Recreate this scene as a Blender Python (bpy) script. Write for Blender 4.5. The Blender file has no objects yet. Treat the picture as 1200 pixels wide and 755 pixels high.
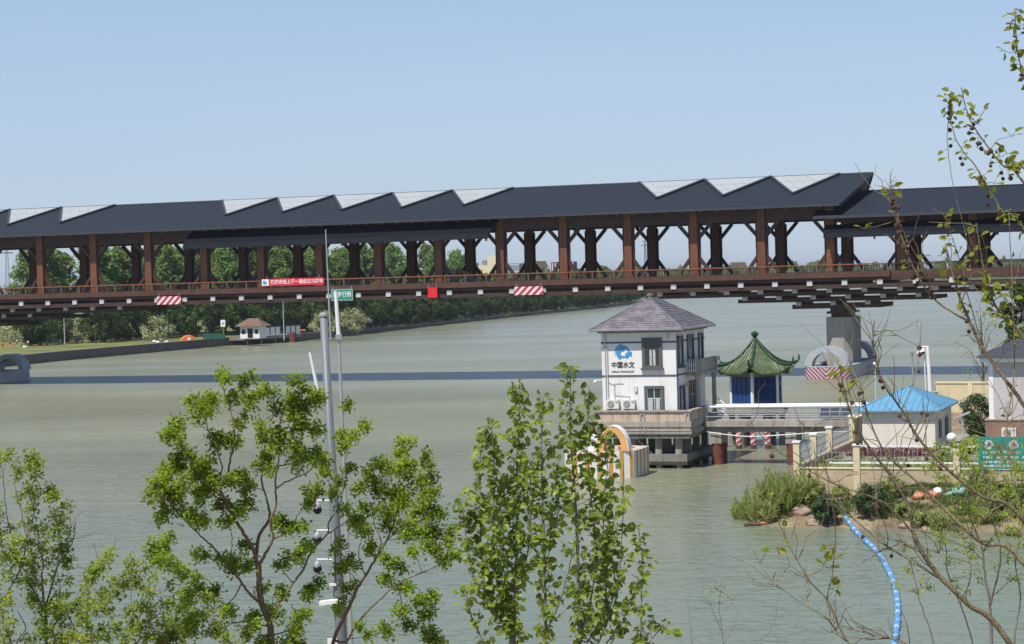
import bpy, bmesh, math, random
from mathutils import Vector, Matrix, noise
R = math.radians
rnd = random.Random(7)
sc = bpy.context.scene
COL = sc.collection

# ------------------------------------------------------------------ camera
F, EYE = 2400.0, 16.0
ROLL, PITCH = math.atan(0.028), math.atan(52.5 / F)

def ray(x, y):
    u, v = (x - 600) / F, (377.5 - y) / F
    c, s = math.cos(ROLL), math.sin(ROLL)
    u, v = c * u + s * v, -s * u + c * v
    return Vector((u, math.cos(PITCH) + v * math.sin(PITCH), -math.sin(PITCH) + v * math.cos(PITCH)))

def at(x, y, Y):                      # photo pixel -> point at distance Y
    d = ray(x, y)
    return Vector((0, 0, EYE)) + d * (Y / d.y)

def on(x, y, h=0.0):                  # photo pixel -> point on the level z = h
    d = ray(x, y)
    return Vector((0, 0, EYE)) + d * ((h - EYE) / d.z)

def proj(p):
    x, y, z = p[0], p[1], p[2] - EYE
    cp, sp = math.cos(PITCH), math.sin(PITCH)
    zc = y * cp - z * sp
    u, v = x / zc, (y * sp + z * cp) / zc
    c, s = math.cos(ROLL), math.sin(ROLL)
    return 600 + F * (c * u - s * v), 377.5 - F * (s * u + c * v)

cam = bpy.data.cameras.new('camera')
cam.sensor_width = 36
cam.lens = 72
cam.clip_start, cam.clip_end = 0.5, 30000
co = bpy.data.objects.new('camera', cam)
COL.objects.link(co)
cp_, sp_ = math.cos(PITCH), math.sin(PITCH)
right = Vector((1, 0, 0))
up = Vector((0, sp_, cp_))
back = Vector((0, -cp_, sp_))
cr, sr = math.cos(ROLL), math.sin(ROLL)
# content turned counter-clockwise: camera turned clockwise
cx = right * cr + up * (-sr)
cx = right * cr - up * sr
cy = right * sr + up * cr
m = Matrix((cx, cy, back)).transposed().to_4x4()
m.translation = Vector((0, 0, EYE))
co.matrix_world = m
sc.camera = co

# ------------------------------------------------------------------ light
HAZE = 0.00007
SUN_EL, SUN_SIDE = R(61), R(37)       # sun behind the camera, to the left
sdir = Vector((-math.sin(SUN_SIDE) * math.cos(SUN_EL), -math.cos(SUN_SIDE) * math.cos(SUN_EL), math.sin(SUN_EL)))
w = bpy.data.worlds.new('World')
sc.world = w
w.use_nodes = True
nt = w.node_tree
bg = nt.nodes['Background']
sky = nt.nodes.new('ShaderNodeTexSky')
sky.sky_type = 'NISHITA'
sky.sun_disc = False
sky.sun_elevation = SUN_EL
sky.sun_rotation = math.atan2(sdir.x, sdir.y)
sky.air_density, sky.dust_density, sky.ozone_density = 0.9, 0.3, 2.5
sky.altitude = 20
# summer haze: the sky pales towards the horizon all the way round
tcw = nt.nodes.new('ShaderNodeTexCoord')
spw = nt.nodes.new('ShaderNodeSeparateXYZ')
nt.links.new(tcw.outputs['Generated'], spw.inputs[0])
def wm(op, i0, i1):
    n = nt.nodes.new('ShaderNodeMath')
    n.operation = op
    n.use_clamp = op == 'SUBTRACT'
    for k_, v_ in enumerate((i0, i1)):
        if isinstance(v_, (int, float)):
            n.inputs[k_].default_value = v_
        else:
            nt.links.new(v_, n.inputs[k_])
    return n.outputs[0]
zc = wm('MAXIMUM', spw.outputs[2], 0.0)
fac = wm('MULTIPLY', wm('POWER', wm('SUBTRACT', 1.0, zc), 3.4), 0.82)
mxw = nt.nodes.new('ShaderNodeMixRGB')
nt.links.new(fac, mxw.inputs[0])
tnt = nt.nodes.new('ShaderNodeMixRGB')
tnt.blend_type = 'MULTIPLY'
tnt.inputs[0].default_value = 1.0
nt.links.new(sky.outputs[0], tnt.inputs[1])
tnt.inputs[2].default_value = (0.88, 0.96, 1.12, 1)
nt.links.new(tnt.outputs[0], mxw.inputs[1])
nzw = nt.nodes.new('ShaderNodeTexNoise')
mpw = nt.nodes.new('ShaderNodeMapping')
mpw.inputs['Scale'].default_value = (2.2, 2.2, 9.0)
nt.links.new(tcw.outputs['Generated'], mpw.inputs['Vector'])
nt.links.new(mpw.outputs[0], nzw.inputs['Vector'])
nzw.inputs['Scale'].default_value = 1.6
nzw.inputs['Detail'].default_value = 4
rpw = nt.nodes.new('ShaderNodeValToRGB')          # uneven veil of haze
rpw.color_ramp.elements[0].position, rpw.color_ramp.elements[1].position = 0.3, 0.75
rpw.color_ramp.elements[0].color = (0.92, 0.94, 0.97, 1)
rpw.color_ramp.elements[1].color = (1.0, 1.0, 1.0, 1)
nt.links.new(nzw.outputs['Fac'], rpw.inputs[0])
hzw = nt.nodes.new('ShaderNodeMixRGB')
hzw.blend_type = 'MULTIPLY'
hzw.inputs[0].default_value = 1.0
hzw.inputs[1].default_value = (4.35, 5.15, 6.3, 1)
nt.links.new(rpw.outputs[0], hzw.inputs[2])
nt.links.new(hzw.outputs[0], mxw.inputs[2])
nt.links.new(mxw.outputs[0], bg.inputs[0])
bg.inputs[1].default_value = 0.1
sl = bpy.data.lights.new('sun', 'SUN')
sl.energy, sl.angle, sl.color = 4.7, R(0.55), (1.0, 0.95, 0.87)
so = bpy.data.objects.new('sun', sl)
COL.objects.link(so)
so.rotation_euler = (-sdir).to_track_quat('-Z', 'Y').to_euler()
so.location = (0, 0, 200)
sc.view_settings.view_transform = 'Standard'
sc.view_settings.look = 'None'
sc.view_settings.exposure = 0.25
sc.view_settings.gamma = 1.0
sc.view_settings.use_curve_mapping = False
sc.render.engine = 'CYCLES'
sc.cycles.use_denoising = True
sc.cycles.max_bounces = 6
sc.cycles.transparent_max_bounces = 8

# ------------------------------------------------------------------ materials
MAT = {}

def mat(name, col, rough=0.7, var=0.18, scale=2.0, bump=0.0, bscale=None, metal=0.0, spec=0.5, trans=0.0,
        objvar=0.0, streak=0.0, coords='Object', stretch=None, col2=None, wave=None, detail=5.0):
    """a painted, wooden, stone or leafy surface: noise-broken colour, optional bump, weather streaks"""
    m = bpy.data.materials.new(name)
    m.use_nodes = True
    t = m.node_tree
    N, L = t.nodes, t.links
    b = N['Principled BSDF']
    b.inputs['Roughness'].default_value = rough
    b.inputs['Metallic'].default_value = metal
    b.inputs['Specular IOR Level'].default_value = spec
    tc = N.new('ShaderNodeTexCoord')
    src = tc.outputs[coords]
    if stretch:
        mp = N.new('ShaderNodeMapping')
        mp.inputs['Scale'].default_value = stretch
        L.new(src, mp.inputs['Vector'])
        src = mp.outputs[0]
    nz = N.new('ShaderNodeTexNoise')
    nz.inputs['Scale'].default_value = scale
    nz.inputs['Detail'].default_value = detail
    nz.inputs['Roughness'].default_value = 0.65
    L.new(src, nz.inputs['Vector'])
    rp = N.new('ShaderNodeValToRGB')
    rp.color_ramp.elements[0].position, rp.color_ramp.elements[1].position = 0.3, 0.72
    lo = [c * (1 - var) for c in col]
    hi = [min(1, c * (1 + var)) for c in (col2 or col)]
    rp.color_ramp.elements[0].color = (*lo, 1)
    rp.color_ramp.elements[1].color = (*hi, 1)
    L.new(nz.outputs['Fac'], rp.inputs[0])
    out = rp.outputs[0]
    if streak:
        mp = N.new('ShaderNodeMapping')
        mp.inputs['Scale'].default_value = (1.7, 1.7, 0.16)
        L.new(tc.outputs[coords], mp.inputs['Vector'])
        n2 = N.new('ShaderNodeTexNoise')
        n2.inputs['Scale'].default_value = 1.6
        n2.inputs['Detail'].default_value = 4
        L.new(mp.outputs[0], n2.inputs['Vector'])
        r2 = N.new('ShaderNodeValToRGB')
        r2.color_ramp.elements[0].position, r2.color_ramp.elements[1].position = 0.5, 0.75
        r2.color_ramp.elements[0].color = (1, 1, 1, 1)
        k = 1 - streak
        r2.color_ramp.elements[1].color = (k, k * 0.97, k * 0.92, 1)
        L.new(n2.outputs['Fac'], r2.inputs[0])
        mx = N.new('ShaderNodeMixRGB')
        mx.blend_type = 'MULTIPLY'
        mx.inputs[0].default_value = 1
        L.new(out, mx.inputs[1])
        L.new(r2.outputs[0], mx.inputs[2])
        out = mx.outputs[0]
    if objvar:
        oi = N.new('ShaderNodeObjectInfo')
        hs = N.new('ShaderNodeHueSaturation')
        mr = N.new('ShaderNodeMapRange')
        mr.inputs['To Min'].default_value, mr.inputs['To Max'].default_value = 1 - objvar, 1 + objvar
        L.new(oi.outputs['Random'], mr.inputs['Value'])
        L.new(mr.outputs[0], hs.inputs['Value'])
        m2 = N.new('ShaderNodeMath')
        m2.operation = 'MULTIPLY_ADD'
        hv_ = 0.05 if objvar >= .25 else 0.008
        m2.inputs[1].default_value, m2.inputs[2].default_value = hv_, .5 - hv_ / 2
        L.new(oi.outputs['Random'], m2.inputs[0])
        L.new(m2.outputs[0], hs.inputs['Hue'])
        L.new(out, hs.inputs['Color'])
        out = hs.outputs[0]
    L.new(out, b.inputs['Base Color'])
    if bump or wave:
        bp = N.new('ShaderNodeBump')
        bp.inputs['Strength'].default_value = bump or 0.5
        bp.inputs['Distance'].default_value = 0.05
        if wave:
            wv = N.new('ShaderNodeTexWave')
            wv.bands_direction = wave[0]
            wv.inputs['Scale'].default_value = wave[1]
            wv.inputs['Distortion'].default_value = 0.3
            L.new(tc.outputs[coords], wv.inputs['Vector'])
            L.new(wv.outputs['Fac'], bp.inputs['Height'])
        else:
            n3 = N.new('ShaderNodeTexNoise')
            n3.inputs['Scale'].default_value = bscale or scale * 6
            n3.inputs['Detail'].default_value = 4
            L.new(src, n3.inputs['Vector'])
            L.new(n3.outputs['Fac'], bp.inputs['Height'])
        L.new(bp.outputs[0], b.inputs['Normal'])
    if trans:
        tr = N.new('ShaderNodeBsdfTranslucent')
        hs2 = N.new('ShaderNodeHueSaturation')
        hs2.inputs['Value'].default_value = 1.35
        hs2.inputs['Hue'].default_value = 0.485
        L.new(out, hs2.inputs['Color'])
        L.new(hs2.outputs[0], tr.inputs[0])
        ms = N.new('ShaderNodeMixShader')
        ms.inputs[0].default_value = trans
        L.new(b.outputs[0], ms.inputs[1])
        L.new(tr.outputs[0], ms.inputs[2])
        L.new(ms.outputs[0], N['Material Output'].inputs[0])
    MAT[name] = m
    return m

def brick_mat(name, c1, c2, mortar, scale, bw=0.5, rh=0.25, rough=0.85, ms=0.02):
    m = bpy.data.materials.new(name)
    m.use_nodes = True
    t = m.node_tree
    N, L = t.nodes, t.links
    b = N['Principled BSDF']
    b.inputs['Roughness'].default_value = rough
    tc = N.new('ShaderNodeTexCoord')
    sp = N.new('ShaderNodeSeparateXYZ')
    L.new(tc.outputs['Object'], sp.inputs[0])
    ad = N.new('ShaderNodeMath')
    ad.operation = 'ADD'
    L.new(sp.outputs[0], ad.inputs[0])
    L.new(sp.outputs[1], ad.inputs[1])
    cb = N.new('ShaderNodeCombineXYZ')
    L.new(ad.outputs[0], cb.inputs[0])
    L.new(sp.outputs[2], cb.inputs[1])
    br = N.new('ShaderNodeTexBrick')
    br.inputs['Scale'].default_value = scale
    br.inputs['Brick Width'].default_value = bw
    br.inputs['Row Height'].default_value = rh
    br.inputs['Mortar Size'].default_value = ms
    br.inputs['Color1'].default_value = (*c1, 1)
    br.inputs['Color2'].default_value = (*c2, 1)
    br.inputs['Mortar'].default_value = (*mortar, 1)
    L.new(cb.outputs[0], br.inputs['Vector'])
    nz = N.new('ShaderNodeTexNoise')
    nz.inputs['Scale'].default_value = 0.9
    nz.inputs['Detail'].default_value = 6
    L.new(tc.outputs['Object'], nz.inputs['Vector'])
    mr = N.new('ShaderNodeMapRange')
    mr.inputs['To Min'].default_value, mr.inputs['To Max'].default_value = 0.6, 1.3
    L.new(nz.outputs['Fac'], mr.inputs['Value'])
    mx = N.new('ShaderNodeMixRGB')
    mx.blend_type = 'MULTIPLY'
    mx.inputs[0].default_value = 1
    L.new(br.outputs['Color'], mx.inputs[1])
    L.new(mr.outputs[0], mx.inputs[2])
    L.new(mx.outputs[0], b.inputs['Base Color'])
    bp = N.new('ShaderNodeBump')
    bp.inputs['Strength'].default_value = 0.4
    bp.inputs['Distance'].default_value = 0.02
    L.new(br.outputs['Fac'], bp.inputs['Height'])
    bp.invert = True
    L.new(bp.outputs[0], b.inputs['Normal'])
    MAT[name] = m
    return m

def stripe_mat(name, ca, cb_, expr, period, duty=0.5, rough=0.5):
    """painted warning stripes; expr = (ax, ay, az, mirror) weights of the local coordinates"""
    m = bpy.data.materials.new(name)
    m.use_nodes = True
    t = m.node_tree
    N, L = t.nodes, t.links
    b = N['Principled BSDF']
    b.inputs['Roughness'].default_value = rough
    tc = N.new('ShaderNodeTexCoord')
    sp = N.new('ShaderNodeSeparateXYZ')
    L.new(tc.outputs['Object'], sp.inputs[0])
    def mth(op, a, bb):
        n = N.new('ShaderNodeMath')
        n.operation = op
        for i, v in enumerate((a, bb)):
            if v is None:
                continue
            if isinstance(v, (int, float)):
                n.inputs[i].default_value = v
            else:
                L.new(v, n.inputs[i])
        return n.outputs[0]
    xx = sp.outputs[0]
    if expr[3] == 'mirror':
        xx = mth('ABSOLUTE', xx, None)
    if expr[3] == 'angle':
        xx = mth('ARCTAN2', sp.outputs[1], sp.outputs[0])
    v = mth('ADD', mth('ADD', mth('MULTIPLY', xx, expr[0]), mth('MULTIPLY', sp.outputs[1], expr[1])),
            mth('MULTIPLY', sp.outputs[2], expr[2]))
    v = mth('FRACT', mth('DIVIDE', mth('ADD', v, 1000 * period), period), None)
    v = mth('LESS_THAN', v, duty)
    mx = N.new('ShaderNodeMixRGB')
    mx.inputs[1].default_value = (*cb_, 1)
    mx.inputs[2].default_value = (*ca, 1)
    L.new(v, mx.inputs[0])
    nz = N.new('ShaderNodeTexNoise')
    nz.inputs['Scale'].default_value = 2.5
    nz.inputs['Detail'].default_value = 5
    L.new(tc.outputs['Object'], nz.inputs['Vector'])
    mr = N.new('ShaderNodeMapRange')
    mr.inputs['To Min'].default_value, mr.inputs['To Max'].default_value = 0.72, 1.12
    L.new(nz.outputs['Fac'], mr.inputs['Value'])
    m2 = N.new('ShaderNodeMixRGB')
    m2.blend_type = 'MULTIPLY'
    m2.inputs[0].default_value = 1
    L.new(mx.outputs[0], m2.inputs[1])
    L.new(mr.outputs[0], m2.inputs[2])
    L.new(m2.outputs[0], b.inputs['Base Color'])
    MAT[name] = m
    return m

# ------------------------------------------------------------------ mesh builder
class MB:
    def __init__(self):
        self.v, self.f = [], []

    def add(self, vs, fs):
        o = len(self.v)
        self.v += [tuple(p) for p in vs]
        self.f += [tuple(i + o for i in f) for f in fs]
        return self

    def box(self, x0, x1, y0, y1, z0, z1):
        return self.add([(x0, y0, z0), (x1, y0, z0), (x1, y1, z0), (x0, y1, z0), (x0, y0, z1), (x1, y0, z1), (x1, y1, z1), (x0, y1, z1)],
                        [(0, 3, 2, 1), (4, 5, 6, 7), (0, 1, 5, 4), (1, 2, 6, 5), (2, 3, 7, 6), (3, 0, 4, 7)])

    def beam(self, p, q, w_, h_, upv=(0, 0, 1)):
        p, q = Vector(p), Vector(q)
        d = (q - p).normalized()
        u_ = Vector(upv)
        if abs(d.dot(u_)) > 0.98:
            u_ = Vector((0, 1, 0))
        s = d.cross(u_).normalized()
        u_ = s.cross(d).normalized()
        vs = []
        for c in (p, q):
            for a, b in ((-1, -1), (1, -1), (1, 1), (-1, 1)):
                vs.append(c + s * (a * w_ / 2) + u_ * (b * h_ / 2))
        return self.add(vs, [(3, 2, 1, 0), (4, 5, 6, 7), (0, 1, 5, 4), (1, 2, 6, 5), (2, 3, 7, 6), (3, 0, 4, 7)])

    def tube(self, pts, rad, n=8, cap=True):
        pts = [Vector(p) for p in pts]
        if not isinstance(rad, (list, tuple)):
            rad = [rad] * len(pts)
        base = len(self.v)
        prev = None
        for i, p in enumerate(pts):
            d = (pts[min(i + 1, len(pts) - 1)] - pts[max(i - 1, 0)])
            d = d.normalized() if d.length > 1e-9 else Vector((0, 0, 1))
            if prev is None:
                a = d.orthogonal().normalized()
            else:
                a = prev - d * prev.dot(d)
                a = a.normalized() if a.length > 1e-6 else d.orthogonal().normalized()
            prev = a
            b = d.cross(a)
            for k in range(n):
                t = 2 * math.pi * k / n
                self.v.append(tuple(p + (a * math.cos(t) + b * math.sin(t)) * rad[i]))
        for i in range(len(pts) - 1):
            for k in range(n):
                a0, a1 = base + i * n + k, base + i * n + (k + 1) % n
                self.f.append((a0, a1, a1 + n, a0 + n))
        if cap:
            self.f.append(tuple(base + k for k in reversed(range(n))))
            self.f.append(tuple(base + (len(pts) - 1) * n + k for k in range(n)))
        return self

    def lathe(self, prof, n=24, c=(0, 0, 0)):
        base = len(self.v)
        for r, z in prof:
            for k in range(n):
                t = 2 * math.pi * k / n
                self.v.append((c[0] + r * math.cos(t), c[1] + r * math.sin(t), c[2] + z))
        for i in range(len(prof) - 1):
            for k in range(n):
                a0, a1 = base + i * n + k, base + i * n + (k + 1) % n
                self.f.append((a0, a1, a1 + n, a0 + n))
        self.f.append(tuple(base + k for k in reversed(range(n))))
        self.f.append(tuple(base + (len(prof) - 1) * n + k for k in range(n)))
        return self

    def ball(self, c, r, n=12, sz=1.0):
        k = max(4, n // 2)
        prof = [(max(1e-3, r * math.sin(math.pi * i / k)), -r * sz * math.cos(math.pi * i / k)) for i in range(k + 1)]
        return self.lathe(prof, n, c)

    def prism(self, outline, y0, y1, ax='y'):
        """extrude an outline (list of 2-D points) along an axis"""
        n = len(outline)
        def pt(a, b, t):
            return (a, t, b) if ax == 'y' else ((t, a, b) if ax == 'x' else (a, b, t))
        vs = [pt(a, b, y0) for a, b in outline] + [pt(a, b, y1) for a, b in outline]
        fs = [tuple(range(n)), tuple(reversed(range(n, 2 * n)))]
        fs += [(i, i + n, (i + 1) % n + n, (i + 1) % n) for i in range(n)]
        return self.add(vs, fs)

    def slab(self, corners, th):
        """a sheet through 3 or 4 corners with a thickness below it"""
        cs = [Vector(c) for c in corners]
        nrm = (cs[1] - cs[0]).cross(cs[2] - cs[0]).normalized()
        if nrm.z < 0:
            nrm = -nrm
        n = len(cs)
        vs = cs + [c - nrm * th for c in cs]
        fs = [tuple(range(n)), tuple(reversed(range(n, 2 * n)))]
        fs += [(i, i + n, (i + 1) % n + n, (i + 1) % n) for i in range(n)]
        return self.add(vs, fs)

    def leaf(self, p, d, nrm, l, wd, fold=0.25):
        d = d.normalized()
        s = d.cross(nrm)
        if s.length < 1e-4:
            s = d.orthogonal()
        s.normalize()
        n2 = s.cross(d)
        o = len(self.v)
        L_ = (p, p + d * l * .3 + s * wd * .46 + n2 * fold * wd * .5, p + d * l * .72 + s * wd * .34 + n2 * fold * wd * .4, p + d * l - n2 * l * .08,
              p + d * l * .72 - s * wd * .34 + n2 * fold * wd * .4, p + d * l * .3 - s * wd * .46 + n2 * fold * wd * .5)
        self.v += [tuple(q) for q in L_]
        self.f += [(o, o + 1, o + 2, o + 3), (o, o + 3, o + 4, o + 5)]

    def build(self, name, material, parent=None, smooth=False, loc=None, rz=None, fix=True):
        me = bpy.data.meshes.new(name)
        me.from_pydata(self.v, [], self.f)
        if fix:
            bm = bmesh.new()
            bm.from_mesh(me)
            bmesh.ops.recalc_face_normals(bm, faces=bm.faces)
            bm.to_mesh(me)
            bm.free()
        for mm in (material if isinstance(material, (list, tuple)) else [material]):
            me.materials.append(MAT[mm] if isinstance(mm, str) else mm)
        if smooth:
            me.polygons.foreach_set('use_smooth', [True] * len(me.polygons))
        me.update()
        o = bpy.data.objects.new(name, me)
        COL.objects.link(o)
        if parent:
            o.parent = parent
        if loc is not None:
            o.location = loc
        if rz is not None:
            o.rotation_euler = (0, 0, rz)
        return o

def tag(o, label, cat, group=None):
    o['label'] = label
    o['category'] = cat
    if group:
        o['group'] = group
    return o

def struct(o, kind='structure'):
    o['kind'] = kind
    return o

def thing(name, label, cat, loc=(0, 0, 0), rz=0.0, group=None):
    o = bpy.data.objects.new(name, None)
    o.empty_display_size = 0.5
    COL.objects.link(o)
    o.location = loc
    o.rotation_euler = (0, 0, rz)
    return tag(o, label, cat, group)

KIDS = {}
def dup(root, loc=None, rz=None, scale=None, label=None, group=None):
    if root.name not in KIDS:
        KIDS[root.name] = [(c, list(c.children)) for c in root.children]
    r = root.copy()
    COL.objects.link(r)
    if loc is not None:
        r.location = loc
    if rz is not None:
        r.rotation_euler = (0, 0, rz)
    if scale is not None:
        r.scale = scale if isinstance(scale, (tuple, list)) else (scale,) * 3
    if label:
        r['label'] = label
    if group:
        r['group'] = group
    for c, gs in KIDS[root.name]:
        cc = c.copy()
        COL.objects.link(cc)
        cc.parent = r
        for g in gs:
            gg = g.copy()
            COL.objects.link(gg)
            gg.parent = cc
    return r

def copy_part(o, parent, loc):
    c = o.copy()
    COL.objects.link(c)
    c.parent = parent
    c.location = loc
    return c

def text(name, s, size, material, parent, loc, width=None, rot=(R(90), 0, 0), ext=0.006, bold=0.0):
    cu = bpy.data.curves.new(name, 'FONT')
    cu.body = s
    cu.size = size
    cu.align_x, cu.align_y = 'CENTER', 'CENTER'
    cu.extrude = ext
    cu.offset = bold
    cu.resolution_u = 3
    t = bpy.data.objects.new(name, cu)
    COL.objects.link(t)
    dg = bpy.context.evaluated_depsgraph_get()
    me = bpy.data.meshes.new_from_object(t.evaluated_get(dg))
    COL.objects.unlink(t)
    bpy.data.objects.remove(t)
    me.materials.clear()
    me.materials.append(MAT[material])
    o = bpy.data.objects.new(name, me)
    COL.objects.link(o)
    o.parent = parent
    o.location = loc
    o.rotation_euler = rot
    if width and len(me.vertices):
        xs = [v.co.x for v in me.vertices]
        k = width / (max(xs) - min(xs))
        o.scale = (k, 1, 1)
    return o

def crm(pts, n=5):
    """Catmull-Rom through points"""
    pts = [Vector(p) for p in pts]
    out = []
    for i in range(len(pts) - 1):
        p0, p1, p2, p3 = pts[max(i - 1, 0)], pts[i], pts[i + 1], pts[min(i + 2, len(pts) - 1)]
        for k in range(n):
            t = k / n
            out.append(0.5 * ((2 * p1) + (p2 - p0) * t + (2 * p0 - 5 * p1 + 4 * p2 - p3) * t * t + (3 * p1 - p0 - 3 * p2 + p3) * t ** 3))
    out.append(pts[-1])
    return out

def rvec():
    while True:
        v = Vector((rnd.uniform(-1, 1), rnd.uniform(-1, 1), rnd.uniform(-1, 1)))
        if 0.05 < v.length < 1:
            return v.normalized()

# palette
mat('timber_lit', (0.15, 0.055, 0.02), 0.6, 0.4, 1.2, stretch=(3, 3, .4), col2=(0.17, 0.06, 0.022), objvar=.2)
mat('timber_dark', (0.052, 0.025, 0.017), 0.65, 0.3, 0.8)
mat('timber_rail', (0.24, 0.085, 0.03), 0.55, 0.25, 1.0)
mat('deck_edge', (0.085, 0.034, 0.02), 0.6, 0.3, 0.6)
mat('roof_slate', (0.014, 0.019, 0.029), 0.62, 0.4, 2.2, spec=.3, stretch=(.35, 3.5, 1), detail=8, bump=.5, bscale=6)
mat('lip_dark', (0.022, 0.025, 0.032), 0.9, 0.2, 1, spec=.1)
mat('hedge_red', (0.17, 0.055, 0.045), 0.7, 0.4, 3, trans=.2)
mat('roof_edge', (0.04, 0.044, 0.054), 0.5, 0.15, 1)
mat('awning_sheet', (0.009, 0.01, 0.015), 0.9, 0.3, .7, spec=.08)
mat('skylight_glass', (0.36, 0.385, 0.38), 0.35, 0.06, 0.4, spec=.6)
mat('skylight_bar', (0.3, 0.32, 0.33), 0.5, 0.1, 1)
mat('cap_white', (0.5, 0.5, 0.5), 0.6, 0.12, 2)
mat('concrete', (0.23, 0.22, 0.19), 0.85, 0.25, 0.5, bump=.2, streak=.45)
mat('pier_concrete', (0.36, 0.34, 0.3), 0.85, 0.2, 0.5, bump=.2, streak=.35)
mat('concrete_pale', (0.34, 0.31, 0.26), 0.85, 0.2, 0.7, bump=.2, streak=.4)
mat('fender_grey', (0.4, 0.42, 0.45), 0.5, 0.15, .5, streak=.25)
mat('fender_white', (0.72, 0.72, 0.7), 0.5, 0.1, 1, streak=.25)
mat('fender_orange', (0.7, 0.36, 0.12), 0.5, 0.12, 1)
stripe_mat('chevron', (0.33, 0.03, 0.06), (0.5, 0.5, 0.53), (1, 0, -1, 'mirror'), 0.62)
stripe_mat('diagonal', (0.55, 0.02, 0.03), (0.7, 0.7, 0.72), (1, 0, -1, ''), 1.12)
stripe_mat('barber', (0.5, 0.04, 0.05), (0.62, 0.58, 0.56), (.16, 0, -1, 'angle'), 0.5 * 1.005)
stripe_mat('orange_white', (0.5, 0.27, 0.07), (0.68, 0.68, 0.66), (1, 1.0, 0, ''), 0.98, .42)
mat('banner_red', (0.62, 0.015, 0.05), 0.6, 0.08, 2)
mat('sign_red', (0.7, 0.01, 0.015), 0.6, 0.06, 2)
mat('sign_green', (0.005, 0.22, 0.17), 0.5, 0.08, 2)
mat('sign_teal', (0.01, 0.25, 0.19), 0.5, 0.12, 2)
mat('white_paint', (0.78, 0.77, 0.75), 0.6, 0.06, 1.5)
mat('white_wall', (0.75, 0.74, 0.715), 0.8, 0.05, .35, streak=.14)
mat('cream_wall', (0.7, 0.65, 0.55), 0.85, 0.06, .5, streak=.06)
mat('pink_wall', (0.52, 0.4, 0.31), 0.85, 0.12, .8, streak=.35)
mat('grey_trim', (0.1, 0.1, 0.105), 0.6, 0.15, 1.5)
mat('roof_violet', (0.135, 0.122, 0.135), 0.6, 0.35, 1.6, bump=.3, col2=(0.2, 0.18, 0.2))
mat('window_glass', (0.03, 0.04, 0.045), 0.08, 0.2, 1, spec=.9)
mat('curtain', (0.45, 0.47, 0.45), 0.4, 0.15, 2)
mat('frame_light', (0.5, 0.52, 0.52), 0.5, 0.1, 1)
mat('ink', (0.02, 0.02, 0.025), 0.6, 0.1, 1)
mat('logo_blue', (0.06, 0.27, 0.52), 0.5, 0.1, 1)
mat('ac_white', (0.66, 0.64, 0.59), 0.55, 0.1, 2, streak=.2)
mat('ac_dark', (0.12, 0.115, 0.11), 0.6, 0.1, 2)
mat('tile_green', (0.05, 0.08, 0.032), 0.42, 0.4, 2.2, col2=(0.09, 0.125, 0.055))
mat('tile_green_dark', (0.022, 0.06, 0.024), 0.4, 0.3, 2)
mat('blue_door', (0.01, 0.05, 0.18), 0.35, 0.15, 1)
mat('blue_glass', (0.01, 0.04, 0.13), 0.08, 0.2, 1, spec=.8)
mat('rust', (0.15, 0.05, 0.035), 0.85, 0.4, 2)
mat('steel', (0.34, 0.36, 0.38), 0.45, 0.1, 1, metal=.3)
mat('pole_grey', (0.15, 0.165, 0.18), 0.5, 0.1, .8)
mat('galv', (0.42, 0.44, 0.45), 0.4, 0.1, 3, metal=.4)
mat('white_rail', (0.78, 0.79, 0.79), 0.45, 0.05, 2)
mat('eave_grey', (0.2, 0.2, 0.2), 0.7, 0.15, 1)
mat('post_brown', (0.13, 0.09, 0.07), 0.6, 0.2, 1)
mat('algae', (0.05, 0.05, 0.03), 0.9, 0.4, 2)
mat('black', (0.012, 0.012, 0.013), 0.35, 0.1, 2)
mat('dark_glossy', (0.01, 0.01, 0.012), 0.3, 0.1, 2, spec=.3)
mat('solar', (0.03, 0.035, 0.06), 0.2, 0.15, 2)
mat('blue_roof', (0.13, 0.31, 0.45), 0.45, 0.1, .7)
mat('yellow_wall', (0.62, 0.53, 0.33), 0.85, 0.1, .6, streak=.2)
mat('yellow_cap', (0.68, 0.58, 0.36), 0.85, 0.1, 1)
brick_mat('yellow_brick', (0.55, 0.45, 0.28), (0.49, 0.39, 0.24), (0.36, 0.32, 0.25), 2.2, .5, .2)
brick_mat('red_brick', (0.3, 0.16, 0.11), (0.24, 0.13, 0.09), (0.3, 0.26, 0.22), 2.5)
brick_mat('seawall_stone', (0.15, 0.135, 0.11), (0.11, 0.1, 0.085), (0.06, 0.06, 0.055), .55, .6, .35)
mat('grey_wall', (0.5, 0.46, 0.45), 0.85, 0.06, .7, streak=.15)
mat('roof_dark', (0.04, 0.043, 0.055), 0.6, 0.3, 2.0, bump=.5, wave=('Z', 3.0))
mat('pipe_blue', (0.1, 0.3, 0.6), 0.4, 0.15, 2)
mat('pipe_pale', (0.5, 0.6, 0.7), 0.5, 0.15, 2)
mat('rock', (0.3, 0.22, 0.16), 0.9, 0.3, 1.5, bump=.6)
mat('wood_drift', (0.09, 0.06, 0.04), 0.9, 0.3, 3)
mat('bag_teal', (0.17, 0.34, 0.31), 0.5, 0.6, 4, bump=.6, bscale=6)
mat('bag_orange', (0.5, 0.19, 0.1), 0.6, 0.6, 4, bump=.6, bscale=6)
mat('bag_white', (0.75, 0.75, 0.72), 0.5, 0.15, 4, bump=.6, bscale=6)
mat('soil_bed', (0.16, 0.075, 0.055), 0.95, 0.3, 3)
mat('lawn', (0.1, 0.13, 0.03), 0.95, 0.35, .08, col2=(0.17, 0.17, 0.045), detail=8)
mat('bank_soil', (0.2, 0.14, 0.09), 0.95, 0.45, .5, bump=.8, bscale=2, col2=(0.24, 0.19, 0.11), detail=8)
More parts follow.
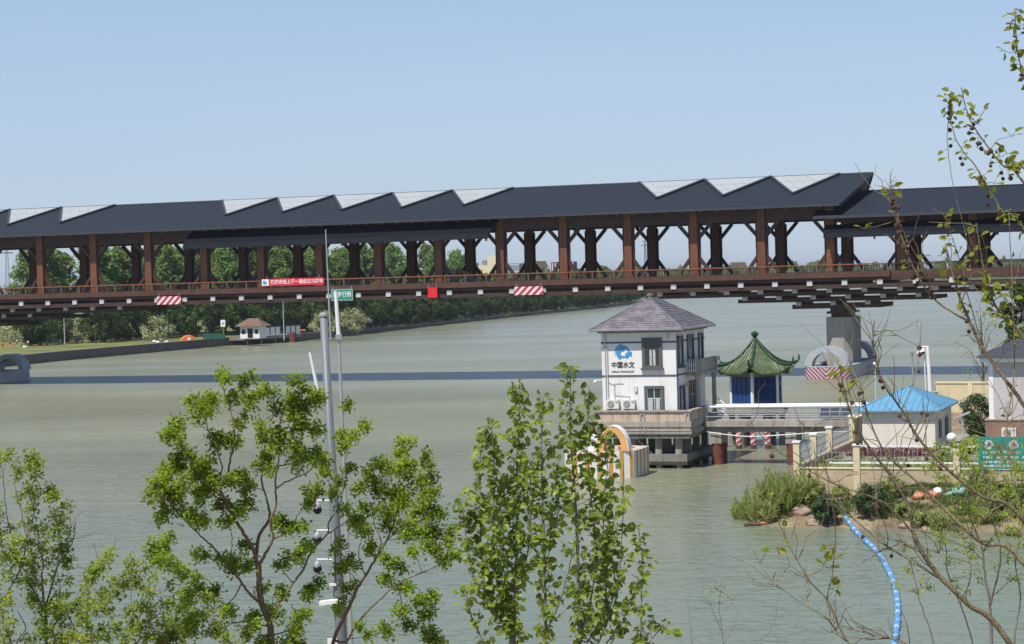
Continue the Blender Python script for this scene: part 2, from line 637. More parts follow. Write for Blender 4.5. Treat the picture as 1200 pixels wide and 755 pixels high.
mat('grass', (0.07, 0.13, 0.022), 0.9, 0.4, .6, col2=(0.11, 0.16, 0.03), trans=.25)
mat('paving', (0.3, 0.28, 0.25), 0.9, 0.15, .6)
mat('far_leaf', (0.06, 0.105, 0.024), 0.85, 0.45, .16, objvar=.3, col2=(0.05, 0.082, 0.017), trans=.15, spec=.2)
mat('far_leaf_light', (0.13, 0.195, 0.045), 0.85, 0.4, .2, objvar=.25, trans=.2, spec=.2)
mat('blossom', (0.2, 0.25, 0.09), 0.85, 0.5, .6, col2=(0.38, 0.38, 0.21), spec=.2)
mat('far_wood', (0.07, 0.055, 0.04), 0.9, 0.3, 1)
mat('lime_wash', (0.6, 0.58, 0.52), 0.9, 0.1, 1)
mat('hill_leaf', (0.05, 0.075, 0.022), 0.9, 0.4, .03, col2=(0.085, 0.11, 0.03), spec=.1)
mat('bark', (0.2, 0.135, 0.085), 0.9, 0.35, 6, bump=.5)
mat('bark_grey', (0.17, 0.14, 0.12), 0.9, 0.3, 6, bump=.5)
mat('bark_olive', (0.15, 0.12, 0.07), 0.8, 0.4, 9, bump=.4, col2=(0.2, 0.17, 0.09))
mat('twig_dark', (0.07, 0.05, 0.045), 0.8, 0.3, 9)
mat('leaf_green', (0.155, 0.25, 0.016), 0.5, 0.45, 1.6, col2=(0.26, 0.37, 0.03), trans=.52, spec=.35)
mat('leaf_yellow', (0.22, 0.34, 0.05), 0.5, 0.4, 1.6, col2=(0.31, 0.38, 0.06), trans=.5, spec=.3)
mat('leaf_poplar', (0.11, 0.2, 0.022), 0.42, 0.5, 2.2, col2=(0.28, 0.36, 0.06), trans=.52, spec=.45)
mat('leaf_plane', (0.15, 0.21, 0.02), 0.5, 0.45, 7, col2=(0.25, 0.27, 0.03), trans=.5, spec=.3)
mat('leaf_bush', (0.032, 0.068, 0.014), 0.6, 0.5, 3, col2=(0.05, 0.09, 0.02), trans=.2)
mat('leaf_reed', (0.24, 0.31, 0.07), 0.6, 0.4, 2, col2=(0.3, 0.34, 0.1), trans=.5)
mat('twig_dry', (0.27, 0.2, 0.12), 0.9, 0.4, 2)
mat('seed_brown', (0.1, 0.05, 0.03), 0.9, 0.4, 60, bump=.5)
mat('skin', (0.45, 0.27, 0.19), 0.6, 0.05, 3)
mat('cloth_orange', (0.75, 0.16, 0.03), 0.8, 0.1, 3)
mat('cloth_yellow', (0.7, 0.75, 0.05), 0.8, 0.1, 3)
mat('cloth_navy', (0.03, 0.04, 0.09), 0.8, 0.1, 3)
mat('far_cream', (0.66, 0.58, 0.4), 0.9, 0.06, .1)
mat('far_glass', (0.2, 0.23, 0.25), 0.4, 0.1, .2)
mat('far_burgundy', (0.12, 0.03, 0.06), 0.7, 0.1, .2)
mat('far_white', (0.6, 0.58, 0.55), 0.9, 0.08, .2)
mat('hair_dark', (0.015, 0.012, 0.01), 0.6, 0.1, 5)
mat('brown_roof', (0.16, 0.1, 0.065), 0.85, 0.25, 1, bump=.4, wave=('Y', 2))
mat('green_net', (0.01, 0.09, 0.05), 0.8, 0.2, 2)
mat('yellow_machine', (0.45, 0.26, 0.06), 0.6, 0.2, 2)
mat('machine_grey', (0.3, 0.29, 0.29), 0.6, 0.15, 2)
# ================================================================== COVERED BRIDGE
ANG = R(19.277)
BAY = 10.2404
BW = 13.726
B_RZ = -ANG
B_O = Vector((47.0, 300.0, 0))
bx = Vector((math.cos(ANG), -math.sin(ANG), 0))
by = Vector((math.sin(ANG), math.cos(ANG), 0))

def to_local(p):
    d = Vector(p) - B_O
    return Vector((d.dot(bx), d.dot(by), p[2]))

def bl(x, y, ly):                      # photo pixel -> bridge coordinates on the upright plane y = ly
    d = ray(x, y)
    o = Vector((0, 0, EYE))
    t = (ly - (o - B_O).dot(by)) / d.dot(by)
    return to_local(o + d * t)

def bplane(x, y, p0, nrm):             # photo pixel -> bridge coordinates on a sloping plane
    d = ray(x, y)
    o = to_local(Vector((0, 0, EYE)))
    dl = Vector((d.dot(bx), d.dot(by), d.z))
    return o + dl * ((Vector(p0) - o).dot(nrm) / dl.dot(nrm))

bridge = thing('covered_bridge', 'long roofed footbridge of dark brown timber and slate crossing the whole river', 'bridge', B_O, B_RZ)
EV_Y, EV_Z, RG_Y, RG_Z = -3.0, 25.3, BW / 2, 30.0
nS = Vector((0, -(RG_Z - EV_Z), RG_Y - EV_Y)).normalized()
pS = (0, EV_Y, EV_Z)
e_end = bplane(983.5, 239, pS, nS)
r_end = bplane(1022.4, 203.6, pS, nS)
XE, XR = e_end.x, r_end.x
XL = -BAY * 17.2
XRR = 46.0
# main roof: two slopes
BE_Y = BW - EV_Y
rm = MB()
rm.slab([(XL, EV_Y, EV_Z), (XE, EV_Y, EV_Z), (XR, RG_Y, RG_Z), (XL, RG_Y, RG_Z)], 0.34)
rm.slab([(XL, RG_Y + .004, RG_Z), (XR, RG_Y + .004, RG_Z), (XE, BE_Y, EV_Z), (XL, BE_Y, EV_Z)], 0.34)
roof = rm.build('main_roof', 'roof_slate', bridge)
ed = MB()
ed.beam((XL, EV_Y - .06, EV_Z - .12), (XE, EV_Y - .06, EV_Z - .12), .14, .34)
ed.beam((XE + .05, EV_Y, EV_Z - .1), (XR + .05, RG_Y, RG_Z - .1), .14, .46)
ed.beam((XE + .05, BE_Y, EV_Z - .1), (XR + .05, RG_Y + .02, RG_Z - .1), .14, .46)
ed.beam((XL, RG_Y, RG_Z + .08), (XR, RG_Y, RG_Z + .08), .4, .12)
ed.build('roof_edge', 'roof_edge', roof)
# gable boarding under the verge
gb = MB()
gb.slab([(XE - .35, EV_Y + .6, EV_Z - .1), (XR - .35, RG_Y, RG_Z - .45), (XE - .35, BE_Y - .6, EV_Z - .1)], .2)
gb.build('gable_board', 'timber_dark', roof)
# triangular glazed skylights in the front slope
tri = [((-63, 249), (-52, 267), (13, 246)), ((12.9, 246), (9.3, 264.7), (73.3, 243.6)), ((73.3, 243.6), (70.8, 262.2), (137, 240)),
       ((262.5, 234), (265, 253.3), (327, 231.3)), ((327, 231.3), (331.5, 250), (393.8, 227.6)), ((393.8, 227.6), (401, 247.2), (462.4, 224.7)),
       ((462.4, 224.7), (470.6, 244.7), (531.8, 222.2)), ((532, 222.2), (543.6, 241.9), (603.7, 218.6)),
       ((750, 213.3), (769.7, 233.6), (826.2, 210.8)), ((826.2, 210.8), (847.2, 230.8), (903.7, 207.6)), ((903.7, 207.6), (928.8, 228.3), (984.2, 204.4))]
for A_, B_, C_ in tri:
    P_ = [bplane(*q, pS, nS) for q in (A_, B_, C_)]
    P_[0].y = min(P_[0].y, RG_Y - .1)
    P_[2].y = min(P_[2].y, RG_Y - .1)
    for q in (P_[0], P_[2]):
        q.y = RG_Y - .12
        q.z = RG_Z - .12 * (RG_Z - EV_Z) / (RG_Y - EV_Y)
    g = MB()
    g.slab([q + nS * .14 for q in P_], .12)
    sk = g.build('skylight', 'skylight_glass', roof)
    fb = MB()
    ups = [q + nS * .2 for q in P_]
    for i in (0, 1):
        fb.beam(ups[i], ups[i + 1], .34, .26, nS)
    fo = fb.build('skylight_kerb', 'roof_edge', bridge)
    fo.parent = roof
    gl = MB()
    for k in range(1, 6):
        t = k / 6
        a_ = ups[0].lerp(ups[2], t)
        b_ = ups[0].lerp(ups[1], t / .45) if t < .45 else ups[1].lerp(ups[2], (t - .45) / .55)
        b2 = ups[1].lerp(ups[2], t)
        gl.beam(a_ - nS * .05, b2 - nS * .05, .05, .05, nS)
    for k in (1, 2):
        t = k / 3
        gl.beam(ups[0].lerp(ups[1], t) - nS * .06, ups[2].lerp(ups[1], t) - nS * .06, .05, .05, nS)
    gl.build('glazing_bar', 'skylight_bar', sk)

# right-hand lower roof
RE_Y, RE_Z, RR_Z = -2.8, 23.55, 27.35
nR = Vector((0, -(RR_Z - RE_Z), RG_Y - RE_Y)).normalized()
X0R = -2.0
rr = MB()
rr.slab([(X0R, RE_Y, RE_Z), (XRR, RE_Y, RE_Z), (XRR, RG_Y, RR_Z), (X0R, RG_Y, RR_Z)], .3)
rr.slab([(X0R, RG_Y + .004, RR_Z), (XRR, RG_Y + .004, RR_Z), (XRR, BW - RE_Y, RE_Z), (X0R, BW - RE_Y, RE_Z)], .3)
lroof = rr.build('lower_roof', 'roof_slate', bridge)
e2 = MB()
e2.beam((X0R, RE_Y - .06, RE_Z - .14), (XRR, RE_Y - .06, RE_Z - .14), .14, .4)
e2.beam((X0R, RG_Y, RR_Z + .06), (XRR, RG_Y, RR_Z + .06), .4, .12)
e2.build('roof_edge', 'roof_edge', lroof)

# hanging awnings on the river side
def awning(xa, xb, ytop, ztop, ybot, zbot, lip):
    a = MB()
    a.slab([(xa, ybot, zbot), (xb, ybot, zbot), (xb + .8, ytop, ztop), (xa - .2, ytop, ztop)], .16)
    aw = a.build('awning', 'awning_sheet', bridge)
    l_ = MB()
    l_.box(xa, xb, ybot - .12, ybot - .02, zbot - lip, zbot + .06)
    l_.build('awning_lip', 'lip_dark', aw)
    n = int((xb - xa) / 3.41)
    for i in range(n + 1):
        s_ = MB()
        x = xa + .4 + i * (xb - xa - .8) / n
        s_.beam((x, ytop, ztop - .35), (x, ybot + .2, zbot - .3), .16, .3)
        s_.box(x - .12, x + .12, ybot + .02, ybot + .26, zbot - lip - .35, zbot - .3)
        s_.build('awning_bracket', 'timber_dark', aw)
awL, awR = bl(215, 289, -3.5), bl(572, 279.5, -3.5)
awning(awL.x, awR.x, -.75, 24.9, -3.5, awR.z + .75, .8)
awning(bl(965, 277, -3.3).x, XRR - 4, -.75, 22.35, -3.3, 21.0, .62)

# timber frames: columns, braces, beams
cm = MB().box(-.58, .58, -.6, .6, 15.35, 25.25)
cm.box(-.66, .66, -.68, .68, 15.34, 15.9)
cm.box(-.64, .64, -.66, .66, 23.0, 23.22)
cm2 = MB().box(-.58, .58, -.6, .6, 15.35, 23.6)
cm2.box(-.66, .66, -.68, .68, 15.34, 15.9)
tb = MB()
kb = MB()
def brace_mb(s, y, top):
    b = MB()
    if top == 1:
        b.beam((s * .6, y, 21.0), (s * 2.6, y, 23.3), .5, .5, (0, 1, 0))
        b.beam((s * .69, y, 15.95), (s * .69, y, 23.0), .5, .24, (0, 1, 0))
    elif top == 2:
        b.beam((s * .5, y, 19.2), (s * 2.5, y, 21.2), .42, .46, (0, 1, 0))
    else:
        b.beam((s * .6, y, 18.2), (s * 2.5, y, 15.6), .5, .48, (0, 1, 0))
    return b
proto_col = None
cols = {}
def column(k, y, low):
    key = low
    x = -BAY * k
    if key not in cols:
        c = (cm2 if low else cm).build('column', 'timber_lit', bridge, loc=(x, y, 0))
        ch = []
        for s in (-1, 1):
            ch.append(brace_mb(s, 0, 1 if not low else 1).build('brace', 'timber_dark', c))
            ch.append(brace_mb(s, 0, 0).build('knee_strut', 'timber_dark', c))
        if low:
            for q in ch[::2]:
                q.location.z = -1.65
        cols[key] = (c, ch)
        return c
    c0, ch = cols[key]
    c = copy_part(c0, bridge, (x, y, 0))
    for q in ch:
        qq = q.copy()
        COL.objects.link(qq)
        qq.parent = c
    return c
for k in range(0, 17):
    for y in (0, BW):
        column(k, y, False)
for k in (-1, -2, -3, -4):
    for y in (0, BW):
        column(k, y, True)
for y in (0, BW):
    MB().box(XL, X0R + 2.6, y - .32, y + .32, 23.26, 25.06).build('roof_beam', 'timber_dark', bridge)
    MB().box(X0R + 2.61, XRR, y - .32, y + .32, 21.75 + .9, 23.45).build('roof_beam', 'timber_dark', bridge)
# infill boards under the far eaves and a ridge purlin, with a few gaps that let the sky through
inf = MB()
rr_ = random.Random(3)
for k in range(0, 17):
    for h in (0, 1):
        xa = -BAY * k - h * BAY / 2
        inf.box(xa - BAY / 2 + rr_.choice((.3, .3, 1.8, 2.6)), xa - .25, BW - .2, BW + .1, 25.07, 26.4)
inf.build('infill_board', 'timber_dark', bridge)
pu = MB()
for y, z in ((3.4, 27.7), (RG_Y, 29.1), (BW - 3.4, 27.7)):
    pu.box(XL, XE, y - .2, y + .2, z - .5, z)
pu.build('purlin', 'timber_dark', bridge)
raf = MB()
raf.beam((0, EV_Y + .25, EV_Z - .43), (0, RG_Y, RG_Z - .6), .22, .3)
raf.beam((0, BE_Y - .25, EV_Z - .43), (0, RG_Y, RG_Z - .6), .22, .3)
raf0 = raf.build('rafter', 'timber_lit', bridge, loc=(-1, 0, 0))
for i in range(1, 68):
    copy_part(raf0, bridge, (-1 - i * BAY / 4, 0, 0))
cb = MB().box(-.25, .25, .6, BW - .6, 23.3, 24.4)
cb0 = cb.build('cross_beam', 'timber_dark', bridge, loc=(0, 0, 0))
for k in range(1, 17):
    copy_part(cb0, bridge, (-BAY * k, 0, 0))

# deck
xD = bl(1041.5, 318, -2.1).x
dk = MB().box(XL, xD, -2.2, BW + 2.2, 14.98, 15.34)
dk.box(xD + .003, XRR, -1.1, BW + 1.6, 14.98, 15.34)
dk.build('deck', 'deck_edge', bridge)
de = MB().box(XL, xD, -2.36, -2.2, 14.62, 15.4)
de.box(xD + .003, XRR, -1.26, -1.1, 14.62, 15.4)
de.box(xD + .003, xD + .16, -2.36, -1.27, 14.62, 15.4)
de.build('deck_fascia', 'deck_edge', bridge)
POST = {}
def railing(xa, xb, y, back=False):
    r = MB().box(xa, xb, y - .12, y + .12, 16.42, 16.58)
    rl = r.build('handrail', 'timber_rail', bridge)
    n = int((xb - xa) / 3.41)
    for i in range(n + 1):
        x = xa + .1 + i * (xb - xa - .2) / n
        if 'p' not in POST:
            POST['p'] = MB().box(-.09, .09, -.09, .09, 15.34, 16.42).build('railing_post', 'post_brown', rl, loc=(x, y, 0))
        elif not back:
            copy_part(POST['p'], rl, (x, y, 0))
    b = MB()
    b.box(xa, xb, y - .03, y + .03, 15.42, 15.5)
    b.box(xa, xb, y - .03, y + .03, 16.26, 16.34)
    n = int((xb - xa) / .4)
    for i in range(n):
        x = xa + .2 + i * .4
        b.box(x, x + .06, y - .025, y + .025, 15.5, 16.26)
    b.build('balusters', 'timber_dark', rl)
railing(XL, xD - .1, -2.1)
railing(xD + .2, XRR, -1.0)
railing(XL, XRR, BW + 1.9, True)

# stacked longitudinal beams and cross-beams with white ends
XPR, XPL = bl(982, 400, 2.6).x + .15, 0
XPL = -BAY * 14.2 - 5.4
def longbeams(xa, xb, y0, z0, z1, n=5):
    b = MB()
    for i in range(n):
        y = y0 + i * (BW - 2 * y0) / (n - 1)
        b.box(xa, xb, y - .3, y + .3, z0, z1)
    return b
longbeams(XL, XRR, -1.6, 14.1, 14.61).build('main_girder', 'timber_dark', bridge)
longbeams(XL, XRR, -1.6, 13.05, 13.65).build('main_girder', 'timber_dark', bridge)
MB().box(XL, xD - 3, 2.0, 2.3, 13.66, 14.09).build('girder_web', 'timber_dark', bridge)
EXT = {XPR: (28.5, 14.6, 6.7), XPL: (33.5, 19.0, 9.5)}
for xp in (XPR, XPL):
    E1, E2, E3 = EXT[xp]
    longbeams(xp - E1, min(xp + E1, XRR), -.5, 12.1, 12.65).build('corbel_beam', 'timber_dark', bridge)
    longbeams(xp - E2, xp + E2, .9, 11.15, 11.7).build('corbel_beam', 'timber_dark', bridge)
    longbeams(xp - E3, xp + E3, 2.2, 10.1, 10.75, 4).build('corbel_beam', 'timber_dark', bridge)
xA = bl(868, 334.6, -2.05).x
xB = bl(891, 342.7, -.95).x
cap = MB().box(-.4, .4, -.06, .3, -.38, .38)
cap0 = None
def cross(x, yf, zc, hz):
    global cap0
    MBc = MB().box(x - .33, x + .33, yf + .31, BW - yf - .3, zc - hz, zc + hz)
    if cap0 is None:
        cap0 = cap.build('beam_end_cap', 'cap_white', bridge, loc=(x, yf, zc))
    else:
        copy_part(cap0, bridge, (x, yf, zc))
    return MBc
HB = BAY / 2
cbm = MB()
def take(mb):
    o = len(cbm.v)
    cbm.v += mb.v
    cbm.f += [tuple(i + o for i in f) for f in mb.f]
for i in range(-6, 34):
    x = xA - i * HB
    if XL < x < XRR - 8:
        take(cross(x, -2.0, 13.875, .224))
for i in range(-7, 34):
    x = xB - i * HB
    for xp in (XPR, XPL):
        if abs(x - xp) < EXT[xp][0] - .1 and x < XRR - 8:
            take(cross(x, -.9, 12.85, .199))
        if abs(x - xp) < EXT[xp][2] - .2:
            take(cross(x, 1.8, 10.95, .199))
    x = xA - i * HB
    for xp in (XPR, XPL):
        if abs(x - xp) < EXT[xp][1] - .1:
            take(cross(x, .5, 11.9, .199))
cbm.build('cross_sleeper', 'timber_dark', bridge)

# piers
for xp in (XPR, XPL):
    oct_ = lambda a, b, c: [(-a, -b + c), (-a + c, -b), (a - c, -b), (a, -b + c), (a, b - c), (a - c, b), (-a + c, b), (-a, b - c)]
    p = MB()
    p.prism([(x + xp, y + BW / 2) for x, y in oct_(1.9, 4.9, 1.05)], -4, 8.75, 'z')
    pr = p.build('pier', 'pier_concrete', bridge)
    c = MB()
    c.prism([(x + xp, y + BW / 2) for x, y in oct_(1.1, 4.2, .2)], 8.76, 9.3, 'z')
    c.prism([(x + xp, y + BW / 2) for x, y in oct_(1.7, 4.7, .2)], 9.3, 9.62, 'z')
    c.prism([(x + xp, y + BW / 2) for x, y in oct_(1.1, 4.9, .2)], 9.62, 10.09, 'z')
    c.build('pier_cap', 'timber_dark', pr)

# ---- pier fenders
def fender(loc, rz, half, y0, y1, h, arch, m_body, m_face, label, group, z0=-.7, bow=1.7, name='pier_fender', arches=True):
    t = thing(name, label, 'fender', loc, rz, group)
    NB = 12
    front = [(-half * math.cos(math.pi * i / NB), y0 + bow * (1 - math.sin(math.pi * i / NB) ** .7)) for i in range(NB + 1)]
    back_ = [(half * math.cos(math.pi * i / NB), y1 - bow * (1 - math.sin(math.pi * i / NB) ** .7)) for i in range(NB + 1)]
    outer = front + back_
    ym = (y0 + y1) / 2
    kx, ky = (half - .85) / half, 1 - .85 / ((y1 - y0) / 2)
    inner = [(x * kx, ym + (y - ym) * ky) for x, y in outer]
    n = len(outer)
    b = MB()
    b.add([(x, y, z0) for x, y in outer] + [(x, y, h) for x, y in outer] + [(x, y, z0) for x, y in inner] + [(x, y, h) for x, y in inner],
          [f for i in range(n) for j in ((i + 1) % n,) for f in ((i, j, j + n, i + n), (i + 2 * n, i + 3 * n, j + 3 * n, j + 2 * n), (i + n, j + n, j + 3 * n, i + 3 * n))])
    b.build('floating_ring', m_body, t)
    rm_ = MB()
    up_ = [(x * 1.012, ym + (y - ym) * 1.004) for x, y in outer]
    rm_.add([(x, y, h - .1) for x, y in up_] + [(x, y, h + .06) for x, y in up_], [(i, (i + 1) % n, (i + 1) % n + n, i + n) for i in range(n)])
    if m_face:
        p = MB()
        f2 = [(x * 1.004, y - .035) for x, y in front]
        p.add([(x, y, .1) for x, y in f2] + [(x, y, h - .12) for x, y in f2], [(i, i + 1, i + 2 + NB, i + 1 + NB) for i in range(NB)])
        p.build('warning_panel', m_face, t)
    if arches:
        for ya in (y0 + .6, y1 - 3.1):
            a = MB()
            N_ = 28
            o_, i_ = [], []
            for q in range(N_ + 1):
                th = math.pi * q / N_
                o_.append((-half * .985 * math.cos(th), h + .004 + arch * math.sin(th)))
                i_.append((-(half * .985 - 1.05) * math.cos(th), h + .004 + (arch - .85) * math.sin(th)))
            vs, fs = [], []
            for yy in (ya, ya + 2.5):
                vs += [(x, yy, z) for x, z in o_] + [(x, yy, z) for x, z in i_]
            M_ = N_ + 1
            for q in range(N_):
                fs += [(q, q + 1, q + 1 + M_, q + M_), (q + 2 * M_, q + 3 * M_, q + 1 + 3 * M_, q + 1 + 2 * M_),
                       (q, q + 2 * M_, q + 1 + 2 * M_, q + 1), (q + M_, q + 1 + M_, q + 1 + 3 * M_, q + 3 * M_)]
            fs += [(0, M_, 3 * M_, 2 * M_), (N_, N_ + 2 * M_, N_ + 3 * M_, N_ + M_)]
            a.add(vs, fs)
            a.build('arch', m_body, t)
    return t
def blw(x, y, z=0):
    return B_O + bx * x + by * y + Vector((0, 0, z))
fender(blw(XPR - .3, 0), B_RZ, 3.3, -6.5, 19.5, 1.95, 2.85, 'fender_grey', 'chevron',
       'grey floating fender with red and white chevrons around the right bridge pier', 'pier fenders of the covered bridge')
fender(blw(XPL - .3, 0), B_RZ, 3.3, -6.5, 19.5, 1.95, 2.85, 'fender_grey', 'chevron',
       'grey arched fender cut by the left edge of the photo, around the left bridge pier', 'pier fenders of the covered bridge')

# ---- signs and banners hung on the bridge
def hung(name, x, y, w_, h_, ly, material, label, cat, group=None):
    p = bl(x, y, ly)
    t = thing(name, label, cat, B_O + bx * p.x + by * ly + Vector((0, 0, p.z)), B_RZ, group)
    MB().box(-w_ / 2, w_ / 2, -.05, .05, -h_ / 2, h_ / 2).build('panel', material, t)
    f = MB()
    for s in (-1, 1):
        f.box(s * w_ * .42 - .04, s * w_ * .42 + .04, .05, .12, -h_ / 2 + .05, h_ / 2 + .5)
    f.build('hanger', 'steel', t)
    return t
hung('clearance_board', 198, 352.2, 4.4, 1.3, -2.52, 'diagonal', 'red and white diagonal striped board on the beam near the left end of the bridge', 'sign', 'striped boards on the bridge')
hung('clearance_board', 619.5, 340.8, 4.6, 1.3, -2.52, 'diagonal', 'red and white diagonal striped board on the beam above open water, mid bridge', 'sign', 'striped boards on the bridge')
t = hung('square_sign', 507, 343, 1.55, 1.6, -2.56, 'sign_red', 'plain bright red square board fixed to the bridge beam', 'sign')
MB().box(-.1, .1, -.075, -.052, -.05, .05).build('dot', 'bag_orange', t)
t = hung('name_sign', 401, 345.6, 3.75, 1.85, -2.56, 'sign_green', 'green sign with white Chinese characters hung on the bridge beam', 'sign')
MB().box(-1.82, 1.82, -.062, -.052, -.88, -.8).box(-1.82, 1.82, -.062, -.052, .8, .88).box(-1.82, -1.75, -.062, -.052, -.79, .79).box(1.75, 1.82, -.062, -.052, -.79, .79).build('border', 'cap_white', t)
text('lettering', '浦步行桥', 1.0, 'white_paint', t, (0, -.06, 0), 3.2, bold=.012)
t = hung('banner', 343, 330.4, 10.9, 1.15, -2.3, 'banner_red', 'long red cloth banner with white Chinese writing tied to the railing', 'banner')
MB().box(-5.4, -4.2, -.07, -.055, -.5, .5).build('emblem_patch', 'white_paint', t)
e_ = MB()
e_.prism([(-5.25, .1), (-5.0, .42), (-4.75, .1), (-4.62, .2), (-4.5, -.1), (-4.8, -.35), (-5.1, -.3)], -.085, -.072)
e_.build('emblem', 'logo_blue', t)
text('lettering', '热烈庆祝上海一建成立72周年', .74, 'white_paint', t, (.75, -.06, 0), 9.2, bold=.01)

# small service vehicle parked on the bridge deck
p = bl(539, 318, 9.0)
t = thing('service_truck', 'small grey-cabbed service truck with a yellow boom parked on the bridge deck', 'truck', B_O + bx * p.x + by * 9.0 + Vector((0, 0, 15.345)), B_RZ)
cabm = MB().prism([(-1.75, .55), (-.35, .55), (-.35, 2.2), (-1.45, 2.2), (-1.75, 1.3)], -.75, .75)
cabo = cabm.build('cab', 'machine_grey', t)
MB().box(-1.2, -.5, -.78, -.752, 1.3, 2.0).build('cab_window', 'window_glass', cabo)
MB().box(-.3, 1.9, -.75, .75, .55, .85).build('load_bed', 'machine_grey', t)
MB().beam((-.1, 0, 1.9), (1.9, 0, 1.35), .3, .35).beam((-.1, 0, .86), (-.1, 0, 1.9), .4, .4).build('boom', 'yellow_machine', t)
wm = MB()
w0 = None
for x in (-1.15, 1.2):
    for y in (-.62, .62):
        if w0 is None:
            w0 = MB().tube([(0, -.12, 0), (0, .12, 0)], .36, 14).build('wheel', 'black', t, loc=(x, y, .36))
        else:
            copy_part(w0, t, (x, y, .36))
# ================================================================== WATER AND FAR BANK
def water_mat():
    m = bpy.data.materials.new('river_water')
    m.use_nodes = True
    t = m.node_tree
    N, L = t.nodes, t.links
    b = N['Principled BSDF']
    b.inputs['Roughness'].default_value = 0.4
    b.inputs['IOR'].default_value = 1.333
    tc = N.new('ShaderNodeTexCoord')
    mp = N.new('ShaderNodeMapping')
    mp.inputs['Scale'].default_value = (.012, .03, 1)
    L.new(tc.outputs['Object'], mp.inputs[0])
    n1 = N.new('ShaderNodeTexNoise')
    n1.inputs['Scale'].default_value = 1
    n1.inputs['Detail'].default_value = 6
    L.new(mp.outputs[0], n1.inputs['Vector'])
    rp = N.new('ShaderNodeValToRGB')
    rp.color_ramp.elements[0].position, rp.color_ramp.elements[1].position = .35, .7
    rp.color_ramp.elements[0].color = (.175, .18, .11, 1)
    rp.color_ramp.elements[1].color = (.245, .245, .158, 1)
    L.new(n1.outputs['Fac'], rp.inputs[0])
    # sky reflection painted into the inshore colour as bluer green; silty main current beyond
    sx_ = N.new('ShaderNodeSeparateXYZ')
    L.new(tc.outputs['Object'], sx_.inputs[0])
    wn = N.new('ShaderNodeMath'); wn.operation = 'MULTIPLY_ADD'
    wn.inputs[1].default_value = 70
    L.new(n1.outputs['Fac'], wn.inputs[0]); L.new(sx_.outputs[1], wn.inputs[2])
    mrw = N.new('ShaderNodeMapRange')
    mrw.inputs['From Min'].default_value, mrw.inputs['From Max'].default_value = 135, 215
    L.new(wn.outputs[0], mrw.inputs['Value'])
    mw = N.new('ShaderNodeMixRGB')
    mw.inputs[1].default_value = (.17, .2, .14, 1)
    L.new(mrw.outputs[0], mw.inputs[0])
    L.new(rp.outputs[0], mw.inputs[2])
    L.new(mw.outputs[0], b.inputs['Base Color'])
    rr5 = N.new('ShaderNodeValToRGB')        # sheltered inshore water, a wind lane mid-river, calmer reach beyond
    mr5 = N.new('ShaderNodeMapRange')
    mr5.inputs['From Min'].default_value, mr5.inputs['From Max'].default_value = 100, 800
    L.new(wn.outputs[0], mr5.inputs['Value'])
    L.new(mr5.outputs[0], rr5.inputs[0])
    rr5.color_ramp.elements[0].position, rr5.color_ramp.elements[1].position = .08, .75
    rr5.color_ramp.elements[0].color = (.2, .2, .2, 1)
    rr5.color_ramp.elements[1].color = (.24, .24, .24, 1)
    for ps_, vl_ in ((.22, .31), (.42, .31)):
        el_ = rr5.color_ramp.elements.new(ps_)
        el_.color = (vl_, vl_, vl_, 1)
    L.new(rr5.outputs[0], b.inputs['Roughness'])
    hs = []
    for sx, sy, amp in ((.7, 1.0, .55), (2.4, 3.4, .2), (.12, .22, 1.3), (5.5, 7.5, .08)):
        mp2 = N.new('ShaderNodeMapping')
        mp2.inputs['Scale'].default_value = (sx, sy, 1)
        mp2.inputs['Rotation'].default_value = (0, 0, .25)
        L.new(tc.outputs['Object'], mp2.inputs[0])
        n2 = N.new('ShaderNodeTexNoise')
        n2.inputs['Scale'].default_value = 1
        n2.inputs['Detail'].default_value = 3
        L.new(mp2.outputs[0], n2.inputs['Vector'])
        mu = N.new('ShaderNodeMath')
        mu.operation = 'MULTIPLY'
        mu.inputs[1].default_value = amp
        L.new(n2.outputs['Fac'], mu.inputs[0])
        hs.append(mu.outputs[0])
    a1 = N.new('ShaderNodeMath'); a1.operation = 'ADD'
    L.new(hs[0], a1.inputs[0]); L.new(hs[1], a1.inputs[1])
    a2 = N.new('ShaderNodeMath'); a2.operation = 'ADD'
    L.new(a1.outputs[0], a2.inputs[0]); L.new(hs[2], a2.inputs[1])
    bp = N.new('ShaderNodeBump')
    mp5 = N.new('ShaderNodeMapping')
    mp5.inputs['Scale'].default_value = (.011, .032, 1)
    mp5.inputs['Rotation'].default_value = (0, 0, -.2)
    L.new(tc.outputs['Object'], mp5.inputs[0])
    n5 = N.new('ShaderNodeTexNoise')
    n5.inputs['Scale'].default_value = 1
    n5.inputs['Detail'].default_value = 5
    L.new(mp5.outputs[0], n5.inputs['Vector'])
    r5 = N.new('ShaderNodeMapRange')
    r5.inputs['From Min'].default_value, r5.inputs['From Max'].default_value = .36, .62
    r5.inputs['To Min'].default_value, r5.inputs['To Max'].default_value = .3, 1.0
    L.new(n5.outputs['Fac'], r5.inputs['Value'])
    L.new(r5.outputs[0], bp.inputs['Strength'])
    bp.inputs['Distance'].default_value = .33
    a3 = N.new('ShaderNodeMath'); a3.operation = 'ADD'
    L.new(a2.outputs[0], a3.inputs[0]); L.new(hs[3], a3.inputs[1])
    L.new(a3.outputs[0], bp.inputs['Height'])
    # small wavelets: real slopes at every distance
    def vm(op, p_, q_):
        n_ = N.new('ShaderNodeVectorMath')
        n_.operation = op
        for k_, v_ in enumerate((p_, q_)):
            if v_ is None:
                continue
            if isinstance(v_, tuple):
                n_.inputs[k_].default_value = v_
            else:
                L.new(v_, n_.inputs[k_])
        return n_.outputs[0]
    nrm = bp.outputs[0]
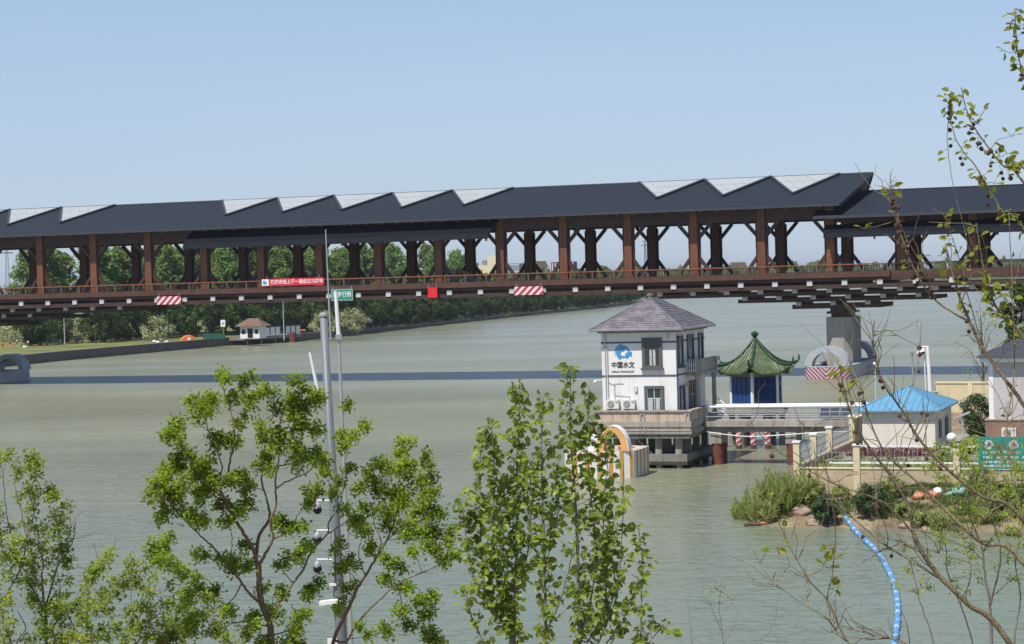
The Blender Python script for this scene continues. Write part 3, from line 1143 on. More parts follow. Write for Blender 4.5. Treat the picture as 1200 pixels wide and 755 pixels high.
    for sx, sy, k in ((1.3, 2.0, .75), (4.5, 6.5, .7)):
        mp6 = N.new('ShaderNodeMapping')
        mp6.inputs['Scale'].default_value = (sx, sy, 1)
        mp6.inputs['Rotation'].default_value = (0, 0, .3)
        L.new(tc.outputs['Object'], mp6.inputs[0])
        n6 = N.new('ShaderNodeTexNoise')
        n6.inputs['Scale'].default_value = 1
        n6.inputs['Detail'].default_value = 2
        L.new(mp6.outputs[0], n6.inputs['Vector'])
        v6 = vm('MULTIPLY', vm('SUBTRACT', n6.outputs['Color'], (.5, .5, .5)), (k * .7, k, 0))
        ms6 = N.new('ShaderNodeVectorMath')
        ms6.operation = 'SCALE'
        L.new(v6, ms6.inputs[0])
        L.new(r5.outputs[0], ms6.inputs['Scale'])
        nrm = vm('ADD', nrm, ms6.outputs[0])
    nrm = vm('NORMALIZE', nrm, None)
    L.new(nrm, b.inputs['Normal'])
    MAT['river_water'] = m
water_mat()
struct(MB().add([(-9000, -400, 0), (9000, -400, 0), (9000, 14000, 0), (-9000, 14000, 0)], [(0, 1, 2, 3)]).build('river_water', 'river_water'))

# waterline of the far (left) bank, near to far
wl = [Vector((-420, 350, 0)), Vector((-200, 395, 0)), on(-60, 437), on(24, 428), on(71, 423), on(170, 414), on(267, 405), on(348, 400.5), on(420, 392),
      on(500, 383), on(560, 376), on(640, 367.5), on(700, 361.5), on(731, 358), Vector((95, 1300, 0)), Vector((190, 1650, 0)), Vector((420, 2100, 0)), Vector((900, 2450, 0)), Vector((2600, 2700, 0)), Vector((6000, 2900, 0))]
wl = [Vector((p.x, p.y, 0)) for p in wl]
def bank_nrm(i):
    d = (wl[min(i + 1, len(wl) - 1)] - wl[max(i - 1, 0)]).normalized()
    return Vector((-d.y, d.x, 0))
WALL_H = 2.0
def bank_h(y):
    return 2.0 if y < 560 else max(.9, 2.0 - (y - 560) * .011)
land = MB()
rows = []
for i, p in enumerate(wl):
    n = bank_nrm(i)
    far = 1.0 if p.y < 1400 else 3.0
    hh_ = bank_h(p.y)
    rows.append([p + n * .62 + Vector((0, 0, -1)), p + n * .62 + Vector((0, 0, hh_ - .06)), p + n * 10 * far + Vector((0, 0, hh_ + .1)), p + n * 60 * far + Vector((0, 0, WALL_H + .7)), p + n * 900 + Vector((0, 0, WALL_H + .9))])
for r in rows:
    land.v += [tuple(q) for q in r]
for i in range(len(rows) - 1):
    for k in range(4):
        a = i * 5 + k
        land.f.append((a, a + 5, a + 6, a + 1))
struct(land.build('far_bank_lawn', 'lawn'))
# stone embankment wall along the far bank
sw = thing('embankment_wall', 'low grey stone wall along the water below the far lawn and trees', 'wall', (0, 0, 0))
wv = MB()
cp = MB()
for i in range(len(wl) - 4):
    a, b = wl[i], wl[i + 1]
    na, nb = bank_nrm(i), bank_nrm(i + 1)
    ha, hb = bank_h(a.y), bank_h(b.y)
    wv.add([a + Vector((0, 0, -1)), b + Vector((0, 0, -1)), b + nb * .6 + Vector((0, 0, -1)), a + na * .6 + Vector((0, 0, -1)),
            a + Vector((0, 0, ha)), b + Vector((0, 0, hb)), b + nb * .6 + Vector((0, 0, hb)), a + na * .6 + Vector((0, 0, ha))],
           [(0, 1, 5, 4), (2, 3, 7, 6), (4, 5, 6, 7)])
    cp.add([a - na * .08 + Vector((0, 0, ha + .01)), b - nb * .08 + Vector((0, 0, hb + .01)), b + nb * .75 + Vector((0, 0, hb + .01)), a + na * .75 + Vector((0, 0, ha + .01)),
            a - na * .08 + Vector((0, 0, ha + .2)), b - nb * .08 + Vector((0, 0, hb + .2)), b + nb * .75 + Vector((0, 0, hb + .2)), a + na * .75 + Vector((0, 0, ha + .2))],
           [(0, 1, 5, 4), (2, 3, 7, 6), (4, 5, 6, 7), (0, 3, 2, 1)])
wv.build('wall_face', 'seawall_stone', sw)
cp.build('coping', 'concrete', sw)

# ---- trees of the far bank: prototypes with their own trunk and crown
def crown_mb(h, rx, base, n_cl, per, lsz, r_, top=0.75):
    m_ = MB()
    cl = []
    for i in range(n_cl):
        t = r_.random()
        z = base + (h - base) * t
        prof = math.sin(math.pi * min(1, (t * .86 + .12))) ** top
        a = r_.uniform(0, 2 * math.pi)
        rr = rx * prof * math.sqrt(r_.uniform(.15, 1.0))
        cl.append((Vector((rr * math.cos(a), rr * math.sin(a), z)), rx * r_.uniform(.2, .36)))
    for c, cr_ in cl:
        for k in range(per):
            d = Vector((r_.gauss(0, 1), r_.gauss(0, 1), r_.gauss(0, .8)))
            d = d.normalized() * cr_ * r_.uniform(.55, 1.05)
            nrm = (d.normalized() + Vector((r_.uniform(-.5, .5), r_.uniform(-.5, .5), r_.uniform(0, .7)))).normalized()
            t1 = nrm.orthogonal().normalized()
            t1 = Matrix.Rotation(r_.uniform(0, 6.28), 3, nrm) @ t1
            t2 = nrm.cross(t1)
            s = lsz * r_.uniform(.6, 1.25)
            p = c + d
            o = len(m_.v)
            m_.v += [tuple(p - t1 * s), tuple(p + t2 * s * .55 + nrm * s * .12), tuple(p + t1 * s), tuple(p - t2 * s * .55 - nrm * s * .1)]
            m_.f.append((o, o + 1, o + 2, o + 3))
    return m_, cl
def far_tree(label, group, h, rx, base, n_cl, per, lsz, material, seed, tr=.22, wash=False):
    r_ = random.Random(seed)
    t = thing('bank_tree', label, 'tree', (0, 0, 0), 0, group)
    m_, cl = crown_mb(h, rx, base, n_cl, per, lsz, r_)
    m_.build('crown', material, t, fix=False)
    tm = MB()
    tm.tube([(0, 0, -.4), (.05, 0, base * .6), (-.1, .1, h * .55), (0, 0, h * .85)], [tr, tr * .8, tr * .45, .05], 7)
    for c, _ in cl[::5]:
        tm.tube([(0, 0, max(base * .7, c.z - rx * .9)), c * .6 + Vector((0, 0, c.z * .3)), c], [tr * .3, tr * .2, .03], 5, False)
    tk = tm.build('trunk', 'far_wood', t)
    if wash:
        MB().tube([(0, 0, 0), (0, 0, 1.25)], tr * 1.12, 8).build('painted_base', 'lime_wash', tk)
    return t
G_T = 'trees of the far bank grove'
L_T = 'leafy green tree standing in the dense grove on the far bank'
protos = {
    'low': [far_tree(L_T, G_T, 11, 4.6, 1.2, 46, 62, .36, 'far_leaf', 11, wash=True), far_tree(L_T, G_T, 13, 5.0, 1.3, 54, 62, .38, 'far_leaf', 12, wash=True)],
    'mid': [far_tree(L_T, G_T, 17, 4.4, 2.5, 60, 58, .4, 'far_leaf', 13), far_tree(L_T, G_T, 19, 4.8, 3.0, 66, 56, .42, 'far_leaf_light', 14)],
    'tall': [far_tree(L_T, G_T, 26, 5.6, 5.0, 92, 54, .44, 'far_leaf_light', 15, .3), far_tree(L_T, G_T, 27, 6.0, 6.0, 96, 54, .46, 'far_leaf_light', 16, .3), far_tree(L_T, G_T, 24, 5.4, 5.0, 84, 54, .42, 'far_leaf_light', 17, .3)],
}
used = set()
def plant(kind, loc, s):
    ps = protos[kind]
    p = rnd.choice(ps)
    rz = rnd.uniform(0, 6.28)
    sc_ = (s * rnd.uniform(.9, 1.12), s * rnd.uniform(.9, 1.12), s)
    if p.name not in used:
        used.add(p.name)
        p.location, p.rotation_euler, p.scale = loc, (0, 0, rz), sc_
        return p
    q = dup(p, loc, rz, sc_)
    return q
# arc-length walk along the bank
def walk(off_fn, step_fn, y_lo, y_hi, kind_fn, scale_fn, pxmin=26):
    for i in range(len(wl) - 1):
        a, b = wl[i], wl[i + 1]
        L_ = (b - a).length
        s = rnd.uniform(0, 3)
        while s < L_:
            t = s / L_
            p = a.lerp(b, t)
            n = bank_nrm(i).lerp(bank_nrm(i + 1), t).normalized()
            q = p + n * (off_fn(p) + rnd.uniform(-1.6, 1.6))
            s += step_fn(p) * rnd.uniform(.8, 1.25)
            X_, Y_ = proj((q.x, q.y, 8))
            if X_ < 112:
                q += n * 9
                X_, Y_ = proj((q.x, q.y, 8))
            if not (y_lo < q.y < y_hi) or X_ < pxmin or X_ > 760:
                continue
            plant(kind_fn(p), Vector((q.x, q.y, bank_h(q.y) + .1)), scale_fn(p))
lawn = lambda p: 22 if p.y < 545 else max(3.6, 22 - (p.y - 545) * .34)
walk(lawn, lambda p: 7.5 if p.y < 600 else 6.4 + (p.y - 600) * .008, 380, 1150, lambda p: 'low', lambda p: rnd.uniform(.8, 1.1))
walk(lambda p: lawn(p) + 8, lambda p: 9.5, 380, 1000, lambda p: 'mid', lambda p: rnd.uniform(.8, 1.05) * (1 if p.y < 760 else .92))
walk(lambda p: lawn(p) + 18, lambda p: 5.8, 380, 740, lambda p: 'tall', lambda p: rnd.uniform(.86, 1.04), 34)
walk(lambda p: lawn(p) + 29, lambda p: 6.6, 380, 700, lambda p: 'tall', lambda p: rnd.uniform(.88, 1.04), 34)
for x, y, Y in ((534, 296, 770), (548, 300, 790), (512, 296, 740), (500, 298, 760)):
    q = at(x, 330, Y)
    plant('tall', Vector((q.x, q.y, WALL_H)), rnd.uniform(.92, 1.0))
for kk in protos.values():
    for p in kk:
        if p.name not in used:
            p.location = wl[3] + Vector((-40, 60, WALL_H))
# ---- pale flowering shrubs
def shrub(loc, r, h, material, label, seed, group=None, lsz=.22, n=34, per=60, name='flowering_shrub', cat='shrub'):
    r_ = random.Random(seed)
    t = thing(name, label, cat, loc, 0, group)
    m_, cl = crown_mb(h, r, h * .12, n, per, lsz, r_, .6)
    m_.build('foliage', material, t, fix=False)
    s = MB()
    for c, _ in cl[::4]:
        s.tube([(0, 0, -.3), c * .5, c], [.06, .05, .02], 5, False)
    s.build('stem', 'far_wood', t)
    return t
def onl(x, y, h=WALL_H + .2):
    return on(x, y, h)
for i, (x, y, r, h, lb) in enumerate(((183, 399, 4.6, 5.5, 'pale yellow-white flowering bush at the lawn edge, right of the white-based tree trunks'), (36, 402, 5.2, 6.5, 'pale blossoming bush behind the people sitting at far left'),
                         (88, 403, 4.4, 5.6, 'pale blossoming bush beside the lamp pole on the lawn'), (8, 402.5, 5.0, 6.0, 'pale blossoming bush at the far left edge behind the orange table'), (62, 401.5, 4.6, 6.6, 'tall pale bush between the seated people and the first white-based trunks'),
                         (118, 401, 3.4, 4.6, 'small dull green-white bush in front of the dark trees left of the striped board'), (379, 390, 4.2, 5.5, 'round whitish flowering bush directly behind the top of the grey camera pole'),
                         (414, 389, 4.5, 6.0, 'yellowish flowering bush at the waterside, right of the thin poles'))):
    shrub(onl(x, y), r, h, 'blossom', lb, 40 + i)

# ---- people and belongings on the lawn
def person(loc, rz, cloth, legs, label, sit=False, h=1.7):
    t = thing('person', label, 'person', loc, rz)
    k = h / 1.7
    bm_v = [(0, 0, .92), (0, 0, 1.15), (0, .01, 1.4), (0, 0, 1.5), (0, -.01, 1.6), (.1, 0, .88), (.11, -.02, .48), (.11, .02, .06), (.11, -.12, .03),
            (-.1, 0, .88), (-.12, .02, .48), (-.13, .05, .06), (-.13, -.09, .03), (.19, 0, 1.4), (.26, .02, 1.12), (.27, -.1, .88), (-.19, 0, 1.4), (-.27, 0, 1.12), (-.22, -.16, .93)]
    if sit:
        bm_v = [(x, y, z - .75) for x, y, z in bm_v]
        for i, q in {5: (.1, -.05, .14), 6: (.14, -.42, .4), 7: (.12, -.62, .06), 8: (.12, -.74, .04), 9: (-.1, -.05, .14), 10: (-.16, -.4, .38), 11: (-.14, -.6, .06), 12: (-.14, -.72, .04)}.items():
            bm_v[i] = q
    es = [(0, 1), (1, 2), (2, 3), (3, 4), (0, 5), (5, 6), (6, 7), (7, 8), (0, 9), (9, 10), (10, 11), (11, 12), (2, 13), (13, 14), (14, 15), (2, 16), (16, 17), (17, 18)]
    rad = [.14, .135, .15, .06, .105, .1, .07, .05, .045, .1, .07, .05, .045, .075, .05, .04, .075, .05, .04]
    def skin(name, idx, material, grow):
        me = bpy.data.meshes.new(name)
        keep = {q: i for i, q in enumerate(idx)}
        me.from_pydata([tuple(c * k for c in bm_v[q]) for q in idx], [(keep[a], keep[b]) for a, b in es if a in keep and b in keep], [])
        o = bpy.data.objects.new(name, me)
        COL.objects.link(o)
        md = o.modifiers.new('skin', 'SKIN')
        for i, q in enumerate(idx):
            me.skin_vertices[0].data[i].radius = ((rad[q] + grow) * k,) * 2
        me.skin_vertices[0].data[0].use_root = True
        o.modifiers.new('sub', 'SUBSURF').levels = 1
        dg = bpy.context.evaluated_depsgraph_get()
        m2 = bpy.data.meshes.new_from_object(o.evaluated_get(dg))
        m2.materials.clear()
        m2.materials.append(MAT[material])
        COL.objects.unlink(o)
        bpy.data.objects.remove(o)
        o2 = bpy.data.objects.new(name, m2)
        COL.objects.link(o2)
        o2.parent = t
        return o2
    skin('body', list(range(19)), 'skin', 0)
    skin('jacket', [1, 2, 13, 14, 16, 17], cloth, .03)
    skin('trousers', [0, 5, 6, 9, 10], legs, .025)
    MB().ball((0, bm_v[4][1] * k + .02, bm_v[4][2] * k + .04), .115 * k, 10).build('hair', 'hair_dark', t)
    return t
person(onl(3, 408), .4, 'cloth_orange', 'cloth_navy', 'person in an orange jacket standing at the far left of the lawn')
person(onl(33, 407), -.6, 'cloth_yellow', 'cloth_navy', 'person in a yellow-green vest standing near white bags on the lawn')
person(onl(25, 407), 1.2, 'bag_orange', 'cloth_navy', 'person in red sitting on the grass between orange table and yellow vest', True)
person(onl(17, 408), .2, 'cloth_orange', 'cloth_navy', 'person in a salmon top sitting on the grass beside the low orange table', True)
person(onl(173, 399.5), .2, 'cloth_yellow', 'cloth_navy', 'person in yellow standing alone by the pale bush')
person(onl(189, 400.5), 2.0, 'bag_white', 'cloth_navy', 'person in white sitting on the grass right of the pale bush', True)
person(onl(12, 406), 2.4, 'sign_red', 'cloth_navy', 'person in bright red standing just behind the low orange table')
person(onl(20, 405.5), -1.0, 'bag_white', 'cloth_navy', 'person in a white top standing between the orange table and the yellow vest')
person(onl(41, 407.5), .9, 'sign_red', 'cloth_navy', 'person in red sitting on the grass right of the yellow vest', True)
t = thing('picnic_table', 'low bright orange table on the lawn at far left', 'table', onl(9, 408.5), .2)
MB().box(-1.4, 1.4, -.5, .5, .55, .68).build('table_top', 'cloth_orange', t)
tl0 = None
for x in (-1.2, 1.2):
    for y in (-.4, .4):
        if tl0 is None:
            tl0 = MB().box(-.06, .06, -.06, .06, -.05, .549).build('leg', 'cloth_orange', t, loc=(x, y, 0))
        else:
            copy_part(tl0, t, (x, y, 0))
def lump(name, label, cat, loc, r, material, seed, sz=.7, group=None):
    r_ = random.Random(seed)
    m_ = MB()
    me = bmesh.new()
    bmesh.ops.create_icosphere(me, subdivisions=3, radius=r)
    for v in me.verts:
        q = v.co * (1.6 / r) + Vector((seed * 3.1, seed, 0))
        v.co *= 1 + .38 * noise.noise(q) + .12 * noise.noise(q * 3)
        v.co.z = max(v.co.z * sz, -r * .25)
    m_.v = [tuple(v.co) for v in me.verts]
    me.verts.index_update()
    m_.f = [tuple(v.index for v in f.verts) for f in me.faces]
    me.free()
    o = m_.build(name, material, smooth=True, loc=loc)
    return tag(o, label, cat, group)
for i, (x, y, lb) in enumerate(((29, 407.6, 'white bag lying left of the yellow-vested person'), (181, 401, 'small white bag on the lawn, nearest the person in yellow'), (185, 402, 'white bag on the lawn right beside the person sitting in white'), (195, 401.5, 'white bag at the right end of the row on the lawn'))):
    lump('bag', lb, 'bag', onl(x, y) + Vector((0, 0, .15)), .55, 'bag_white', i + 2, .6, 'white bags on the far lawn')
# orange pop-up tent on the lawn
t = thing('small_tent', 'small bright orange pop-up tent near the wall on the far lawn', 'tent', onl(221, 399), .3)
tt = MB()
for i in range(9):
    a = math.pi * i / 8
    tt.v += [(1.9 * math.cos(a) * .9, -.9, 1.15 * math.sin(a)), (1.9 * math.cos(a), .9, 1.35 * math.sin(a))]
for i in range(8):
    tt.f.append((2 * i, 2 * i + 1, 2 * i + 3, 2 * i + 2))
tt.f += [tuple(2 * i for i in range(9)), tuple(2 * i + 1 for i in range(8, -1, -1))]
tt.build('shell', 'cloth_orange', t)
MB().prism([(-.5, .05), (.5, .05), (.35, .8), (-.35, .8)], -.93, -.905).build('door_flap', 'bag_white', t)

# ---- lamp posts on the far bank
def lamp_post(loc, h, label):
    t = thing('lamp_post', label, 'lamp post', loc, 0, 'slender lamp posts on the far bank')
    p = MB().tube([(0, 0, -.3), (0, 0, h)], [.13, .07], 8).build('post', 'cap_white', t)
    MB().ball((0, 0, h + .2), .3, 10).build('lamp_head', 'white_paint', t)
    MB().box(-.2, .2, -.2, .2, 0, .35).build('base', 'concrete_pale', p)
    return t
lamp_post(onl(333, 398), 9.2, 'slender white lamp post at the jetty')
lamp_post(onl(55, 405), 7.0, 'lamp post on the lawn beside the pale bushes at left')
lamp_post(onl(76, 404.5), 8.6, 'lamp post on the lawn in front of the first tall trees at left')
# ---- kiosk with brown roof, jetty, panels, sign post
kp = onl(297, 395.6)
t = thing('riverside_kiosk', 'small white kiosk with a brown hipped roof by the jetty on the far bank', 'kiosk', kp, -.35)
MB().box(-2.8, 2.8, -2, 2, -.2, 3.1).build('wall', 'white_wall', t)
MB().box(-.6, .9, -2.06, -2.003, 0, 2.4).build('doorway', 'black', t)
MB().box(-2.3, -1.3, -2.06, -2.003, 1.0, 2.2).build('window', 'window_glass', t)
MB().box(1.5, 2.4, -2.06, -2.003, 1.0, 2.2).build('window', 'window_glass', t)
kr = MB()
kr.add([(-3.9, -3, 3.0), (3.9, -3, 3.0), (3.9, 3, 3.0), (-3.9, 3, 3.0), (-1.4, 0, 5.0), (1.4, 0, 5.0)], [(0, 1, 5, 4), (1, 2, 5), (2, 3, 4, 5), (3, 0, 4), (0, 3, 2, 1)])
kr.build('roof', 'brown_roof', t)
t = thing('green_fence', 'dark green mesh fence on the lawn left of the kiosk', 'fence', onl(252, 397.6), -.9)
MB().box(-6, 5, -.04, .04, .1, 1.5).build('mesh_panel', 'green_net', t)
gp = MB()
for i in range(6):
    gp.box(-6 + i * 2.2 - .05, -6 + i * 2.2 + .05, -.1, .1, -.1, 1.6)
gp.build('post', 'green_net', t)
jp = on(335, 402.5)
ja, jb = on(282, 404.8), on(349, 400.3)
t = thing('jetty', 'concrete jetty platform with a rusty brown pile standing in the water', 'jetty', (0, 0, 0))
jd = (jb - ja).normalized()
jn = Vector((-jd.y, jd.x, 0))
MB().add([ja - jn * 1.5 + Vector((0, 0, z)) for z in (2.1,)] + [jb - jn * 1.5 + Vector((0, 0, 2.1)), jb + jn * 5 + Vector((0, 0, 2.1)), ja + jn * 5 + Vector((0, 0, 2.1)),
         ja - jn * 1.5 + Vector((0, 0, 1.3)), jb - jn * 1.5 + Vector((0, 0, 1.3)), jb + jn * 5 + Vector((0, 0, 1.3)), ja + jn * 5 + Vector((0, 0, 1.3))],
         [(0, 1, 2, 3), (7, 6, 5, 4), (0, 4, 5, 1), (1, 5, 6, 2), (2, 6, 7, 3), (3, 7, 4, 0)]).build('platform', 'concrete', t)
pj = MB()
for q in (.06, .3, .55):
    c = ja.lerp(jb, q) - jn * 1.0
    pj.tube([(c.x, c.y, -2), (c.x, c.y, 1.3)], .25, 8)
pj.build('pile', 'concrete', t)
c = ja.lerp(jb, .8) - jn * 2.1
MB().tube([(c.x, c.y, -2), (c.x, c.y, 2.6)], .95, 12).build('guard_pile', 'rust', t)
t = thing('panel_fence', 'row of white panels in a thin railing along the jetty', 'fence', (0, 0, 0))
pf, pr_ = MB(), MB()
for i in range(11):
    q = ja.lerp(jb, i / 11) - jn * 1.3
    q2 = ja.lerp(jb, (i + .78) / 11) - jn * 1.3
    if i != 7:
        pf.beam(q + Vector((0, 0, 3.25)), q2 + Vector((0, 0, 3.25)), .06, 2.2 if i > 4 else 2.0)
    pr_.tube([q + Vector((0, 0, 2.1)), q + Vector((0, 0, 4.5))], .05, 6)
pr_.beam(ja - jn * 1.3 + Vector((0, 0, 4.5)), jb - jn * 1.3 + Vector((0, 0, 4.5)), .08, .08)
pf.build('white_panel', 'white_paint', t)
pr_.build('railing', 'steel', t)
t = thing('notice_board', 'small white notice board on a post among the dark trees left of the kiosk', 'sign', onl(262, 396), -.3)
MB().tube([(0, 0, -.2), (0, 0, 3.8)], .09, 8).build('post', 'steel', t)
MB().box(-.65, .65, -.16, -.1, 2.9, 4.7).build('board', 'white_paint', t)
MB().box(-.3, .3, -.19, -.162, 3.5, 4.1).build('symbol', 'machine_grey', t)
t = thing('orange_float', 'orange-red inflatable boat lying on the grass right of the jetty', 'boat', onl(350, 389), .4)
ring = [(1.5 * math.cos(a) * (1.25 if math.cos(a) > 0 else 1), .75 * math.sin(a), .35) for a in [i * math.pi / 8 for i in range(17)]]
MB().tube(ring, .32, 10, False).build('tube', 'cloth_orange', t)
MB().box(-1.2, 1.3, -.5, .5, .12, .2).build('floor', 'black', t)
MB().box(-.2, .15, -.6, .6, .45, .55).build('seat', 'bag_white', t)

# ---- distant buildings
def dist(x, Y, h=WALL_H):
    d = ray(x, 330)
    return Vector((d.x / d.y * Y, Y, h))
q = dist(577, 1050)
t = thing('office_block', 'distant cream office block with a glazed grey wing seen through the bridge', 'building', q, -.25)
MB().box(-14, 3.2, 0, 14, -3, 20.5).build('wall', 'far_cream', t)
MB().box(-2.3, 3.3, -.6, 10, -3, 25.5).build('stair_tower', 'far_cream', t)
gw = MB().box(3.21, 14.5, -.3, 12, -3, 21).build('glazed_wing', 'far_glass', t)
fr = MB()
for i in range(8):
    fr.box(3.3 + i * 1.5, 3.5 + i * 1.5, -.45, -.31, 5, 20.4)
for i in range(5):
    fr.box(3.3, 14.4, -.42, -.31, 6 + i * 3.5, 6.5 + i * 3.5)
fr.build('mullion', 'far_white', gw)
w0 = None
for i in range(3):
    for j in range(2):
        if w0 is None:
            w0 = MB().box(-.6, .6, -.1, -.02, -.7, .7).build('window', 'far_glass', t, loc=(-11.5, 0, 11.5))
        else:
            copy_part(w0, t, (-11.5 + i * 4.2, 0, 11.5 + j * 4.6))
rt = MB().box(-6, -3.8, 3, 5, 20.5, 23).box(-2, 0, 4, 6, 20.5, 21.8).box(-9, -8, 2, 4, 20.5, 22)
rt.build('roof_plant', 'far_glass', t)
q = dist(658, 1250)
t = thing('screened_block', 'distant building topped by a dark burgundy louvred screen', 'building', q, -.2)
MB().box(-17, 8, 0, 12, -3, 16.5).build('wall', 'far_cream', t)
MB().box(-6.2, 8.4, -.5, 9, 16.6, 22.5).build('screen', 'far_burgundy', t)
lv = MB()
for i in range(8):
    lv.box(-5.6 + i * 1.8, -4.9 + i * 1.8, -.62, -.52, 17, 22)
lv.build('louvre', 'far_white', t)
for x, Y, w_, h, lb in ((866, 1900, 14, 17.5, 'tiny white house on the horizon seen between two bridge columns at right'), (628, 1400, 16, 20, 'low cream building on the horizon beside the louvred block')):
    t = thing('distant_house', lb, 'house', dist(x, Y), .1)
    MB().box(-w_ / 2, w_ / 2, 0, 8, -3, h).build('wall', 'far_white', t)
    MB().prism([(-w_ / 2 - 1, h), (w_ / 2 + 1, h), (w_ / 2 - 1, h + 4.5), (-w_ / 2 + 1, h + 4.5)], -1, 9).build('roof', 'brown_roof', t)
def mast(x, Y, h, w_, label):
    t = thing('lattice_mast', label, 'mast', dist(x, Y), .3, 'lattice masts on the horizon')
    m_ = MB()
    n = 14
    for sx in (-1, 1):
        for sy in (-1, 1):
            m_.beam((sx * w_, sy * w_, -2), (sx * w_ * .25, sy * w_ * .25, h), .3, .3)
    for i in range(n):
        f0, f1 = 1 - .75 * i / n, 1 - .75 * (i + 1) / n
        for sy in (-1, 1):
            m_.beam((-w_ * f0, sy * w_ * f0, h * i / n), (w_ * f1, sy * w_ * f1, h * (i + 1) / n), .18, .18)
            m_.beam((-w_ * f0, sy * w_ * f0, h * i / n), (w_ * f0, sy * w_ * f0, h * i / n), .18, .18)
    m_.build('lattice', 'steel', t)
    a_ = MB().box(-3.2, 3.2, -.15, .15, h * .9, h * .92).box(-2.4, 2.4, -.15, .15, h * .98, h)
    a_.build('cross_arm', 'steel', t)
mast(9, 1000, 36, 1.5, 'thin lattice mast against the sky at far left')
mast(757, 1500, 38, 1.4, 'thin lattice mast seen in the bridge opening right of centre')

# ---- far-off wooded shore: one mass of tree crowns
fm = MB()
r_ = random.Random(5)
base = bmesh.new()
bmesh.ops.create_icosphere(base, subdivisions=2, radius=1)
base.verts.index_update()
bv = [v.co.copy() for v in base.verts]
bf = [tuple(v.index for v in f.verts) for f in base.faces]
base.free()
for i in range(12, len(wl) - 1):
    a, b = wl[i], wl[i + 1]
    n = bank_nrm(i)
    L_ = (b - a).length
    cnt = int(L_ / 6.5)
    for k in range(cnt):
        p = a.lerp(b, (k + r_.random()) / cnt) + n * r_.uniform(8, 70)
        X_, Y_ = proj(p)
        if X_ > 1500 or X_ < 540:
            continue
        big = 1 if p.y > 1100 else .8
        rr = r_.uniform(4.5, 9) * big
        top = (r_.uniform(13, 19.5) if p.y > 1100 else r_.uniform(12, 17)) + (2.0 if p.y > 1800 else 0)
        sd = r_.random() * 100
        o = len(fm.v)
        for v in bv:
            q = v * (1 + .45 * noise.noise(v * 1.7 + Vector((sd, 0, 0))) + .2 * noise.noise(v * 5 + Vector((sd, 0, 0))))
            fm.v.append((p.x + q.x * rr, p.y + q.y * rr, WALL_H + max(-1, top / 2 + q.z * top / 2)))
        fm.f += [tuple(j + o for j in f) for f in bf]
struct(fm.build('distant_woods', 'hill_leaf', smooth=False, fix=False), 'stuff')

# ---- summer haze over the whole scene
hm = bpy.data.materials.new('haze_air')
hm.use_nodes = True
hn = hm.node_tree
hn.nodes.remove(hn.nodes['Principled BSDF'])
pv = hn.nodes.new('ShaderNodeVolumePrincipled')
pv.inputs['Color'].default_value = (.8, .87, .95, 1)
pv.inputs['Density'].default_value = HAZE
pv.inputs['Anisotropy'].default_value = .2
hn.links.new(pv.outputs[0], hn.nodes['Material Output'].inputs['Volume'])
MAT['haze_air'] = hm
if HAZE:
    struct(MB().box(-9200, 9200, -600, 14200, -6, 52).build('haze', 'haze_air'), 'stuff')
# ================================================================== HYDROLOGY HOUSE ON PILES
HA = R(20)
ex, ey = Vector((math.cos(HA), -math.sin(HA), 0)), Vector((math.sin(HA), math.cos(HA), 0))
def onv(x, y, O, ly):                   # photo pixel -> local coordinates on the upright plane y = ly of a 20 degree frame
    d = ray(x, y)
    o = Vector((0, 0, EYE)) - O
    tt_ = (ly - o.dot(ey)) / d.dot(ey)
    q = o + d * tt_
    return Vector((q.dot(ex), ly, q.z + O.z))
H_O = Vector((14.3, 166, 0))
def HW(x, y, z=0):
    return H_O + ex * x + ey * y + Vector((0, 0, z))
house = thing('hydrology_house', 'white two-storey house with a violet-grey hipped roof standing on piles in the river', 'house', H_O, -HA)
XA, XB, YA, YB = -7.76, -1.4, 1.0, 10.2
FZ, TZ, EZ = 3.9, 4.8, 11.15
wall = MB().box(XA, XB, YA, YB, FZ, EZ).build('wall', 'white_wall', house)
# bands
for z in (7.6, 10.35):
    b = MB().box(XA - .04, XB + .04, YA - .04, YA - .002, z - .07, z + .07).box(XB + .002, XB + .04, YA, YB + .04, z - .07, z + .07)
    b.build('trim_band', 'grey_trim', wall)
MB().box(XA - .25, XB + .25, YA - .25, YB + .25, EZ + .003, EZ + .16).build('eave_soffit', 'eave_grey', house)
# roof
OH = .78
x0, x1, y0, y1 = XA - OH, XB + OH, YA - OH, YB + OH
RZ_ = EZ + .17
rh = 2.55
ra, rb_ = ((x0 + x1) / 2, y0 + 4.0, RZ_ + rh), ((x0 + x1) / 2, y1 - 4.0, RZ_ + rh)
rf = MB().add([(x0, y0, RZ_), (x1, y0, RZ_), (x1, y1, RZ_), (x0, y1, RZ_), ra, rb_, (x0, y0, RZ_ + .14), (x1, y0, RZ_ + .14), (x1, y1, RZ_ + .14), (x0, y1, RZ_ + .14)],
              [(6, 7, 4), (7, 8, 5, 4), (8, 9, 5), (9, 6, 4, 5), (0, 3, 2, 1), (0, 1, 7, 6), (1, 2, 8, 7), (2, 3, 9, 8), (3, 0, 6, 9)])
roof_h = rf.build('roof', 'roof_violet', house)
rc = MB()
for c in ((x0, y0, RZ_ + .14), (x1, y0, RZ_ + .14)):
    rc.tube([Vector(c), Vector(ra)], .09, 6)
for c in ((x1, y1, RZ_ + .14), (x0, y1, RZ_ + .14)):
    rc.tube([Vector(c), Vector(rb_)], .09, 6)
rc.tube([ra, rb_], .1, 6)
rc.build('ridge_cap', 'roof_violet', roof_h)
gt = MB()
gt.tube([(x0 - .05, y0 - .05, RZ_ + .05), (x1 + .05, y0 - .05, RZ_ + .05), (x1 + .05, y1, RZ_ + .05)], .08, 6)
gt.build('gutter', 'eave_grey', roof_h)
tc_ = MB()
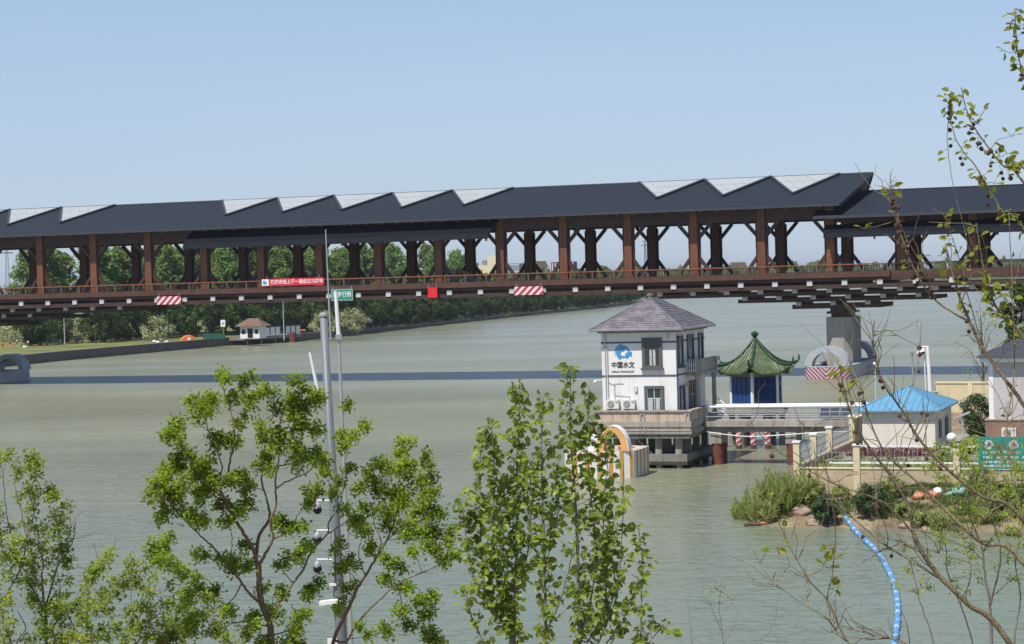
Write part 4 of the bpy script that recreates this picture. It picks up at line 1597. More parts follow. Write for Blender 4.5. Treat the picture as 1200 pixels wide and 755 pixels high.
cs_ = [Vector((x0, y0, RZ_ + .14)), Vector((x1, y0, RZ_ + .14)), Vector((x1, y1, RZ_ + .14)), Vector((x0, y1, RZ_ + .14))]
for p_, q_, ap_, aq_ in ((cs_[0], cs_[1], Vector(ra), Vector(ra)), (cs_[1], cs_[2], Vector(ra), Vector(rb_)), (cs_[3], cs_[0], Vector(rb_), Vector(ra))):
    for i in range(1, 17):
        t_ = i / 17
        tc_.beam(p_.lerp(ap_, t_) + Vector((0, 0, .012)), q_.lerp(aq_, t_) + Vector((0, 0, .012)), .09, .05)
tc_.build('tile_course', 'roof_violet', roof_h)
lr = MB()
for q in ((x0, y0), (x1, y0), (x1, y1)):
    lr.tube([(q[0] * .97 + ra[0] * .03, q[1], RZ_ + .2), (ra[0], ra[1], RZ_ + rh + .28)], .018, 4)
for s in (.1, .35, .6, .85):
    for q in ((x0, y0), (x1, y0)):
        a = Vector((q[0], q[1], RZ_ + .14)).lerp(Vector(ra), s)
        lr.tube([a, a + Vector((0, 0, .22))], .015, 4)
lr.build('lightning_wire', 'galv', roof_h)
# windows
def window(par, p0, p1, z0, z1, face, frame=.24, sill=True, mul=1, door=False, name='window'):
    """face 'f': front wall y=YA, spans x p0..p1; face 's': right wall x=XB, spans y p0..p1"""
    def bxx(m_, a0, a1, d0, d1, zz0, zz1):
        if face == 'f':
            m_.box(a0, a1, YA - d1, YA - d0, zz0, zz1)
        else:
            m_.box(XB + d0, XB + d1, a0, a1, zz0, zz1)
    f = MB()
    bxx(f, p0, p0 + frame, .002, .11, z0, z1)
    bxx(f, p1 - frame, p1, .002, .11, z0, z1)
    bxx(f, p0, p1, .003, .12, z1 - frame, z1 - .001)
    if not door:
        bxx(f, p0, p1, .003, .12, z0 + .001, z0 + frame * .8)
    fo = f.build(name, 'grey_trim', par)
    if sill:
        s = MB()
        bxx(s, p0 - .1, p1 + .1, .002, .22, z0 - .16, z0)
        s.build('sill', 'grey_trim', fo)
    g = MB()
    bxx(g, p0 + frame, p1 - frame, .004, .03, z0 + frame * .6, z1 - frame)
    g.build('glass', 'window_glass', fo)
    c = MB()
    wdt = p1 - p0 - 2 * frame
    a0 = p0 + frame
    zb, zt = z0 + frame * .8, z1 - frame - (z1 - z0) * .28
    for k in range(mul + 1):
        a = a0 + wdt * k / mul
        bxx(c, a - .035, a + .035, .031, .06, zb, z1 - frame)
    bxx(c, a0, a0 + wdt, .031, .062, zt - .035, zt + .035)
    c.build('sash', 'frame_light' if door else 'grey_trim', fo)
    if not door and wdt > .5:
        cu = MB()
        bxx(cu, a0 + wdt * .32, a0 + wdt * .47, .0305, .034, zb, zt)
        bxx(cu, a0 + wdt * .55, a0 + wdt * .72, .0305, .034, zb, zt)
        cu.build('curtain', 'curtain', fo)
    return fo
window(wall, -4.27, -2.55, 8.24, 10.72, 'f', mul=2)
window(wall, -4.15, -2.48, 3.95, 6.75, 'f', mul=2, door=True, sill=False, name='door')
dl_ = MB().box(-3.85, -3.45, YA - .075, YA - .065, 4.1, 5.7).box(-3.2, -2.85, YA - .075, YA - .065, 4.1, 5.7)
dl_.build('door_glass', 'curtain', wall)
window(wall, 1.6, 3.1, 8.3, 10.8, 's', .22)
window(wall, 4.5, 6.5, 7.85, 10.8, 's', .26, sill=False, mul=2)
window(wall, 8.1, 9.6, 7.85, 10.8, 's', .22, sill=False)
window(wall, 1.8, 3.3, 3.95, 6.7, 's', .22, sill=False)
window(wall, 4.7, 6.8, 3.95, 6.9, 's', .3, sill=False, door=True, mul=2, name='door')
# writing and emblem on the front wall
lg = onv(730, 413.5, H_O, YA)
lb = MB()
def ring(r0, r1, a0, a1, n=26, c=(0, 0), y=(-.03, -.004), tp=1.0):
    o_ = [(c[0] + r1 * math.cos(a0 + (a1 - a0) * i / n), c[1] + r1 * math.sin(a0 + (a1 - a0) * i / n)) for i in range(n + 1)]
    i_ = [(c[0] + (r0 + (r1 - r0) * (1 - tp) * i / n) * math.cos(a0 + (a1 - a0) * i / n), c[1] + (r0 + (r1 - r0) * (1 - tp) * i / n) * math.sin(a0 + (a1 - a0) * i / n)) for i in range(n + 1)]
    for i in range(n):
        lb.prism([o_[i], o_[i + 1], i_[i + 1], i_[i]], *y)
ring(.44, .6, R(-60), R(250))
ring(.1, .42, R(60), R(330), tp=.3, y=(-.034, -.006))
ring(.62, .72, R(95), R(200), y=(-.034, -.006), tp=.4)
lb.prism([(.18, -.1), (.5, .12), (.78, .06), (.72, -.34), (.5, -.2), (.3, -.25)], -.037, -.008)
lb.build('emblem', 'logo_blue', wall, loc=(lg.x, YA, lg.z))
tl_ = onv(730, 428.3, H_O, YA)
text('lettering', '中国水文', .56, 'ink', wall, (tl_.x, YA - .02, tl_.z), 1.98, bold=.012)
tl_ = onv(730, 435.8, H_O, YA)
text('lettering', 'CHINA HYDROLOGY', .21, 'ink', wall, (tl_.x, YA - .02, tl_.z), 1.95, bold=.004)
dp = MB()
for px_, z0_, z1_ in ((712.5, 4.8, 10.0), (710, 4.8, 10.9)):
    q = onv(px_, 440, H_O, YA)
    dp.tube([(q.x, YA - .08, z0_), (q.x, YA - .08, z1_)], .045, 6)
q = onv(783, 390, H_O, YA)
dp.tube([(q.x, YA - .08, 10.55), (q.x, YA - .08, 11.1)], .07, 6)
dp.tube([(XA + .35, YA - .08, 10.6), (XA + .35, YA - .08, 11.1)], .07, 6)
dp.build('downpipe', 'frame_light', wall)
cb2 = MB()
cb2.tube(crm([(-7.3, YA - .05, 7.2), (-6.9, YA - .05, 6.9), (-6.4, YA - .05, 7.0), (-5.9, YA - .05, 6.95)], 4), .018, 4)
cb2.tube([(-6.7, YA - .05, 5.0), (-6.7, YA - .05, 6.9)], .02, 4).tube([(-5.4, YA - .05, 5.0), (-5.4, YA - .05, 5.9), (-6.7, YA - .05, 6.0)], .02, 4)
cb2.tube([(XB + .04, 1.3, 4.0), (XB + .04, 1.3, 10.9)], .04, 6)
cb2.build('cable', 'eave_grey', wall)
st2 = MB().box(-5.0, -4.75, YA - .14, YA - .003, 6.3, 6.75)
st2.build('meter_box', 'ac_white', wall)
# balcony
bal = MB().box(XB + .003, -.1, 3.8, 9.6, 7.42, 7.7).build('balcony_floor', 'concrete_pale', house)
bw = MB()
bw.box(-.42, -.12, 3.82, 9.58, 8.62, 8.78).box(XB + .004, -.425, 3.82, 4.02, 8.62, 8.78)
bw.box(-.34, -.2, 4.3, 9.3, 7.705, 8.615)
bw.box(-.45, -.1, 3.85, 4.2, 7.705, 8.8).box(-.45, -.1, 9.2, 9.55, 7.705, 8.8)
bw.build('balcony_parapet', 'concrete_pale', bal)
b0 = None
for i in range(5):
    x = XB + .12 + i * .19
    if b0 is None:
        b0 = MB().lathe([(.05, 0), (.075, .1), (.04, .3), (.065, .6), (.04, .78), (.06, .91)], 8).build('baluster', 'white_paint', bal, loc=(x, 3.92, 7.705))
    else:
        copy_part(b0, bal, (x, 3.92, 7.705))
c0 = MB().lathe([(.26, 0), (.26, .15), (.2, .22), (.18, 3.1), (.26, 3.3), (.26, 3.51)], 14).build('porch_column', 'concrete_pale', house, loc=(-.4, 4.05, FZ))
copy_part(c0, house, (-.4, 9.35, FZ))
MB().ball((XB + .3, 3.45, 6.75), .16, 10).tube([(XB + .002, 3.45, 6.6), (XB + .3, 3.45, 6.6)], .03, 6).build('wall_lamp', 'fender_orange', wall)
# terrace
ter = MB().box(-8.1, 0, 0, 10.8, 3.45, FZ - .002).build('terrace_floor', 'concrete_pale', house)
tp = MB()
tp.box(-8.0, -.1, .1, .32, 3.2, 4.66).box(-.32, -.1, .321, 5.6, 3.2, 4.66).box(-8.0, -7.8, .321, 10.6, 3.2, 4.66)
pa = tp.build('parapet', 'pink_wall', house)
tr_ = MB()
tr_.box(-8.15, .05, -.02, .42, 4.665, 4.8).box(-.42, .05, .421, 5.65, 4.665, 4.8).box(-8.12, -7.7, .421, 10.6, 4.665, 4.8)
tr_.box(-8.1, .02, 0, .098, 2.86, 3.2).box(-.098, .02, .1, 10.8, 2.86, 3.2)
tr_.box(-8.13, .05, -.04, -.002, 3.1, 3.22).box(.021, .06, -.04, 10.8, 3.1, 3.22)
for x in (-8.03, -4.28, -3.98, -.45, -.16):
    tr_.box(x - .06, x + .06, .03, .097, 3.23, 4.66)
for y in (.2, 2.9, 5.4):
    tr_.box(-.097, -.03, y, y + .12, 3.23, 4.66)
tr_.build('parapet_trim', 'concrete_pale', pa)
ft = MB()
for x in (-8.02, -4.1, -.3):
    ft.prism([(x - .14, 4.55), (x + .14, 4.55), (x + .1, 4.42), (x - .1, 4.42)], .02, .028)
ft.build('panel_ornament', 'concrete', pa)
un = MB().box(-8.0, -.15, .15, 10.6, 2.5, 3.44)
un.build('floor_slab', 'concrete', house)
MB().box(-7.93, -.52, .47, 9.83, .3, .58).build('algae_band', 'algae', house)
low = MB().box(-7.9, -.55, .5, 9.8, .35, 1.16).build('lower_platform', 'concrete', house)
p0_ = None
for x in (-7.4, -5.2, -3.0, -1.3):
    for y in (.9, 3.6, 6.4, 9.2):
        if p0_ is None:
            p0_ = MB().box(-.26, .26, -.26, .26, 1.161, 2.499).build('post', 'concrete_pale', house, loc=(x, y, 0))
            q0_ = MB().tube([(0, 0, -3), (0, 0, .349)], .3, 10).build('pile', 'concrete', house, loc=(x, y, 0))
        else:
            copy_part(p0_, house, (x, y, 0))
            copy_part(q0_, house, (x, y, 0))
MB().beam((-4.9, .7, 2.48), (-3.6, .9, 1.2), .16, .1).build('ladder_beam', 'galv', house)
MB().tube([(XA - .001, YA + .4, 7.25), (XA - .7, YA + .2, 7.25)], .04, 6).ball((XA - .7, YA + .2, 7.12), .14, 10).build('wall_camera', 'white_paint', wall)
# air conditioners
def aircon(name_loc, rz, label, group):
    t = thing('air_conditioner', label, 'air conditioner', name_loc, rz, group)
    b = MB().box(-.53, .53, -.32, 0, 0, .74).build('casing', 'ac_white', t)
    f = MB()
    for r in (.1, .17, .24, .3):
        f.tube([(-.14 + r * math.cos(a), -.335, .37 + r * math.sin(a)) for a in [i * math.pi / 10 for i in range(21)]], .012, 4, False)
    for i in range(8):
        a = i * math.pi / 4
        f.beam((-.14, -.335, .37), (-.14 + .3 * math.cos(a), -.335, .37 + .3 * math.sin(a)), .015, .015)
    d = MB().tube([(-.14, -.326, .37), (-.14, -.321, .37)], .31, 20).build('fan_opening', 'ac_dark', t)
    f.build('fan_grille', 'ac_white', d)
    MB().box(.27, .45, -.326, -.321, .5, .6).build('badge_plate', 'ac_dark', b)
    MB().box(-.45, -.38, -.3, 0, -.12, -.002).box(.38, .45, -.3, 0, -.12, -.002).build('bracket', 'steel', t)
    return t
for px_, lb_ in ((719.2, 'left of the two air conditioner units on the white house wall, beside the downpipe'), (737.9, 'right of the two air conditioner units on the white house wall, nearer the door')):
    q = onv(px_, 479, H_O, YA - .05)
    aircon(HW(q.x, YA - .05, q.z), -HA, lb_, 'air conditioners on the white house')

# ---- walkway to the bank
wk = thing('walkway', 'concrete walkway with thick white rails linking the white house to the bank', 'walkway', H_O, -HA)
MB().box(.1, 13.8, 3.9, 6.3, 3.15, 3.6).build('deck', 'concrete_pale', wk)
MB().box(.1, 13.8, 4.2, 4.6, 2.7, 3.149).box(.1, 13.8, 5.6, 6.0, 2.7, 3.149).build('girder', 'concrete', wk)
for y in (4.0, 6.2):
    r = MB().tube([(.25, y, 4.78), (13.6, y, 4.84)], .1, 8)
    ro_ = r.build('railing', 'white_rail', wk)
    r = MB()
    for z in (4.34, 3.98):
        r.tube([(.25, y, z), (13.6, y, z)], .028, 6)
    for i in range(8):
        x = .3 + i * 1.87
        r.tube([(x, y, 3.6), (x, y, 4.76)], .035, 6)
    r.build('rail_post', 'steel', ro_)
r = MB()
for z in (4.78, 4.32, 3.98):
    r.tube([(.25, 4.0, z), (-.05, 5.75, z + .5)], .05, 6)
    r.tube([(1.4, 6.2, z), (.1, 8.4, z + .5)], .05, 6)
r.build('side_rail', 'white_rail', wk)
c_ = None
for x in (1.0, 7.3, 13.2):
    if c_ is None:
        c_ = MB().box(-.45, .45, -1.15, 1.15, 1.75, 2.69).build('pile_cap', 'concrete_pale', wk, loc=(x, 5.15, 0))
    else:
        copy_part(c_, wk, (x, 5.15, 0))
rp_ = None
for x, y in ((1.0, 4.5), (1.0, 5.8), (7.3, 4.5), (7.3, 5.8), (13.2, 4.5), (13.2, 5.8)):
    if rp_ is None:
        rp_ = MB().tube([(0, 0, -3), (0, 0, 1.749)], .48, 12).build('rusty_pile', 'rust', wk, loc=(x, y, 0))
    else:
        copy_part(rp_, wk, (x, y, 0))
cbp = MB()
cbp.tube(crm([(.2, 3.85, 2.75), (2, 3.84, 2.5), (4, 3.84, 2.35), (7, 3.84, 2.5), (10, 3.84, 2.7), (13.5, 3.84, 2.8)], 5), .04, 6)
cbp.build('hose', 'white_rail', wk)
for i in range(3):
    t = thing('solar_panel', ('leftmost', 'middle', 'rightmost')[i] + ' of three small dark solar panels leaning on the walkway rail', 'solar panel', HW(9.9 + i * .82, 5.2, 3.605), -HA, 'solar panels on the walkway')
    MB().slab([(-.36, -.3, .25), (.36, -.3, .25), (.36, .35, .95), (-.36, .35, .95)], .04).build('panel', 'solar', t)
    MB().beam((-.3, .3, 0), (-.3, .3, .86), .04, .04).beam((.3, .3, 0), (.3, .3, .86), .04, .04).beam((-.3, -.25, 0), (-.3, -.25, .26), .04, .04).beam((.3, -.25, 0), (.3, -.25, .26), .04, .04).build('stand', 'galv', t)

# ---- hexagonal pavilion with a green tiled roof
PC = at(886, 455, 187.5)
PC.z = 0
pav = thing('river_pavilion', 'hexagonal pavilion with upswept green tiled roof and blue glazed doors', 'pavilion', PC, R(-15))
def hexp(r, z, a0=-90):
    return [Vector((r * math.cos(R(a0 + 60 * i)), r * math.sin(R(a0 + 60 * i)), z)) for i in range(6)]
MB().prism([(v.x, v.y) for v in hexp(3.1, 0)], 2.9, 3.6, 'z').build('platform', 'concrete', pav)
RW = 2.42
hx = hexp(RW, 0)
wl_ = MB()
for i in range(6):
    a, b = hx[i], hx[(i + 1) % 6]
    wl_.beam(a + Vector((0, 0, 6.55)), b + Vector((0, 0, 6.55)), .2, .34)
    wl_.beam(a + Vector((0, 0, 3.75)), b + Vector((0, 0, 3.75)), .18, .3)
wl_.build('tie_beam', 'concrete_pale', pav)
pc0 = None
for v in hx:
    if pc0 is None:
        pc0 = MB().lathe([(.2, 0), (.2, .12), (.155, .16), (.155, 3.2)], 12).build('column', 'white_paint', pav, loc=(v.x, v.y, 3.6))
    else:
        copy_part(pc0, pav, (v.x, v.y, 3.6))
for i in range(6):
    a, b = hx[i], hx[(i + 1) % 6]
    d = (b - a).normalized()
    mid = (a + b) / 2
    dn = thing_dummy = None
    L2 = (b - a).length - .3
    m_ = MB()
    pa_, pb_ = a + d * .15, b - d * .15
    m_.beam(pa_ + Vector((0, 0, 5.14)), pb_ + Vector((0, 0, 5.14)), .05, 2.45)
    do = m_.build('door', 'blue_glass' if i in (0, 2, 4) else 'blue_door', pav)
    fr = MB()
    nout = Vector((mid.x, mid.y, 0)).normalized() * .04
    for k in range(5):
        q = pa_.lerp(pb_, k / 4) + nout
        fr.beam(q + Vector((0, 0, 3.92)), q + Vector((0, 0, 6.36)), .07, .07)
    for z in (3.95, 5.55, 6.32):
        fr.beam(pa_ + nout + Vector((0, 0, z)), pb_ + nout + Vector((0, 0, z)), .06, .09)
    fr.build('door_frame', 'blue_door', do)
# roof: concave hexagonal cone whose six corners sweep up
RT, AP = 3.95, 9.55
def roof_pt(ang, t):
    """t 0 at the apex, 1 at the eave"""
    k = (math.degrees(ang) + 90) % 60 / 60.0
    c = abs(k - .5) * 2                      # 1 on a corner, 0 mid-side
    apo = math.cos(math.pi / 6) / math.cos((k - .5) * math.pi / 3)
    flare = 1 + .13 * c ** 5 * t ** 3
    r = (.12 + (RT * .93 - .12) * t) * apo * flare
    z = AP - (AP - 6.55) * (1 - (1 - t) ** 1.34) ** .98 + .85 * c ** 4 * t ** 3 + .06
    return Vector((r * math.cos(ang), r * math.sin(ang), z))
NA, NT = 144, 14
rm_ = MB()
for j in range(NT + 1):
    for i in range(NA):
        rm_.v.append(tuple(roof_pt(2 * math.pi * i / NA - math.pi / 2, j / NT)))
for j in range(NT):
    for i in range(NA):
        a, b = j * NA + i, j * NA + (i + 1) % NA
        rm_.f.append((a, b, b + NA, a + NA))
o = len(rm_.v)
for i in range(NA):
    p = roof_pt(2 * math.pi * i / NA - math.pi / 2, 1)
    rm_.v.append((p.x * .97, p.y * .97, p.z - .16))
for i in range(NA):
    a, b = NT * NA + i, NT * NA + (i + 1) % NA
    rm_.f.append((a, b, o + (i + 1) % NA, o + i))
rm_.add([(0, 0, 7.1)], [])
top = len(rm_.v) - 1
for i in range(NA):
    rm_.f.append((o + i, o + (i + 1) % NA, top))
pr = rm_.build('roof', 'tile_green', pav)
ribs = MB()
for sct in range(6):
    for k in range(1, 12):
        ang = R(-90 + 60 * sct + 5 * k)
        c = abs(k / 12 - .5) * 2
        # each tile row runs straight down the slope of its side
        mid = R(-90 + 60 * sct + 30)
        lat = math.tan(ang - mid)
        pts = []
        for j in range(NT + 1):
            t = j / NT
            if t < c * .98 - .02:
                continue
            # same lateral position at every height
            apo_t = roof_pt(mid, t)
            ra_ = math.hypot(apo_t.x, apo_t.y)
            want = lat * (RT * .93 * math.cos(math.pi / 6))
            if abs(want) > ra_ * math.tan(math.pi / 6) * .99:
                continue
            an = mid + math.atan2(want, ra_)
            pts.append(roof_pt(an, t) + Vector((0, 0, .035)))
        if len(pts) > 1:
            ribs.tube(pts, .07, 6)
ribs.build('tile_row', 'tile_green', pr)
hip = MB()
for i in range(6):
    ang = R(-90 + 60 * i)
    pts = [roof_pt(ang, j / 14) + Vector((0, 0, .1)) for j in range(15)]
    e = pts[-1]
    d = Vector((math.cos(ang), math.sin(ang), 0))
    pts += [e + d * .14 + Vector((0, 0, .2)), e + d * .16 + Vector((0, 0, .48)), e + d * .1 + Vector((0, 0, .66))]
    hip.tube(pts, [.13] * 15 + [.11, .08, .03], 7)
hip.build('hip_ridge', 'tile_green_dark', pr)
MB().lathe([(.3, 0), (.3, .12), (.16, .2), (.18, .42), (.34, .58), (.36, .78), (.22, .84), (.1, .95)], 14, (0, 0, AP - .05)).build('finial', 'tile_green_dark', pr)
pp0 = None
for i, v in enumerate(hexp(2.3, 0, -60)):
    if pp0 is None:
        pp0 = MB().tube([(0, 0, -3), (0, 0, 2.899)], .3, 10).build('pile', 'concrete', pav, loc=(v.x, v.y, 0))
    else:
        copy_part(pp0, pav, (v.x, v.y, 0))
# dark back frame and striped mooring piles under the walkway
for i, (x, lb_) in enumerate(((866, 'leftmost red and white spiral-striped pile under the pavilion'), (883, 'middle red and white spiral-striped pile under the pavilion'), (900, 'rightmost fully seen red and white striped pile under the pavilion'),
                             (849.5, 'slender red-striped pile in shade beside the rusty pile at left'))):
    p = on(x, 526 - (2 if i == 3 else 0), 0)
    t = thing('mooring_pile', lb_, 'pile', (p.x, p.y, 0), .6 * i, 'striped piles in the water')
    MB().tube([(0, 0, -3), (0, 0, .35)], .285, 12).build('pile_foot', 'wood_drift', t)
    MB().tube([(0, 0, .351), (0, 0, 2.1)], .27, 14).build('striped_sleeve', 'barber', t)
    MB().lathe([(.29, 2.101), (.29, 2.18), (.1, 2.24)], 14).build('cap', 'white_paint', t)

# ---- orange and white striped mooring float in front of the house
OF = on(703, 561, 0)
t = fender(Vector((OF.x, OF.y, 0)) - ex * .2, -HA, 2.95, 0, 5.4, 2.15, 2.0, 'orange_white', None,
           'float with orange and white stripes and an orange arch before the white house', None, -.4, .9, 'mooring_float', False)
a = MB()
hw, th_, hh = 1.3, .55, 1.95
o_ = [(1.25 - hw * math.cos(math.pi * q / 24), 2.154 + hh * math.sin(math.pi * q / 24)) for q in range(25)]
i_ = [(1.25 - (hw - th_) * math.cos(math.pi * q / 24), 2.154 + (hh - th_) * math.sin(math.pi * q / 24)) for q in range(25)]
for q in range(24):
    a.prism([o_[q], o_[q + 1], i_[q + 1], i_[q]], .15, .95)
a.build('arch', 'fender_orange', t)
e_ = MB()
for q in range(24):
    n1 = [(1.25 - (hw + .05) * math.cos(math.pi * w_ / 24), 2.154 + (hh + .05) * math.sin(math.pi * w_ / 24)) for w_ in (q, q + 1)]
    e_.prism([n1[0], n1[1], o_[q + 1], o_[q]], .12, .98)
e_.build('arch_edge', 'white_paint', t)
MB().lathe([(.5, 2.16), (.5, 2.9), (.62, 3.0), (.5, 3.55), (.28, 3.85), (.05, 3.95)], 16, (-.75, .9, 0)).build('beacon', 'white_paint', t)

# ================================================================== RIGHT BANK
C_O = Vector((18.9, 137.5, 0))           # corner of the walled garden
def CW(x, y, z=0):
    return C_O + ex * x + ey * y + Vector((0, 0, z))
shore = [on(878, 600), on(884, 611), on(905, 617), on(950, 619), on(985, 619), on(1040, 620), on(1080, 621), on(1200, 625), on(1420, 640)]
shore = [Vector((p.x, p.y)) for p in shore]
poly = shore + [Vector((140, 118)), Vector((140, 330)), Vector((70, 212)), Vector((46, 204)), Vector((40, 192)), Vector((33, 178)), Vector((28.5, 166)), Vector((24.6, 158)), Vector((18.2, 139)), Vector((17.3, 134))]
def inside(p):
    c = False
    n = len(poly)
    for i in range(n):
        a, b = poly[i], poly[(i + 1) % n]
        if (a.y > p.y) != (b.y > p.y) and p.x < (b.x - a.x) * (p.y - a.y) / (b.y - a.y) + a.x:
            c = not c
    return c
def sdist(p):
    best = 1e9
    n = len(poly)
    for i in range(n):
        a, b = poly[i], poly[(i + 1) % n]
        ab = b - a
        t = max(0, min(1, (p - a).dot(ab) / ab.dot(ab)))
        best = min(best, (a + ab * t - p).length)
    return best if inside(p) else -best
GZ = 2.4
def ground_z(x, y):
    p = Vector((x, y))
    d = sdist(p)
    q = Vector((x, y, 0)) - C_O
    lx, ly = q.dot(ex), q.dot(ey)
    nz_ = noise.noise(Vector((x * .7, y * .7, 0))) * .18 + noise.noise(Vector((x * 2.1, y * 2.1, 3))) * .08
    if lx > -.1 and ly > .15:
        return GZ + nz_ * .15 if d > .5 else max(-.6, d * 3)
    if d < 0:
        return max(-1.2, d * .5) + nz_ * .6
    return min(1.55, d * .17 + .02) + nz_
def grid(x0_, x1_, y0_, y1_, st):
    g = MB()
    nx, ny = int((x1_ - x0_) / st) + 1, int((y1_ - y0_) / st) + 1
    for j in range(ny):
        for i in range(nx):
            x, y = x0_ + i * st, y0_ + j * st
            g.v.append((x, y, ground_z(x, y)))
    for j in range(ny - 1):
        for i in range(nx - 1):
            a = j * nx + i
            if max(g.v[a][2], g.v[a + 1][2], g.v[a + nx][2], g.v[a + nx + 1][2]) > -.9:
                g.f.append((a, a + 1, a + nx + 1, a + nx))
    return g
struct(grid(12, 60, 112, 140, .4).build('bank_slope', 'bank_soil', smooth=True))
struct(grid(16, 142, 140, 335, 1.0).build('bank_ground', 'bank_soil', smooth=True))
lawnp = MB().add([CW(1, .8, GZ + .06), CW(60, .8, GZ + .06), CW(60, 30, GZ + .06), CW(13, 30, GZ + .06), CW(13, 8, GZ + .06), CW(1, 8, GZ + .06)], [(0, 1, 2, 3, 4, 5)])
struct(lawnp.build('garden_lawn', 'lawn'))
pth = MB().add([CW(1.2, 8.2, GZ + .05), CW(12.5, 8.2, GZ + .05), CW(12.5, 30, GZ + .05), CW(1.2, 30, GZ + .05)], [(0, 1, 2, 3)])
struct(pth.build('garden_path', 'paving'))
t = thing('low_hedge', 'low clipped red-leaved hedge in front of the blue-roofed hut', 'hedge', CW(0, 0, GZ), -HA)
hb = MB()
rh_ = random.Random(8)
for i in range(2600):
    p = Vector((rh_.uniform(1.2, 8.2), rh_.uniform(10.4, 12.2), rh_.uniform(.05, .62)))
    dv = Vector((rh_.gauss(0, 1), rh_.gauss(0, 1), rh_.gauss(.4, 1))).normalized()
    hb.leaf(p, dv, Vector((rh_.gauss(0, 1), rh_.gauss(0, 1), 1)), .14, .1, .2)
hb.build('foliage', 'hedge_red', t, fix=False)
MB().box(1.3, 8.1, 10.5, 12.1, -.1, .12).build('soil', 'soil_bed', t)

# ---- garden wall with pillars and white railings
gw = thing('garden_wall', 'low yellow brick wall with pillars and white railings round the garden', 'wall', C_O, -HA)
XW = 24
b = MB().box(0, XW, -.12, .12, .9, 2.6).box(-.12, .12, .121, 20, 1.0, 2.7).box(-.12, .12, 20.5, 29.5, 1.0, 4.35)
wl2 = b.build('brick_base', 'yellow_brick', gw)
MB().box(.19, XW, -.17, .17, 2.601, 2.7).box(-.17, .17, .171, 20, 2.701, 2.8).box(-.18, .18, 20.5, 29.5, 4.351, 4.47).build('coping', 'yellow_cap', wl2)
pil0 = None
for x, y, h in ((0, 0, 4.45), (4.05, 0, 4.25), (10.6, 0, 4.25), (17, 0, 4.25), (23.6, 0, 4.25), (0, 5.6, 4.5), (0, 11.2, 4.55), (0, 20.1, 4.7)):
    if pil0 is None:
        pil0 = MB().box(-.21, .21, -.21, .21, .9, 4.3).build('pillar', 'yellow_wall', gw, loc=(x, y, h - 4.4))
        pilc = MB().box(-.27, .27, -.27, .27, 4.301, 4.42).build('pillar_cap', 'white_paint', pil0)
    else:
        c = copy_part(pil0, gw, (x, y, h - 4.4))
        q = pilc.copy()
        COL.objects.link(q)
        q.parent = c
rl = MB()
for xa, xb in ((4.3, 10.35), (10.85, 16.75), (17.25, 23.3)):
    rl.box(xa, xb, -.05, .05, 4.05, 4.17).box(xa, xb, -.05, .05, 2.95, 3.07)
rl.box(2.2, 3.8, -.05, .05, 2.95, 3.07)
rail_ = rl.build('railing', 'white_rail', gw)
pk = MB()
for xa, xb in ((4.3, 10.35), (10.85, 16.75), (17.25, 23.3)):
    n = int((xb - xa) / .3)
    for i in range(n):
        x = xa + .15 + i * .3
        pk.box(x - .012, x + .012, -.012, .012, 2.7, 4.05)
for ya, yb in ((.3, 5.3), (5.9, 10.9), (11.5, 19.8)):
    n = int((yb - ya) / .25)
    for i in range(n):
        y = ya + i * .25
        pk.box(-.012, .012, y - .012, y + .012, 2.8, 4.1)
    for z in (3.1, 3.6, 4.1):
        pk.box(-.02, .02, ya, yb, z - .02, z + .02)
for xa in (.3,):
    for i in range(13):
        x = xa + .1 + i * .28
        pk.box(x - .012, x + .012, -.012, .012, 2.7, 3.9)
    for z in (3.2, 3.7):
        pk.box(xa, 3.8, -.015, .015, z - .015, z + .015)
pk.build('picket', 'galv', rail_)

# ---- blue-roofed hut
B_C = at(1096.5, 531, 147.2)
hut = thing('blue_roofed_hut', 'small cream hut with a bright blue sheet-metal hipped roof', 'hut', (B_C.x, B_C.y, GZ), -HA)
W_, D_, HH = 5.25, 8.4, 3.1
hwall = MB().box(-W_, 0, 0, D_, -.2, HH).build('wall', 'cream_wall', hut)
oh = .48
rf = MB()
xa, xb, ya, yb = -W_ - oh, oh, -oh, D_ + oh
ra1, ra2 = (-W_ / 2, 4.1, HH + 1.52), (-W_ / 2, D_ - 3.2, HH + 1.52)
rf.add([(xa, ya, HH), (xb, ya, HH), (xb, yb, HH), (xa, yb, HH), (xa, ya, HH + .1), (xb, ya, HH + .1), (xb, yb, HH + .1), (xa, yb, HH + .1), ra1, ra2],
       [(4, 5, 8), (5, 6, 9, 8), (6, 7, 9), (7, 4, 8, 9), (0, 1, 5, 4), (1, 2, 6, 5), (2, 3, 7, 6), (3, 0, 4, 7), (0, 3, 2, 1)])
hr_ = rf.build('roof', 'blue_roof', hut)
rb2 = MB()
A1, A2 = Vector(ra1), Vector(ra2)
for i in range(13):                      # standing seams on each slope
    x = xa + (xb - xa) * (i + .5) / 13
    t = 1 - abs(x - (xa + xb) / 2) / ((xb - xa) / 2)
    rb2.beam((x, ya, HH + .12), (x, ya + (A1.y - ya) * t, HH + .12 + 1.42 * t), .045, .05)
rb3 = MB()
for i in range(22):
    y = ya + (yb - ya) * (i + .5) / 22
    t = min(1, (y - ya) / (A1.y - ya), (yb - y) / (yb - A2.y))
    rb3.beam((xb, y, HH + .12), (xb + (-W_ / 2 - xb) * t, y, HH + .12 + 1.42 * t), .045, .05)
rb2.build('seam', 'blue_roof', hr_)
rb3.build('seam', 'blue_roof', hr_)
rg = MB()
for c, d in (((xa, ya, HH + .12), ra1), ((xb, ya, HH + .12), ra1), ((xb, yb, HH + .12), ra2), ((xa, yb, HH + .12), ra2)):
    rg.tube([c, d], .08, 6)
rg.tube([ra1, ra2], .09, 6)
rg.build('ridge_cap', 'blue_roof', hr_)
